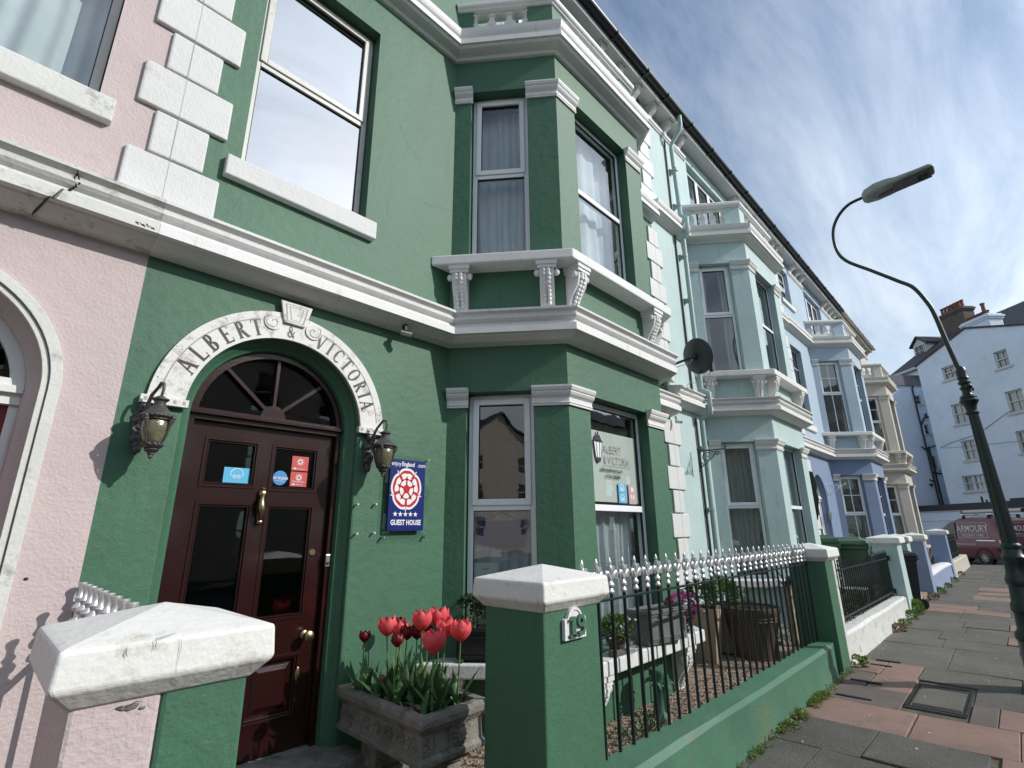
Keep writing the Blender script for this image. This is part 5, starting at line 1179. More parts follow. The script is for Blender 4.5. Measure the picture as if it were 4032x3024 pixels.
random.seed(3)
def tulip(x, y, z, r, kind, nl=3):
    m_ = {'p': 'petal_pink', 'r': 'petal_red', 's': 'petal_pale'}[kind]
    zb = .545; r *= .93; h = r*2.15; zt = z-h*.5
    bx, by = x+random.uniform(-.02, .02), y+random.uniform(-.02, .02)
    bx = min(max(bx, 2.02), 2.38)
    T = thing('tulip', (bx, by, zb), None, 'tulip', 'tulips in the stone trough')
    top = Vector((x, y, zt)); mid = Vector(((x+bx)/2+random.uniform(-.012, .012), (y+by)/2, (zb+zt)/2))
    mb = MB(); mb.tube([(bx, by, zb-.02), mid, top], [.0055, .005, .0045], 7); mb.build('stem', 'stem', T, smooth=60)
    mb = MB(); opn = {'p': .60, 'r': .5, 's': .35}[kind]
    for ring_ in range(2):
        for k in range(3):
            a = 2*pi*k/3+ring_*pi/3+x*40; ca, sa = cos(a), sin(a); hh = h*(1.0 if ring_ == 0 else .94); hh *= random.uniform(.93, 1.07); n = 7; flr = random.uniform(-.02, .28) if kind == 'p' else random.uniform(-.05, .15)
            vs = []
            for j in range(n+1):
                t = j/n; rad = r*(.12+.98*sin(min(1, t*1.45)*pi/2)**.8-.28*max(0, t-.55)/.45*(1-flr*3.4)); wv = r*.85*sin(pi*min(.97, .10+.80*t))**.7
                if t > .82: wv *= (1-(t-.82)/.18)*.9+.08
                for s_ in (-1, -.5, 0, .5, 1):
                    aa = a+s_*wv/max(rad, r*.3)*.95; rr_ = rad*(1-.10*abs(s_)+(.06 if ring_ else 0))
                    vs.append(top+Vector((rr_*cos(aa), rr_*sin(aa), hh*t*(1-.05*abs(s_)))))
            mb.add(vs, [(j*5+i, j*5+i+1, (j+1)*5+i+1, (j+1)*5+i) for j in range(n) for i in range(4)])
    mb.build('flower', m_, T, smooth=70, recalc=False)
    for k in range(nl):
        a = random.uniform(0, 2*pi); mb = MB(); L = random.uniform(.20, .34) if kind != 's' else .14
        mb.leaf((bx, by, zb), (cos(a)*.45, sin(a)*.45, 1.1), L, random.uniform(.018, .030), up=Vector((cos(a), sin(a), .01)), bend=random.uniform(.15, .9), n=7, fold=.25); mb.build('leaf', 'leaf', T, smooth=70, recalc=False)
    return T
TL = [(2.015, 3.35, .917, .040, 'r', 'dark red opened tulip, leftmost in the stone trough'), (2.125, 3.25, .977, .066, 'p', 'tall coral tulip second from the left, against the green wall'),
      (2.196, 3.2, .952, .060, 'p', 'coral tulip half hidden behind two dark red tulips'), (2.324, 3.4, .955, .045, 'r', 'dark red tulip furthest back in the trough'), (2.041, 3.0, .933, .042, 'r', 'small dark red tulip hanging lowest of the red ones'),
      (2.185, 3.1, .947, .047, 'r', 'dark red tulip left of the centre pair'), (2.193, 3.0, .962, .048, 'r', 'dark red tulip right of the centre pair'), (2.35, 3.1, .934, .046, 'r', 'dark red tulip tucked behind the front coral tulip'),
      (2.192, 2.95, 1.04, .068, 'p', 'broad coral tulip with a petal flung out to the right'), (2.372, 3.0, 1.032, .068, 'p', 'tallest coral tulip at the back right'), (2.315, 2.85, .989, .064, 'p', 'coral tulip between the tallest and the rightmost one'),
      (2.355, 2.75, .978, .070, 'p', 'rightmost coral tulip beside the green pier'), (2.099, 2.7, .955, .074, 'p', 'nearest wide open coral tulip at the front of the trough'), (2.079, 3.2, .675, .026, 's', 'wilted pale pink tulip low on the left'), (2.208, 3.3, .638, .018, 's', 'tiny pale tulip bud low among the leaves')]
for x, y, z, r, k, lb in TL:
    t_ = tulip(x, y, z, r, k, 4 if k != 's' else 2); t_['label'] = lb
lf = MB(); random.seed(8)
for i in range(30):
    bx, by = random.uniform(2.03, 2.36), random.uniform(2.68, 3.45); a = random.uniform(0, 2*pi)
    lf.leaf((bx, by, .54), (cos(a)*.55, sin(a)*.55, 1), random.uniform(.12, .30), random.uniform(.014, .032), up=Vector((cos(a), sin(a), .01)), bend=random.uniform(.1, 1.1), n=7, fold=.3)
tag(lf.build('tulip_leaves', 'leaf', smooth=70, recalc=False), 'mass of broad green tulip leaves filling the stone trough', 'leaves', kind='stuff')

# ------------------------------------------------------------ bushes
def bush(mb, c, rx, ry, rz, n, L=.03, w=.009, droop=.4):
    for i in range(n):
        v = Vector((random.gauss(0, 1), random.gauss(0, 1), random.gauss(0, 1))).normalized()*random.uniform(.35, 1)**.5
        p = Vector(c)+Vector((v.x*rx, v.y*ry, v.z*rz)); d = (v+Vector((0, 0, .5))).normalized()+Vector((random.uniform(-.5, .5), random.uniform(-.5, .5), random.uniform(-.3, .3)))
        s_ = d.normalized().cross(Vector((random.uniform(-1, 1), random.uniform(-1, 1), 1))).normalized()*w*random.uniform(.7, 1.3); d = d.normalized()*L*random.uniform(.6, 1.3)
        mb.add([p-s_*.4, p+d*.5-s_, p+d, p+d*.5+s_], [(0, 1, 2, 3)])
    return mb
def box_planter(T, P, w, l, h, m_, lip=.012, feet=True, tapr=.012, nm='planter_body', panel=True):
    """P(u, v, z): u along, v depth"""
    mb = MB(); pr = [(-tapr-.02, 0), (-tapr-.004, .004), (-tapr-.004, .02), (-tapr, .03), (-.012, h-.06), (-.004, h-.05), (-.004, h-.035), (lip*.6, h-.03), (lip*.6, h), (-.018, h), (-.022, h-.05), (-.022, h-.06)]
    vs = [P(a, b, z) for e, z in pr for a, b in ((-l/2-e, -w/2-e), (l/2+e, -w/2-e), (l/2+e, w/2+e), (-l/2-e, w/2+e))]
    fs = [(4*k+i, 4*k+(i+1) % 4, 4*k+4+(i+1) % 4, 4*k+4+i) for k in range(len(pr)-1) for i in range(4)]+[(0, 1, 2, 3)]
    mb.add(vs, fs); o_ = mb.build(nm, m_, T, bevel=.002)
    if panel:
        mb = MB(); z0, z1 = .045, h-.075; k = l/2-.035; c = .035
        ol = [(-k+c, z0), (k-c, z0), (k, z0+c*.6), (k, z1-c*.6), (k-c, z1), (-k+c, z1), (-k, z1-c*.6), (-k, z0+c*.6)]
        il = [(a*.93, (b-(z0+z1)/2)*.86+(z0+z1)/2) for a, b in ol]
        mb.prism([ol, il], lambda a, b: P(a, -w/2+tapr*(1-b/h)-.004, b), lambda a, b: P(a, -w/2+tapr+.01, b)); mb.build('moulded_panel', m_, T, bevel=.001, seg=1)
    mb = MB(); vs = [P(a, b, h-.014+.008*sin(a*60+b*50)) for b in (-w/2+.02, -w/6, w/6, w/2-.02) for a in (-l/2+.02, -l/6, l/6, l/2-.02)]
    mb.add(vs, [(j*4+i, j*4+i+1, j*4+i+5, j*4+i+4) for j in range(3) for i in range(3)]); mb.build('soil', 'soil', T)
    return o_
# black planter with geranium on the canted sill
ca_ = Fr((2.87, WY), (.70, -.88))
T = thing('black_planter', tuple(ca_(.36, .612, -.09)), 'black moulded planter with a red geranium on the bay sill beside the door', 'planter')
box_planter(T, lambda u, v, z: ca_(.38+u, .63+z, -.10+v), .165, .46, .235, 'blackplanter')
mb = MB()
for a in (.20, .56): mb.fbox(ca_, a-.02, a+.02, .611, .635, -.185, -.02)
mb.build('foot', 'bin_green', T, bevel=.004)
T = thing('geranium', tuple(ca_(.36, .84, -.09)), 'leggy dark geranium with one red flower head in the black planter', 'plant'); random.seed(12)
mb = MB(); st_ = MB()
for i in range(11):
    a = .2+.035*i; tp = ca_(a+random.uniform(-.05, .05), .93+random.uniform(.0, .16), -.10+random.uniform(-.07, .07)); st_.tube([ca_(a, .82, -.1), (ca_(a, .9, -.1)+tp)/2+Vector((0, 0, .02)), tp], .004, 5)
    bush(mb, tp, .045, .045, .03, 44, .028, .014)
bush(mb, ca_(.36, .92, -.1), .2, .08, .06, 160, .03, .014)
st_.build('stem', 'dry', T, smooth=60); mb.build('foliage', 'foliage', T)
mb = MB()
for i in range(50): v = Vector((random.gauss(0, 1), random.gauss(0, 1), random.gauss(0, 1))).normalized()*.03; mb.ell(ca_(.47, 1.10, -.12)+v, .008, .008, .006, 5, 3)
mb.build('flower_head', 'red_flower', T)
# things on the front sill
T = thing('lead_planter', (4.55, 2.60, .612), 'grey lead-effect trough planter with bare soil on the front bay sill', 'planter')
rotm = Matrix.Rotation(radians(-7), 3, 'Z')
box_planter(T, lambda u, v, z: Vector((4.60, 2.58, .615+z))+rotm @ Vector((u, v, 0)), .24, .60, .285, 'lead')
def pot(T, c, r0, r1, h, m_='terracotta_dark', rim=.03, nm='pot', bands=False):
    pr = [(r0*.9, 0), (r0, .005), (r0+(r1-r0)*.8, h-rim-.005), (r1+.008, h-rim), (r1+.014, h-rim*.6), (r1+.014, h-.004), (r1+.006, h), (r1-.012, h), (r1-.02, h-.03)]
    if bands: pr[3:3] = [(r0+(r1-r0)*.72, h*.72), (r0+(r1-r0)*.72+.012, h*.74), (r0+(r1-r0)*.74, h*.77), (r0+(r1-r0)*.78+.010, h*.80), (r0+(r1-r0)*.80, h*.82)]; pr.pop(2)
    mb = MB(); mb.lathe(pr, c, 28); mb.build(nm, m_, T, smooth=40)
    mb = MB(); mb.lathe([(.001, h-.04), (r1*.5, h-.035), (r1-.014, h-.045)], c, 18); mb.build('soil', 'soil', T, smooth=60)
T = thing('small_flower_pot', (3.90, 2.58, .615), 'small terracotta pot of bushy green leaves at the left of the front sill', 'plant pot')
pot(T, (3.93, 2.60, .618), .055, .075, .12); mb = MB(); random.seed(4); bush(mb, (3.93, 2.60, .80), .13, .12, .10, 520, .045, .010)
for i in range(14): a = random.uniform(0, 6.28); mb.leaf((3.93, 2.6, .76), (cos(a), sin(a), .8), random.uniform(.12, .2), .010, bend=.9)
mb.build('foliage', 'foliage_light', T)
mb = MB(); 
for i in range(9): mb.ell((3.93+random.uniform(-.14, .14), 2.55+random.uniform(-.08, .05), .80+random.uniform(-.06, .10)), .012, .010, .009, 6, 4)
mb.build('flower', 'white_flower', T)
random.seed(6)
def crumple(c, rx, ry, rz, n=260):
    mb = MB(); m = 16; k = 9; vs = []
    for j in range(k+1):
        for i in range(m):
            a = 2*pi*i/m; t = j/k; r = 1-.35*t+.28*noise.noise(Vector((i*1.1, j*1.3, c[0]*7))); vs.append(Vector((c[0]+rx*r*cos(a), c[1]+ry*r*sin(a), c[2]+rz*t*(1+.3*noise.noise(Vector((i*.9, j, 3.3)))))))
    mb.add(vs, [(j*m+i, j*m+(i+1) % m, (j+1)*m+(i+1) % m, (j+1)*m+i) for j in range(k) for i in range(m)]); return mb
tag(crumple((4.02, 2.57, .616), .17, .075, .07).build('plastic_wrapping', 'bag', smooth=0, label=None), 'crumpled clear plastic wrapping round the small pot on the sill', 'plastic wrapping')
T = thing('wrapped_chrysanthemum', (5.16, 2.56, .612), 'magenta chrysanthemum in a clear wrapped pot at the right of the front sill', 'plant')
pot(T, (5.14, 2.60, .615), .05, .07, .11, 'blackplanter'); crumple((5.14, 2.60, .615), .13, .085, .17).build('wrapping', 'bag', T)
mb = MB(); random.seed(7)
for i in range(120):
    v = Vector((random.gauss(0, 1), random.gauss(0, 1), random.gauss(0, 1))).normalized(); c = Vector((5.10, 2.58, .86))+Vector((v.x*.25, v.y*.12, v.z*.11))
    for k in range(22):
        d = (v*1.1+Vector((random.gauss(0, 1), random.gauss(0, 1), random.gauss(0, 1))).normalized()).normalized(); s_ = d.cross(Vector((.3, .2, 1))).normalized()*.0042
        mb.add([c-s_*.4, c+d*.02-s_, c+d*.032, c+d*.02+s_], [(0, 1, 2, 3)])
mb.build('flower', 'mum', T); mb = MB(); bush(mb, (5.13, 2.60, .78), .14, .09, .07, 200, .04, .012); mb.build('foliage', 'foliage', T)
tag(MB().box(3.80, 3.98, 2.535, 2.60, .613, .655).build('brick', 'brick_dark', bevel=.004), 'piece of dark brick lying on the front sill under the plastic', 'brick')
tag(MB().tube([(4.95, 2.545, .62), (5.0, 2.54, .64), (5.04, 2.55, .625), (5.05, 2.56, .62)], [.012, .018, .016, .006], 8).build('lizard_ornament', 'bin_green', smooth=60), 'small green ornament on the sill in front of the lead planter', 'ornament')

# square terracotta pots, round pot, far shrubs in the green garden
def sqpot(c, w, h, label, m_='terracotta', yawd=12, tp=.75):
    T = thing('square_terracotta_pot', c, label, 'plant pot', 'tall square terracotta pots in the gravel garden'); q = Matrix.Rotation(radians(yawd), 3, 'Z')
    def P(e, z): return [Vector(c)+q @ Vector((a*e, b*e, z)) for a, b in ((-1, -1), (1, -1), (1, 1), (-1, 1))]
    pr = [(w*tp, 0), (w, h), (w-.025, h), (w-.03, h-.06)]; mb = MB(); mb.add([v for e, z in pr for v in P(e, z)], [(4*k+i, 4*k+(i+1) % 4, 4*k+4+(i+1) % 4, 4*k+4+i) for k in range(3) for i in range(4)]+[(0, 1, 2, 3)]); mb.build('pot', m_, T, bevel=.006)
    mb = MB(); mb.add(P(w-.028, h-.05), [(0, 1, 2, 3)]); mb.build('soil', 'soil', T); return T
random.seed(21)
sqpot((6.42, 3.0, .085), .20, .60, 'pale terracotta square pot, nearer of the two, just past the bay sill')
T = thing('pot_shrub', (6.42, 3.0, .66), 'white flowered shrub with dark leaves in the nearer square pot', 'shrub'); mb = MB(); bush(mb, (6.42, 3.0, .80), .22, .18, .17, 700, .05, .016); mb.build('foliage', 'foliage', T)
mb = MB()
for i in range(46): mb.ell((6.32+random.gauss(0, .11), 2.95+random.gauss(0, .08), .86+random.gauss(0, .08)), .020, .016, .012, 6, 4)
mb.build('flower', 'white_flower', T)
sqpot((7.05, 2.98, .085), .22, .57, 'orange terracotta square pot on a saucer, further of the two', 'terracotta', 8)
T = thing('pot_shrub', (7.05, 2.98, .62), 'bright green leafy shrub in the further square pot', 'shrub'); mb = MB(); bush(mb, (7.0, 2.98, .78), .30, .22, .18, 1000, .055, .016); mb.build('foliage', 'foliage_light', T)
tag(MB().lathe([(.24, 0), (.30, .012), (.31, .03), (.29, .03), (.26, .015)], (7.1, 2.95, .088), 28).build('pot_saucer', 'blackplanter', smooth=50), 'black saucer under the further square pot', 'saucer')
T = thing('round_terracotta_pot', (7.0, 2.60, .085), 'big round banded terracotta pot in the corner by the far green pier', 'plant pot'); pot(T, (6.98, 2.62, .086), .23, .33, .58, 'terracotta_dark', .05, bands=True)
T = thing('pot_seedling', (7.0, 2.62, .6), 'small feathery green plant in the big round pot', 'plant'); mb = MB(); bush(mb, (7.0, 2.64, .66), .06, .05, .08, 130, .05, .005); mb.build('foliage', 'foliage_light', T)
T = thing('stepping_stones', (8.2, 2.9, .085), 'stack of flat grey stones in the mint house garden', 'stones'); mb = MB()
for i in range(5): mb.box(7.9+.1*i, 8.5+.08*i, 2.6+.1*i, 3.2, .086+.05*i, .13+.05*i)
mb.build('stone_slab', 'stone', T, bevel=.01)
def spiky(c, n, L, m_, label, w=.012, nm='spiky_plant', trunk=.0, cat='plant', dr=.8):
    T = thing(nm, c, label, cat); mb = MB()
    for i in range(n):
        a = random.uniform(0, 6.28); e = random.uniform(.1, 1.3); mb.leaf(Vector(c)+Vector((0, 0, trunk)), (cos(a), sin(a), e), L*random.uniform(.6, 1.1), w, bend=random.uniform(.1, dr), n=6)
    mb.build('leaves', m_, T, recalc=False)
    if trunk: MB().tube([c, Vector(c)+Vector((.02, 0, trunk*.5)), Vector(c)+Vector((0, 0, trunk+.03))], [.05, .04, .045], 9).build('trunk', 'dry', T, smooth=60)
    return T
spiky((7.95, 2.45, .09), 46, .42, 'iron', 'dark spiky plant with a fibrous stem behind the far green pier', .012, trunk=.72, nm='cordyline')
spiky((9.6, 2.55, .09), 70, .75, 'dry', 'dried strappy palm plant behind the plain railings, nearest of three', .016, trunk=.25, nm='dried_palm')
spiky((10.4, 2.5, .09), 60, .7, 'foliage_grey', 'grey green strappy plant behind the plain railings, middle of three', .016, trunk=.2, nm='strappy_plant')
spiky((11.2, 2.6, .09), 50, .6, 'dry', 'dried strappy clump behind the plain railings, furthest of three', .016, trunk=.1, nm='dried_clump')
mb = MB(); random.seed(31)
for i in range(9): bush(mb, (8.4+.45*i, 2.4+random.uniform(-.1, .3), .25), .25, .2, .18, 200, .06, .014)
tag(mb.build('garden_undergrowth', 'foliage', recalc=False), 'dark undergrowth filling the mint house garden', 'undergrowth', kind='stuff')
for i, x in enumerate((8.7, 9.0, 9.45, 9.9)):
    mb = MB(); mb.lathe([(.004, -.14), (.004, 0), (.016, .01), (.02, .03), (.012, .045)], (x, 2.15, .50), 8); 
    tag(mb.build('yellow_flower', 'hose', smooth=60), ('first tiny yellow flower behind the plain railings, nearest the camera', 'second tiny yellow flower behind the plain railings', 'third tiny yellow flower behind the plain railings', 'last tiny yellow flower behind the plain railings, furthest away')[i], 'flower', 'yellow flowers behind the plain railings')
# corbelled leg and green post under the sill, hose, ground plants
T = thing('drain_gully_post', (4.35, 2.35, .09), 'green painted cast post with a leafy capital under the bay sill', 'post'); mb = MB(); mb.lathe([(.08, 0), (.07, .03), (.055, .05), (.052, .22), (.062, .24), (.055, .26), (.06, .30), (.075, .34), (.07, .36)], (4.35, 2.48, .086), 20); mb.build('shaft', 'green', T, smooth=40)
mb = MB()
for k in range(10): t = 2*pi*k/10; mb.leaf((4.35+.055*cos(t), 2.48+.055*sin(t), .34), (cos(t)*.5, sin(t)*.5, 1), .11, .022, bend=2.0)
mb.build('capital', 'green', T)
tag(MB().tube([(2.95, 2.25, .10), (3.15, 2.32, .13), (3.25, 2.25, .12), (3.22, 2.17, .11), (3.05, 2.15, .10)], .012, 8).build('hose', 'hose', smooth=60), 'short loop of yellow hose on the gravel behind the railings', 'hose')
random.seed(40); mb = MB(); peb = MB()
for i in range(26): bush(mb, (random.uniform(2.7, 4.8), random.uniform(2.05, 2.5), .10), .12, .08, .05, 60, .035, .010)
tag(mb.build('ground_cover_plants', 'foliage_grey', recalc=False), 'low weedy ground cover on the gravel behind the railings', 'weeds', kind='stuff')
for i in range(7500):
    x = random.uniform(1.5, 7.3); y = random.uniform(2.02, 3.3)
    if x > 2.9 and y > 2.72+.0 and x < 6.1: continue
    r = random.uniform(.006, .017); c = Vector((x, y, .088)); a = random.uniform(0, 3.14)
    p = [Vector((r*cos(a+k*2.09), r*sin(a+k*2.09), 0)) for k in range(3)]
    peb.add([c+p[0], c+p[1], c+p[2], c+Vector((p[0].x*.2, p[1].y*.2, r*.9))], [(0, 1, 3), (1, 2, 3), (2, 0, 3)])
tag(peb.build('gravel_stones', 'pebble', recalc=False), 'loose brown gravel stones in the front garden', 'gravel', kind='stuff')
# weeds and grass along the wall foot
random.seed(50); gr = MB(); wd = MB(); rdw = MB()
for i in range(300):
    x = random.choice((random.uniform(3.0, 7.6), random.uniform(4.8, 6.3)))
    if noise.noise(Vector((x*3.1, 4.1, 0))) < -.12: continue
    x += 0; y = 1.755-abs(random.gauss(0, .035)); hgt = .10 if 5.2 < x < 6.2 and random.random() < .6 else .045
    for k in range(5):
        a = random.uniform(0, 6.28); gr.leaf((x, y, -.005), (cos(a)*.6, sin(a)*.6-.2, 1), hgt*random.uniform(.5, 1.3), .0035, bend=.8, n=3)
    if random.random() < .5: bush(wd if random.random() < .7 else rdw, (x+.03, y, .015), .05, .03, .018, 12, .022, .007)
for cx_, n, r_, h_ in ((12.95, 620, .24, .15), (12.2, 150, .12, .08), (11.3, 90, .12, .05), (10.7, 160, .12, .05), (15.6, 160, .15, .08), (17.1, 200, .2, .08), (18.9, 120, .2, .05), (20.8, 140, .2, .07), (7.75, 120, .10, .06), (23.5, 160, .3, .08)):
    bush(wd if n != 160 else rdw, (cx_, 1.72, h_*.6), r_, .09, h_, n, .05, .018)
tag(gr.build('grass_tufts', 'grass', recalc=False), 'thin grass growing along the foot of the green wall', 'grass', kind='stuff')
tag(wd.build('weeds', 'foliage_light', recalc=False), 'leafy weeds growing where the garden walls meet the pavement', 'weeds', kind='stuff')
tag(rdw.build('reddish_weeds', 'dry', recalc=False), 'reddish dead weeds along the wall foot', 'weeds', kind='stuff')
mb = MB()
for i in range(70): bush(mb, (8.0+random.uniform(0, 4.4), 2.02+random.uniform(-.06, .03), .36), .05, .03, .015, 9, .03, .009)
tag(mb.build('moss_on_wall', 'foliage_grey', recalc=False), 'mossy growth on top of the pale wall under the railings', 'moss', kind='stuff')
random.seed(60); mb = MB()
for i in range(80):
    x = random.uniform(3.2, 14); y = random.uniform(-.2, 1.7); r = random.uniform(.004, .012); mb.add([(x-r, y, .003), (x, y-r*.6, .004), (x+r, y, .003), (x, y+r, .005)], [(0, 1, 2, 3)])
tag(mb.build('litter_specks', 'paper', recalc=False), 'small pale specks of litter on the paving', 'litter', kind='stuff')

# manhole cover and little iron strips
T = thing('manhole_cover', (6.78, .88, 0), 'square inset manhole cover framed in black ribbed iron on the pavement', 'manhole cover'); mb = MB()
mb.box(6.38, 7.36, .66, 1.10, -.02, -.003); mb.build('frame_bed', 'slab_grey', T)
mb = MB(); mb.box(6.40, 6.415, .665, 1.095, -.01, .004); mb.box(7.32, 7.335, .665, 1.095, -.01, .004); mb.box(6.40, 7.335, .655, .668, -.01, .004); mb.box(6.40, 7.335, 1.088, 1.10, -.01, .004)
for i in range(26): mb.box(6.42+.035*i, 6.438+.035*i, .672, .690, -.006, .003); mb.box(6.42+.035*i, 6.438+.035*i, 1.066, 1.084, -.006, .003)
for i in range(20):
    for x, w in ((6.43, .02), (6.475, .035), (7.22, .035), (7.29, .02)): mb.box(x, x+w, .70+.018*i, .709+.018*i, -.006, .003)
mb.build('frame', 'plasticblack', T)
mb = MB(); mb.box(6.53, 7.20, .70, 1.055, -.02, .002); mb.build('lid', 'slab_grey', T, bevel=.003)
for i, (x, y, L, nm) in enumerate(((6.35, 1.50, .30, 'black iron drain strip in the paving nearest the green wall'), (7.05, 1.52, .28, 'black iron drain strip in the pole shadow'), (7.95, 1.53, .22, 'short black iron drain strip by the mint house wall'), (8.25, 1.50, .25, 'black iron drain strip with cement edge by the mint house wall'))):
    tag(MB().box(x-.02, x+.02, y-L/2, y+L/2, -.02, .006).build('drain_strip', 'plasticblack', bevel=.004), nm, 'drain strip')
# ------------------------------------------------------------ street lamp
T = thing('street_lamp', (7.85, .106, 0), 'dark green fluted cast iron street lamp with a swan neck and grey head', 'street lamp')
px, py = 7.85, .106
mb = MB(); mb.lathe([(.17, -.02), (.17, .05), (.15, .07), (.145, .45), (.16, .47), (.155, .52), (.125, .56), (.12, .72), (.135, .74), (.13, .80), (.115, .83), (.105, .98), (.118, 1.0), (.122, 1.05), (.11, 1.08), (.098, 1.12), (.092, 1.22), (.104, 1.24), (.104, 1.28), (.082, 1.31), (.074, 1.36), (.088, 1.375), (.088, 1.40), (.072, 1.42)], (px, py, 0), 28); mb.build('base', 'post', T, smooth=35)
mb = MB(); n = 48; vs = []; hs = [(1.40, .070), (1.9, .063), (2.4, .055), (2.86, .047)]
for z, r in hs:
    for i in range(n): vs.append(Vector((px+(r*(1-.07*(i % 3 == 0)))*cos(2*pi*i/n), py+(z-1.4)*.01+(r*(1-.07*(i % 3 == 0)))*sin(2*pi*i/n), z)))
mb.add(vs, [(j*n+i, j*n+(i+1) % n, (j+1)*n+(i+1) % n, (j+1)*n+i) for j in range(3) for i in range(n)]); mb.build('fluted_shaft', 'post', T)
py2 = py+.02
mb = MB(); mb.lathe([(.046, 2.84), (.062, 2.85), (.064, 2.87), (.05, 2.885), (.052, 2.92), (.06, 2.95), (.075, 2.98), (.088, 3.0), (.088, 3.015), (.076, 3.03), (.08, 3.05), (.066, 3.07), (.05, 3.08), (.042, 3.10), (.044, 3.14), (.055, 3.155), (.056, 3.17), (.04, 3.18), (.038, 3.20), (.058, 3.215), (.060, 3.232), (.046, 3.25), (.046, 3.27), (.060, 3.28), (.052, 3.30), (.052, 3.36), (.046, 3.40), (.028, 3.43)], (px, py2, 0), 24); mb.build('collar', 'post', T, smooth=32)
mb = MB(); mb.ell((px-.06, py2-.03, 3.17), .034, .034, .034); mb.tube([(px-.06, py2-.03, 3.17), (px-.05, py2-.03, 3.10)], .016, 8); mb.ell((px-.07, py2-.06, 3.13), .012, .012, .03); mb.build('boss', 'post', T, smooth=50)
def sm(pts, n=6):
    P_ = [Vector(p) for p in pts]; out = []
    for i in range(len(P_)-1):
        p0, p1, p2, p3 = P_[max(i-1, 0)], P_[i], P_[i+1], P_[min(i+2, len(P_)-1)]
        for k in range(n):
            t = k/n; out.append(.5*((2*p1)+(p2-p0)*t+(2*p0-5*p1+4*p2-p3)*t*t+(3*p1-p0-3*p2+p3)*t**3))
    return out+[P_[-1]]
neck = sm([(px, .14, 3.40), (px, .19, 3.8), (px, .225, 4.12), (px, .262, 4.30), (px, .36, 4.55), (px, .50, 4.70), (px, .75, 4.95), (px, 1.00, 5.20), (px, 1.085, 5.42), (px, 1.08, 5.70), (px, .99, 5.90), (px, .84, 6.03), (px, .66, 6.06)])
mb = MB(); mb.tube(neck, [.027-.006*min(1, i/len(neck)*1.5) for i in range(len(neck))], 12); mb.build('swan_neck', 'post', T, smooth=60)
mb = MB(); H0 = Vector((px, .66, 6.03)); hd = Vector((0, -.80, .055)); secs = [(0, .07, .06), (.05, .12, .10), (.2, .15, .125), (.38, .155, .11), (.5, .15, .075), (.75, .145, .056), (.93, .14, .052), (.985, .115, .042), (1.0, .07, .02)]
vs = []; k = 16
for t, w, h in secs:
    c = H0+hd*t
    for i in range(k):
        a = 2*pi*i/k; x = w*(abs(cos(a))**.6)*(1 if cos(a) > 0 else -1); z = h*(abs(sin(a))**.7)*(1 if sin(a) > 0 else -.45); vs.append(c+Vector((x, 0, z)))
mb.add(vs, [(j*k+i, j*k+(i+1) % k, (j+1)*k+(i+1) % k, (j+1)*k+i) for j in range(len(secs)-1) for i in range(k)]+[tuple(range(k)), tuple((len(secs)-1)*k+i for i in range(k))]); Lh = mb.build('lamp_head', 'lamphead', T, smooth=50)
mb = MB(); 
for (t0, t1, w, dz_) in ((.44, .95, .105, -.036), (.22, .42, .035, -.060)):
    a, b = H0+hd*t0, H0+hd*t1; vs = [a+Vector((-w, 0, dz_)), a+Vector((w, 0, dz_)), b+Vector((w, 0, dz_+.0)), b+Vector((-w, 0, dz_))]; mb.add(vs+[v-Vector((0, 0, .008)) for v in vs], [(0, 1, 2, 3), (4, 5, 6, 7), (0, 1, 5, 4), (1, 2, 6, 5), (2, 3, 7, 6), (3, 0, 4, 7)])
mb.build('diffuser', 'lampglass', Lh, bevel=.003)
mb = MB()
for i in range(2):
    for j in range(2): c = H0+hd*(.80+.075*j)+Vector((-.035+.07*i, 0, -.047)); mb.box(c.x-.028, c.x+.028, c.y-.024, c.y+.024, c.z-.002, c.z+.001)
mb.build('lamp_cluster', 'ink', Lh)
MB().lathe([(.035, 0), (.035, .015), (.022, .03), (.002, .034)], H0+hd*.2+Vector((0, 0, .118)), 12).build('light_sensor', 'lampglass', Lh, smooth=50)

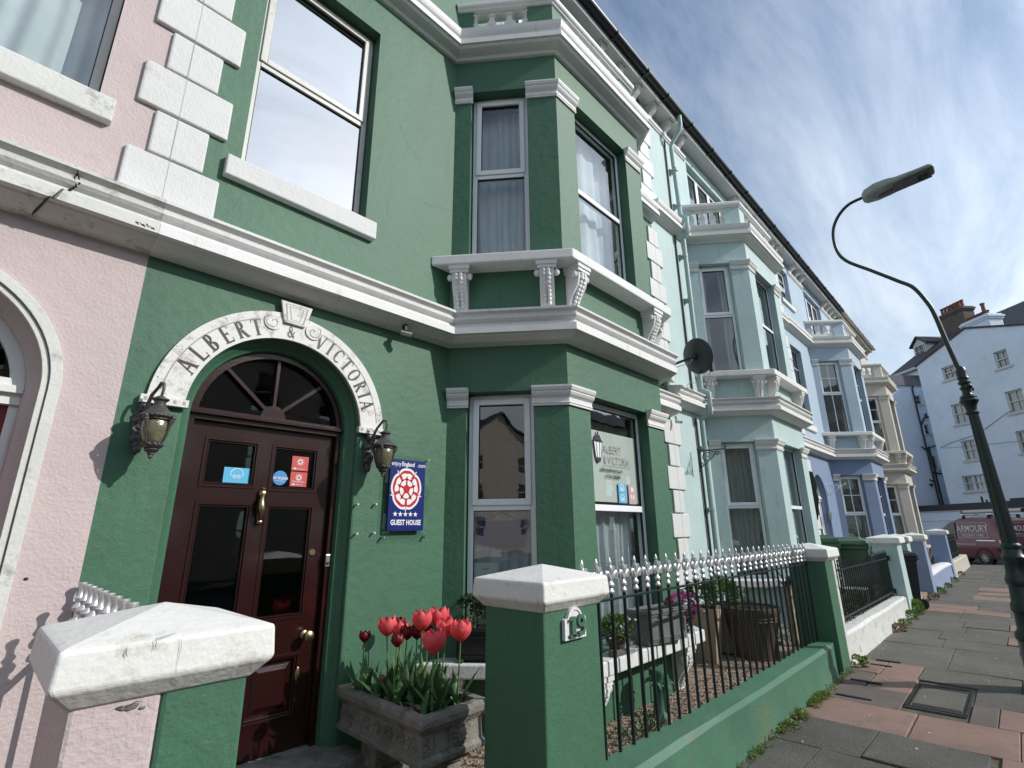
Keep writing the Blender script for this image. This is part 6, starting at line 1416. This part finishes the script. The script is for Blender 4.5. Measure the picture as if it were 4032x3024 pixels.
# ------------------------------------------------------------ wheelie bins
def bin_(c, w, d, h, ang, m_, label, nm='wheelie_bin', open_=0):
    T = thing(nm, c, label, 'wheelie bin'); q = Matrix.Rotation(radians(ang), 3, 'Z'); C_ = Vector(c)
    P = lambda x, y, z: C_+q @ Vector((x, y, 0))+Vector((0, 0, z))
    def ring_(e, z, sh=0): return [P(-w/2*e, -d/2*e+sh, z), P(w/2*e, -d/2*e+sh, z), P(w/2*e, d/2*e+sh, z), P(-w/2*e, d/2*e+sh, z)]
    mb = MB(); pr = [(.78, .06), (.80, .10), (.96, h*.80), (.965, h*.82), (1.03, h*.83), (1.03, h*.885)]
    mb.add([v for e, z in pr for v in ring_(e, z)], [(4*k+i, 4*k+(i+1) % 4, 4*k+4+(i+1) % 4, 4*k+4+i) for k in range(len(pr)-1) for i in range(4)]+[(0, 1, 2, 3), (20, 21, 22, 23)]); mb.build('bin_body', m_, T, bevel=.015)
    mb = MB(); pr = [(1.06, h*.888), (1.07, h*.91), (1.0, h*.955), (.75, h*.985), (.70, h)]
    mb.add([v for e, z in pr for v in ring_(e, z, .01)], [(4*k+i, 4*k+(i+1) % 4, 4*k+4+(i+1) % 4, 4*k+4+i) for k in range(len(pr)-1) for i in range(4)]+[(0, 1, 2, 3), (16, 17, 18, 19)]); mb.build('lid', m_, T, bevel=.012)
    mb = MB(); mb.tube([P(-w*.42, d*.56, h*.86), P(w*.42, d*.56, h*.86)], .016, 8); mb.box(0, .001, 0, .001, 0, .001) if False else None; mb.build('handle', m_, T, smooth=50)
    for s_ in (-1, 1):
        mb = MB(); mb.tube([P(s_*w*.40, d*.40, .10), P(s_*w*.52, d*.40, .10)], .10, 18); mb.build('wheel', 'rubber', T, smooth=40)
    return T
bin_((13.75, 2.02, 0), .56, .62, 1.12, 200, 'bin_black', 'black wheelie bin standing in the mint house gateway')
bin_((13.2, 2.75, .09), 1.20, .78, 1.30, 8, 'bin_green', 'large green bin behind the plain railings', 'large_bin')
bin_((12.2, 3.05, .09), .60, .70, 1.36, 20, 'bin_green', 'green bin with a pale lid partly hidden by the mint bay')
T = thing('garden_chair', (11.9, 2.75, .09), 'white plastic garden chair back showing between the plants', 'chair'); mb = MB()
for i in range(5): mb.box(11.75, 12.15, 2.70, 2.72, .62+.09*i, .67+.09*i)
mb.box(11.74, 11.79, 2.68, 2.73, .1, 1.08); mb.box(12.12, 12.17, 2.68, 2.73, .1, 1.08); mb.build('backrest', 'upvc', T, bevel=.005)
MB().box(11.74, 12.17, 2.30, 2.70, .46, .49).build('seat', 'upvc', T, bevel=.01)
for x in (11.76, 12.15):
    for y in (2.33,): MB().box(x-.02, x+.02, y-.02, y+.02, .09, .46).build('leg', 'upvc', T)

# ------------------------------------------------------------ red van
Wd = Vector((.682, .731, 0)); Dd = Vector((.731, -.682, 0)); V0 = Vector((31.6, 1.2, -.12))
def VP(a, b, z): return V0+Wd*a+Dd*b+Vector((0, 0, z))          # a towards the front, b across away from us
T = thing('red_van', tuple(VP(1.3, .85, 0)), 'dark red van with white ARMOURY lettering and a roof rack at the street end', 'van')
A0v = -.78; Wv = 1.72
secs = [(-.78, .36, .95, 1.62, .02, .10), (-.76, .34, 1.00, 1.86, .0, .09), (-.66, .32, 1.02, 2.04, 0, .10), (-.2, .30, 1.03, 2.10, 0, .11), (.6, .30, 1.03, 2.11, 0, .11), (1.3, .30, 1.03, 2.07, 0, .12), (1.75, .30, 1.04, 1.95, 0, .14), (2.2, .30, 1.05, 1.72, 0, .17), (2.6, .30, 1.06, 1.45, .0, .17), (2.85, .32, 1.05, 1.24, .01, .12), (3.2, .34, .98, 1.14, .03, .08), (3.5, .36, .88, 1.02, .08, .08), (3.66, .40, .70, .80, .16, .08)]
mb = MB(); vs = []
for a, zl, zb, zt, e, tm in secs:
    L = [(0+e, zl), (-.0+e, (zl+zb)/2), (.0+e, zb), (tm*.6+e, zb+(zt-zb)*.75), (tm+e+.03, zt-.05), (tm+.18, zt), (Wv/2, zt+.015)]
    L = L+[(Wv-b, z) for b, z in reversed(L[:-1])]
    vs += [VP(a, b, z) for b, z in L]
k = 13; mb.add(vs, [(j*k+i, j*k+i+1, (j+1)*k+i+1, (j+1)*k+i) for j in range(len(secs)-1) for i in range(k-1)]+[(j*k, (j+1)*k, (j+1)*k+k-1, j*k+k-1) for j in range(len(secs)-1)]+[tuple(range(k)), tuple((len(secs)-1)*k+i for i in range(k))]); mb.build('body', 'van', T, smooth=40)
mb = MB(); 
mb.prism([[(-.70, .30), (3.4, .30), (3.4, .42), (-.70, .42)]], lambda a, b: VP(a, -.012, b), lambda a, b: VP(a, Wv+.012, b)); mb.prism([[(-.84, .34), (-.76, .34), (-.76, .78), (-.82, .78)]], lambda a, b: VP(a, .02, b), lambda a, b: VP(a, Wv-.02, b)); mb.build('sill_and_bumper', 'plasticblack', T, bevel=.02)
mb = MB(); mb.prism([[(-.78, .62), (-.45, .62), (-.38, .78), (-.78, .80)]], lambda a, b: VP(a, -.010, b), lambda a, b: VP(a, .05, b)); mb.build('bumper_corner', 'plasticblack', T)
for a in (.20, 2.78):
    for b in (.10, Wv-.10):
        mb = MB(); s_ = -1 if b < 1 else 1
        mb.tube([VP(a, b-.11*s_*-1 if False else b+.09, .34), VP(a, b-.09, .34)], .325, 30); Wh = mb.build('wheel', 'rubber', T, smooth=40)
        if b < 1:
            mb = MB(); mb.tube([VP(a, -.005, .34), VP(a, .03, .34)], .205, 24)
            mb.build('rim', 'plasticblack', Wh, smooth=40); mb = MB()
            for i in range(10): t = 2*pi*i/10; mb.prism([[(a+.06*cos(t-.2), .34+.06*sin(t-.2)), (a+.19*cos(t-.09), .34+.19*sin(t-.09)), (a+.19*cos(t+.09), .34+.19*sin(t+.09)), (a+.06*cos(t+.2), .34+.06*sin(t+.2))]], lambda p, q: VP(p, -.02, q), lambda p, q: VP(p, -.004, q))
            mb.tube([VP(a, -.025, .34), VP(a, 0, .34)], .05, 14); mb.build('spokes', 'steel', Wh)
    mb = MB(); mb.prism([arc(a, .34, .43, 0, 180, 16)+arc(a, .34, .36, 180, 0, 16)], lambda p, q: VP(p, -.018, q), lambda p, q: VP(p, .06, q)); mb.build('wheel_arch', 'plasticblack', T)
def sd(a, z, off=.006):
    """point just proud of the near side at height z"""
    zb, zt = 1.03+0, 2.08; b = 0 if z < zb else (z-zb)/(zt-zb)*.088/.75*.75
    return VP(a, b-off, z)
mb = MB(); ol = [(1.42, 1.12), (2.35, 1.12), (2.12, 1.48), (1.72, 1.78), (1.42, 1.86)]; mb.loops([ol], lambda a, b: sd(a, b, .012)); mb.build('side_window', 'glass_dark', T, recalc=False)
mb = MB(); mb.prism([ol, [((a-1.8)*1.06+1.8, (b-1.45)*1.06+1.45) for a, b in ol]], lambda a, b: sd(a, b, .014), lambda a, b: sd(a, b, -.01)); mb.build('window_surround', 'plasticblack', T)
mb = MB(); mb.prism([rect(-.45, .42, 1.075, 1.10)], lambda a, b: sd(a, b, .02), lambda a, b: sd(a, b, 0)); mb.build('door_rail', 'chrome', T)
mb = MB()
def lt(s_, a, z, size, sx, al='CENTER', bold=0): mb.text(s_, size, lambda u, v: sd(a-u, z+v, .016), al, sx, bold=bold)
lt('ARMOURY', .55, 1.475, .40, .80, bold=.004)
for (a0, a1, z0, z1) in ((1.27, 1.285, 1.20, 1.86), (-.165, -.15, 1.20, 1.86), (-.165, 1.285, 1.20, 1.21), (-.165, 1.285, 1.85, 1.86), (-.1, 1.2, 1.405, 1.413)): mb.loops([rect(a0, a1, z0, z1)], lambda a, b: sd(a, b, .015))
lt('SECURITY + FIRE', .55, 1.255, .15, .95, bold=.001); lt('www.armoury.biz', .98, .885, .15, .9, bold=.001); mb.build('side_lettering', 'signwhite', T, recalc=False)
mb = MB()
RP = lambda u, v, o=0: VP(-.785-.010-o-(0 if v < 1.0 else 0)+(max(0, v-1.6)*.08), u, v)
for pl in ([(.03, .84), (.20, .84), (.20, 1.26), (.03, 1.28)],): mb.loops([pl], lambda u, v: RP(u, v, .004)); mb.loops([pl], lambda u, v: sd(-.76+(u-.03)*.9, v, .008))
mb.build('tail_light', 'tail', T, recalc=False)
mb = MB(); mb.loops([[(.04, .98), (.19, .98), (.19, 1.12), (.04, 1.12)]], lambda u, v: RP(u, v, .008)); mb.loops([[(.04, .98), (.17, .98), (.17, 1.12), (.04, 1.12)]], lambda u, v: sd(-.75+(u-.04)*.9, v, .012)); mb.build('indicator_lens', 'signwhite', T, recalc=False)
mb = MB(); mb.text('ARMOURY', .34, lambda u, v: RP(.86+u, 1.50+v, .006), sx=.66, bold=.004); 
for (a0, a1, z0, z1) in ((.28, .292, 1.28, 1.84), (1.44, 1.452, 1.28, 1.84), (.28, 1.452, 1.28, 1.29), (.28, 1.452, 1.83, 1.84)): mb.loops([rect(a0, a1, z0, z1)], lambda u, v: RP(u, v, .006))
mb.text('SECURITY + FIRE', .12, lambda u, v: RP(.86+u, 1.33+v, .006)); mb.text('0800', .16, lambda u, v: RP(1.2+u, 1.05+v, .006)); mb.build('rear_lettering', 'signwhite', T, recalc=False)
for a in (.95, -.28):
    mb = MB()
    for b in (.16, Wv-.16): mb.prism([[(a-.07, 2.04), (a+.07, 2.04), (a+.05, 2.19), (a-.05, 2.19)]], lambda p, q: VP(p, b-.04, q), lambda p, q: VP(p, b+.04, q))
    mb.build('rack_foot', 'plasticblack', T, bevel=.01)
    mb = MB(); mb.tube([VP(a, .10, 2.22), VP(a, Wv-.10, 2.22)], .03, 8); mb.build('roof_bar', 'chrome', T, smooth=50)
mb = MB(); mb.tube([VP(1.75, .95, 2.36), VP(-1.1, .95, 2.36)], .075, 12); mb.build('pipe_carrier', 'upvc_dirty', T, smooth=50)
mb = MB()
for a in (1.76, -1.12): mb.tube([VP(a+.03, .95, 2.36), VP(a-.03, .95, 2.36)], .088, 12)
mb.build('carrier_end_cap', 'plasticblack', T, smooth=50)

# ------------------------------------------------------------ buildings behind the van
E0 = Vector((41.9, 2.8, -.1))
def EP(a, d, z): return E0+Wd*a+Dd*d+Vector((0, 0, z+.1))
def ebox(mb, a0, a1, d0, d1, z0, z1):
    vs = [EP(a, d, z) for z in (z0, z1) for d in (d0, d1) for a in (a0, a1)]; return mb.add(vs, [(0, 2, 3, 1), (4, 5, 7, 6), (0, 1, 5, 4), (2, 6, 7, 3), (0, 4, 6, 2), (1, 3, 7, 5)])
T = thing('white_gabled_building', tuple(EP(-3.8, 4, 0)), 'tall white rendered gabled building with small sash windows and red chimney pots, behind the van', 'building')
gab = [(-11.0, 0), (0, 0), (-.05, 11.9), (-3.88, 13.0), (-11.0, 10.55)]
fg = Fr(EP(0, 0, 0)[:2], tuple(Wd[:2]))          # a along Wd; inward normal must be Dd
sgn = 1 if fg.n.dot(Dd) > 0 else -1
EG = lambda a, b, d=0: EP(a, d, b)
wins = [(-5.80, -5.06, 10.07, 11.02, 2), (-2.62, -1.72, 10.36, 11.18, 2), (-5.98, -5.06, 7.52, 8.70, 2), (-2.68, -1.72, 7.55, 8.78, 2), (-6.0, -5.02, 5.35, 6.50, 2), (-2.62, -1.76, 5.36, 6.52, 2), (-3.20, -1.24, 3.60, 4.48, 4)]
holes = [rect(a0, a1, b0, b1) for a0, a1, b0, b1, _ in wins]
mb = MB(); mb.loops([gab]+holes, lambda a, b: EP(a, 0, b)); mb.side(gab, lambda a, b: EP(a, 0, b), lambda a, b: EP(a, 4.4, b)); mb.loops([gab], lambda a, b: EP(a, 4.4, b))
for h in holes: mb.side(h, lambda a, b: EP(a, 0, b), lambda a, b: EP(a, .22, b))
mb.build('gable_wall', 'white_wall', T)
class EF:
    def __call__(s, a, b, d=0): return EP(a, d, b)
ef = EF()
for a0, a1, b0, b1, n in wins:
    w_ = MB(); fwd = .07
    w_.fbox(ef, a0, a0+fwd, b0, b1, .10, .18); w_.fbox(ef, a1-fwd, a1, b0, b1, .10, .18); w_.fbox(ef, a0, a1, b1-fwd, b1, .10, .18); w_.fbox(ef, a0, a1, b0, b0+fwd, .10, .18); w_.fbox(ef, a0, a1, (b0+b1)/2-.03, (b0+b1)/2+.03, .09, .18)
    if n == 4:
        for k in (1, 2): x = a0+(a1-a0)*k/3; w_.fbox(ef, x-.05, x+.05, b0, b1, .09, .18)
    ww = w_.build('window', 'far_trim', T)
    g_ = MB(); nn = 2 if n == 2 else 6
    for k in range(1, nn): x = a0+(a1-a0)*k/nn; g_.fbox(ef, x-.015, x+.015, b0, b1, .12, .15)
    g_.build('glazing_bar', 'far_trim', ww)
    g_ = MB(); g_.add([EP(a0, .16, b0), EP(a1, .16, b0), EP(a1, .16, b1), EP(a0, .16, b1)], [(0, 1, 2, 3)]); g_.build('pane', 'glass', ww, recalc=False)
    wavy(ef, a0, a1, b0, b1, .24, amp=.02, n=30).build('curtain', 'curtain_grey' if n == 2 else 'curtain', ww, smooth=1.5)
    s_ = MB(); s_.fbox(ef, a0-.14, a1+.12, b0-.13, b0, -.08, .12); s_.build('window_sill', 'far_trim', T)
s_ = MB(); ebox(s_, -11.0, 0, .3, 4.2, 0, 11); s_ = None
rf = MB(); rf.add([EP(.06, -.08, 11.95), EP(-3.88, -.08, 13.08), EP(-3.88, 4.6, 13.08), EP(.06, 4.6, 11.95), EP(-11.1, -.08, 10.6), EP(-11.1, 4.6, 10.6)], [(0, 1, 2, 3), (1, 4, 5, 2)])
rf.add([EP(.06, -.08, 11.83), EP(-3.88, -.08, 12.96), EP(-3.88, 4.6, 12.96), EP(.06, 4.6, 11.83), EP(-11.1, -.08, 10.48), EP(-11.1, 4.6, 10.48)], [(0, 1, 2, 3), (1, 4, 5, 2)])
rf.add([EP(.06, -.08, 11.95), EP(-3.88, -.08, 13.08), EP(-11.1, -.08, 10.6), EP(-11.1, -.08, 10.48), EP(-3.88, -.08, 12.96), EP(.06, -.08, 11.83)], [(0, 1, 4, 5), (1, 2, 3, 4)]); rf.build('roof', 'slate', T)
# rear range with its roof, dormer and stacks
rb = MB(); ebox(rb, -9, 7.4, 4.45, 14, 0, 13.3); rb.build('rear_wall', 'white_wall', T)
rf = MB(); rf.add([EP(7.6, 4.2, 13.3), EP(-9, 4.2, 13.3), EP(-9, 9.6, 16.99), EP(7.6, 9.6, 16.99), EP(7.6, 15, 13.3), EP(-9, 15, 13.3)], [(0, 1, 2, 3), (3, 2, 5, 4), (0, 3, 4)]); rr_ = rf.build('roof', 'slate', T)
f_ = MB(); ebox(f_, -9, 7.55, 4.1, 4.3, 13.18, 13.36); f_.build('eaves_gutter', 'far_trim', T)
dm = MB(); dl = [(6.40, 14.9), (7.52, 15.1), (7.52, 16.05), (7.02, 16.65), (6.30, 16.02)]
dl = [(6.38, 14.9), (7.55, 14.9), (7.55, 16.1), (6.97, 16.62), (6.38, 16.1)]
dm.prism([dl], lambda a, b: EP(a, 7.2, b), lambda a, b: EP(a, 9.6, b)); D_ = dm.build('dormer', 'far_trim', rr_)
dm = MB(); dm.prism([[(6.15, 16.02), (6.97, 16.72), (7.78, 16.02), (7.78, 16.14), (6.97, 16.86), (6.15, 16.14)]], lambda a, b: EP(a, 7.05, b), lambda a, b: EP(a, 9.7, b)); dm.build('dormer_roof', 'slate', rr_)
dm = MB(); dm.fbox(ef, 6.52, 7.36, 15.08, 15.98, 7.17, 7.19); dm.build('dormer_pane', 'glass_dark', rr_)
dm = MB(); 
for a in (6.50, 6.93, 7.33): dm.fbox(ef, a, a+.05, 15.05, 16.0, 7.13, 7.17)
for z in (15.03, 15.5, 15.97): dm.fbox(ef, 6.5, 7.38, z, z+.05, 7.125, 7.175)
dm.build('dormer_frame', 'far_trim', rr_)
def stack(a0, a1, d0, d1, z0, z1, m_, pots, par=T, nm='chimney'):
    mb = MB(); ebox(mb, a0, a1, d0, d1, z0, z1-.35); ebox(mb, a0-.06, a1+.06, d0-.06, d1+.06, z1-.35, z1-.22); ebox(mb, a0-.12, a1+.12, d0-.12, d1+.12, z1-.22, z1-.10); ebox(mb, a0-.04, a1+.04, d0-.04, d1+.04, z1-.10, z1); c_ = mb.build(nm, m_, par)
    for (a, d, h) in pots: 
        q = MB(); q.lathe([(.15, 0), (.15, .05), (.115, .09), (.10, h-.10), (.135, h-.08), (.135, h), (.09, h)], EP(a, d, z1-.01), 12); q.build('chimney_pot', 'pot', c_, smooth=45)
stack(4.25, 6.45, 9.0, 9.9, 15.2, 18.4, 'brick_dark', [(6.25-.30*i, 9.3, .62) for i in range(7)]+[(5.9-.36*i, 9.65, .7) for i in range(4)])
stack(-2.75, -.95, 3.0, 3.9, 12.0, 14.55, 'white_wall', [(-1.05-.27*i, 3.4, .36) for i in range(6)]+[(-1.98, 3.7, 1.05)])
bg = MB(); bg.add([EP(8.4, 14, 17.2), EP(-8, 14, 17.0), EP(-8, 18, 20.4), EP(4.5, 18, 19.9)], [(0, 1, 2, 3)]); bg.add([EP(8.4, 14, 17.1), EP(-8, 14, 16.9), EP(-8, 18, 16.9), EP(4.5, 18, 16.9)], [(0, 1, 2, 3)]); ebox(bg, -8, 7.8, 14.05, 18, 10, 17.0); bg.build('background_roof', 'slate', T)
sd2 = MB(); sd2.prism([[(-5.9, 13.4), (-3.9, 13.4), (-4.1, 13.75), (-4.9, 14.2), (-5.7, 13.75)]], lambda a, b: EP(a, 5.6, b), lambda a, b: EP(a, 7.5, b)); sd2.build('small_gable', 'far_trim', T)
# grey shaded wing left of the gable
G = thing('shaded_white_wing', tuple(EP(4, 0, 0)), 'shaded off-white wing with black soil pipes and narrow windows left of the gable', 'building')
wl = [(1.15, 1.75, 9.7, 10.45), (1.25, 1.75, 7.62, 8.42), (1.28, 1.80, 5.30, 6.20)]
mb = MB(); ol = [(-3.5, 0), (4.4, 0), (4.4, 11.1), (-3.5, 11.1)]
hh = [rect(q[0], q[1], q[2], q[3]) for q in ((1.22, 1.66, 9.78, 10.42), (1.40, 1.74, 7.66, 8.34), (1.30, 1.70, 5.25, 6.18))]
mb.loops([ol]+hh, lambda a, b: EP(2.0, a, b))
for h in hh: mb.side(h, lambda a, b: EP(2.0, a, b), lambda a, b: EP(2.18, a, b))
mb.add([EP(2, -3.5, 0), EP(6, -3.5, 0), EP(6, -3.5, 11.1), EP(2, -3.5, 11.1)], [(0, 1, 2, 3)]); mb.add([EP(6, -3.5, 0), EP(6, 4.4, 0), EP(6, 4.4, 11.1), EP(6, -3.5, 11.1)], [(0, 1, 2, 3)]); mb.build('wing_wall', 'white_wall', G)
for h in hh:
    (a0, b0), (a1, b1) = h[0], h[2]; P2 = lambda a, b, d=0: EP(2.0+d, a, b); m2 = MB()
    for q in ((a0, a0+.05, b0, b1), (a1-.05, a1, b0, b1), (a0, a1, b0, b0+.05), (a0, a1, b1-.05, b1), (a0, a1, (b0+b1)/2-.02, (b0+b1)/2+.02)): m2.fbox(P2, q[0], q[1], q[2], q[3], .08, .14)
    w_ = m2.build('window', 'far_trim', G); m2 = MB(); m2.add([P2(a0, b0, .12), P2(a1, b0, .12), P2(a1, b1, .12), P2(a0, b1, .12)], [(0, 1, 2, 3)]); m2.build('pane', 'glass_dark', w_, recalc=False)
    m2 = MB(); m2.fbox(P2, a0-.1, a1+.1, b0-.1, b0, -.06, .1); m2.build('window_sill', 'far_trim', G)
mb = MB(); mb.add([EP(1.9, -3.6, 11.1), EP(1.9, 4.3, 11.1), EP(4.6, 4.3, 12.7), EP(4.6, -3.6, 12.7), EP(6.1, 4.3, 11.1), EP(6.1, -3.6, 11.1)], [(0, 1, 2, 3), (3, 2, 4, 5)]); mb.build('roof', 'slate', G)
mb = MB(); P3 = lambda d, z: EP(1.93, d, z)
mb.tube([P3(1.27, 11.1), P3(1.12, 10.9), P3(1.12, 9.0), P3(1.13, 2.9)], .05, 8); mb.tube([P3(1.3, 6.8), P3(1.33, 4.9), P3(1.34, 2.9)], .06, 8); mb.tube([P3(1.15, 8.3), P3(1.5, 8.8), P3(1.85, 8.85)], .05, 8); mb.tube([P3(1.2, 6.65), P3(1.87, 6.9)], .04, 8); mb.tube([P3(.8, 6.8), P3(1.15, 6.5)], .04, 8); mb.tube([P3(1.66, 8.85), P3(1.66, 9.1)], .06, 8); mb.tube([P3(1.2, 5.05), P3(1.9, 4.95)], .05, 8); mb.tube([P3(.82, 4.6), P3(1.15, 4.4)], .04, 8); mb.ell(P3(.86, 4.25), .1, .1, .1); mb.build('soil_pipe', 'pipe', G, smooth=50)
# garage in front
G = thing('garage_block', tuple(EP(-3, -1, 0)), 'low pale blue-white garage wall with a black flat roof edge behind the van', 'garage')
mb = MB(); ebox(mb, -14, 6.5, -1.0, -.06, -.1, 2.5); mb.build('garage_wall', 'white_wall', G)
mb = MB(); ebox(mb, -14.1, 6.6, -1.12, -.04, 2.52, 2.86); mb.build('roof_edge', 'pipe', G)
mb = MB(); ebox(mb, -14.05, 6.55, -1.06, -.96, 2.44, 2.50); ebox(mb, -14, 6.55, -1.03, -.97, 1.9, 1.94); mb.build('fascia', 'far_trim', G)
mb = MB(); mb.tube([EP(-2.85, -.7, 2.86), EP(-2.85, -.7, 3.2)], .05, 8); mb.tube([EP(-3.1, -.7, 2.86), EP(-3.1, -.7, 3.0)], .05, 8); ebox(mb, -9, -4.8, -1.14, -.3, 2.86, 2.98); mb.build('roof_vent', 'pipe', G, smooth=50)
mb = MB(); mb.tube([EP(0, -.05, 9.1), EP(0, -.05, 7.0)], .01, 4)
# overhead cables on the gable
mb = MB(); mb.tube([EP(-.3, -.03, 6.35), EP(-1.2, -.03, 6.55), EP(-3.0, -.03, 6.75), EP(-5.0, -.03, 7.6), EP(-5.2, -.03, 7.62)], .012, 5); mb.tube([EP(-.5, -.03, 6.32), EP(-1.6, -.03, 6.2), EP(-6, -.03, 5.9)], .008, 5); mb.build('cable', 'pipe', T)

# ------------------------------------------------------------ terrace across the road (seen only in the windows)
O = thing('brick_terrace_opposite', (8, -13, 0), 'tan brick terrace across the road, seen only as a reflection in the windows', 'building')
fo = Fr((0, -12.5), (-1, 0)); mb = MB(); hs = []
ol = [(-46, -.1), (14, -.1), (14, 8.2), (-46, 8.2)]; x = -44
while x < 12:
    for z in (.9, 3.6, 6.1): hs.append(rect(x, x+1.0, z, z+1.5))
    x += 2.6
mb.loops([ol]+hs, fo)
for h in hs: mb.side(h, lambda a, b: fo(a, b), lambda a, b: fo(a, b, .15))
mb.add([fo(-46, 0, 0), fo(-46, 0, 8), fo(-46, 8.2, 8), fo(-46, 8.2, 0)], [(0, 1, 2, 3)]); mb.add([fo(14, 0, 0), fo(14, 0, 8), fo(14, 8.2, 8), fo(14, 8.2, 0)], [(0, 1, 2, 3)]); mb.build('wall', 'tan', O)
m2 = MB(); m3 = MB()
for h in hs:
    (a0, b0), (a1, b1) = h[0], h[2]
    for q in ((a0, a0+.06, b0, b1), (a1-.06, a1, b0, b1), (a0, a1, b0-.08, b0+.05), (a0, a1, b1-.05, b1), (a0, a1, (b0+b1)/2-.03, (b0+b1)/2+.03)): m2.fbox(fo, q[0], q[1], q[2], q[3], .05, .12)
    m3.add([fo(a0, b0, .11), fo(a1, b0, .11), fo(a1, b1, .11), fo(a0, b1, .11)], [(0, 1, 2, 3)])
o_ = m2.build('window_frames', 'far_trim', O); o_['kind'] = 'stuff'; o_ = m3.build('window_panes', 'glass_dark', O, recalc=False); o_['kind'] = 'stuff'
mb = MB(); mb.add([fo(-46.3, 8.2, -.3), fo(14.3, 8.2, -.3), fo(14.3, 10.6, 4), fo(-46.3, 10.6, 4), fo(14.3, 8.2, 8.3), fo(-46.3, 8.2, 8.3)], [(0, 1, 2, 3), (3, 2, 4, 5), (0, 3, 5), (1, 4, 2)]); mb.build('roof', 'slate', O)
O = thing('brick_gable_house_opposite', (-60, -17, 0), 'tan brick house with sunlit gable, seen only reflected in the bay window', 'building')
gf = Fr((-30, -22.3), (0, 1)); gl2_ = [(0, -.1), (10, -.1), (10, 7.6), (5, 11.4), (0, 7.6)]; hs = [rect(x, x+.95, z, z+1.5) for x in (2.2, 6.6) for z in (1.2, 4.0, 6.4)]
P4 = lambda a, b, d=0: Vector((-30-d, -22.3+a, b))
mb = MB(); mb.loops([gl2_]+hs, P4); mb.side(gl2_, P4, lambda a, b: P4(a, b, 60))
for h in hs: mb.side(h, P4, lambda a, b: P4(a, b, .2))
mb.build('wall', 'tan', O)
for h in hs:
    (a0, b0), (a1, b1) = h[0], h[2]; m2 = MB()
    for q in ((a0, a0+.07, b0, b1), (a1-.07, a1, b0, b1), (a0, a1, b0-.12, b0+.05), (a0, a1, b1-.06, b1), (a0, a1, (b0+b1)/2-.04, (b0+b1)/2+.04)): m2.fbox(P4, q[0], q[1], q[2], q[3], .02, .1)
    w_ = m2.build('window', 'far_trim', O); m2 = MB(); m2.fbox(P4, a0, a1, b0, b1, .08, .12); m2.build('pane', 'ink', w_)
mb = MB(); mb.add([P4(10.3, 7.45, -.3), P4(5, 11.5, -.3), P4(-.3, 7.45, -.3), P4(10.3, 7.45, 60), P4(5, 11.5, 60), P4(-.3, 7.45, 60), P4(10.3, 7.6, -.3), P4(5, 11.7, -.3), P4(-.3, 7.6, -.3), P4(10.3, 7.6, 60), P4(5, 11.7, 60), P4(-.3, 7.6, 60)], [(0, 1, 4, 3), (1, 2, 5, 4), (6, 7, 10, 9), (7, 8, 11, 10), (0, 1, 7, 6), (1, 2, 8, 7), (0, 3, 9, 6), (2, 5, 11, 8)]); mb.build('roof', 'slate', O)
g = MB(); g.box(-40, 60, -12.4, -9.5, -.3, -.004); structure(g, 'opposite_pavement', 'slab_grey')
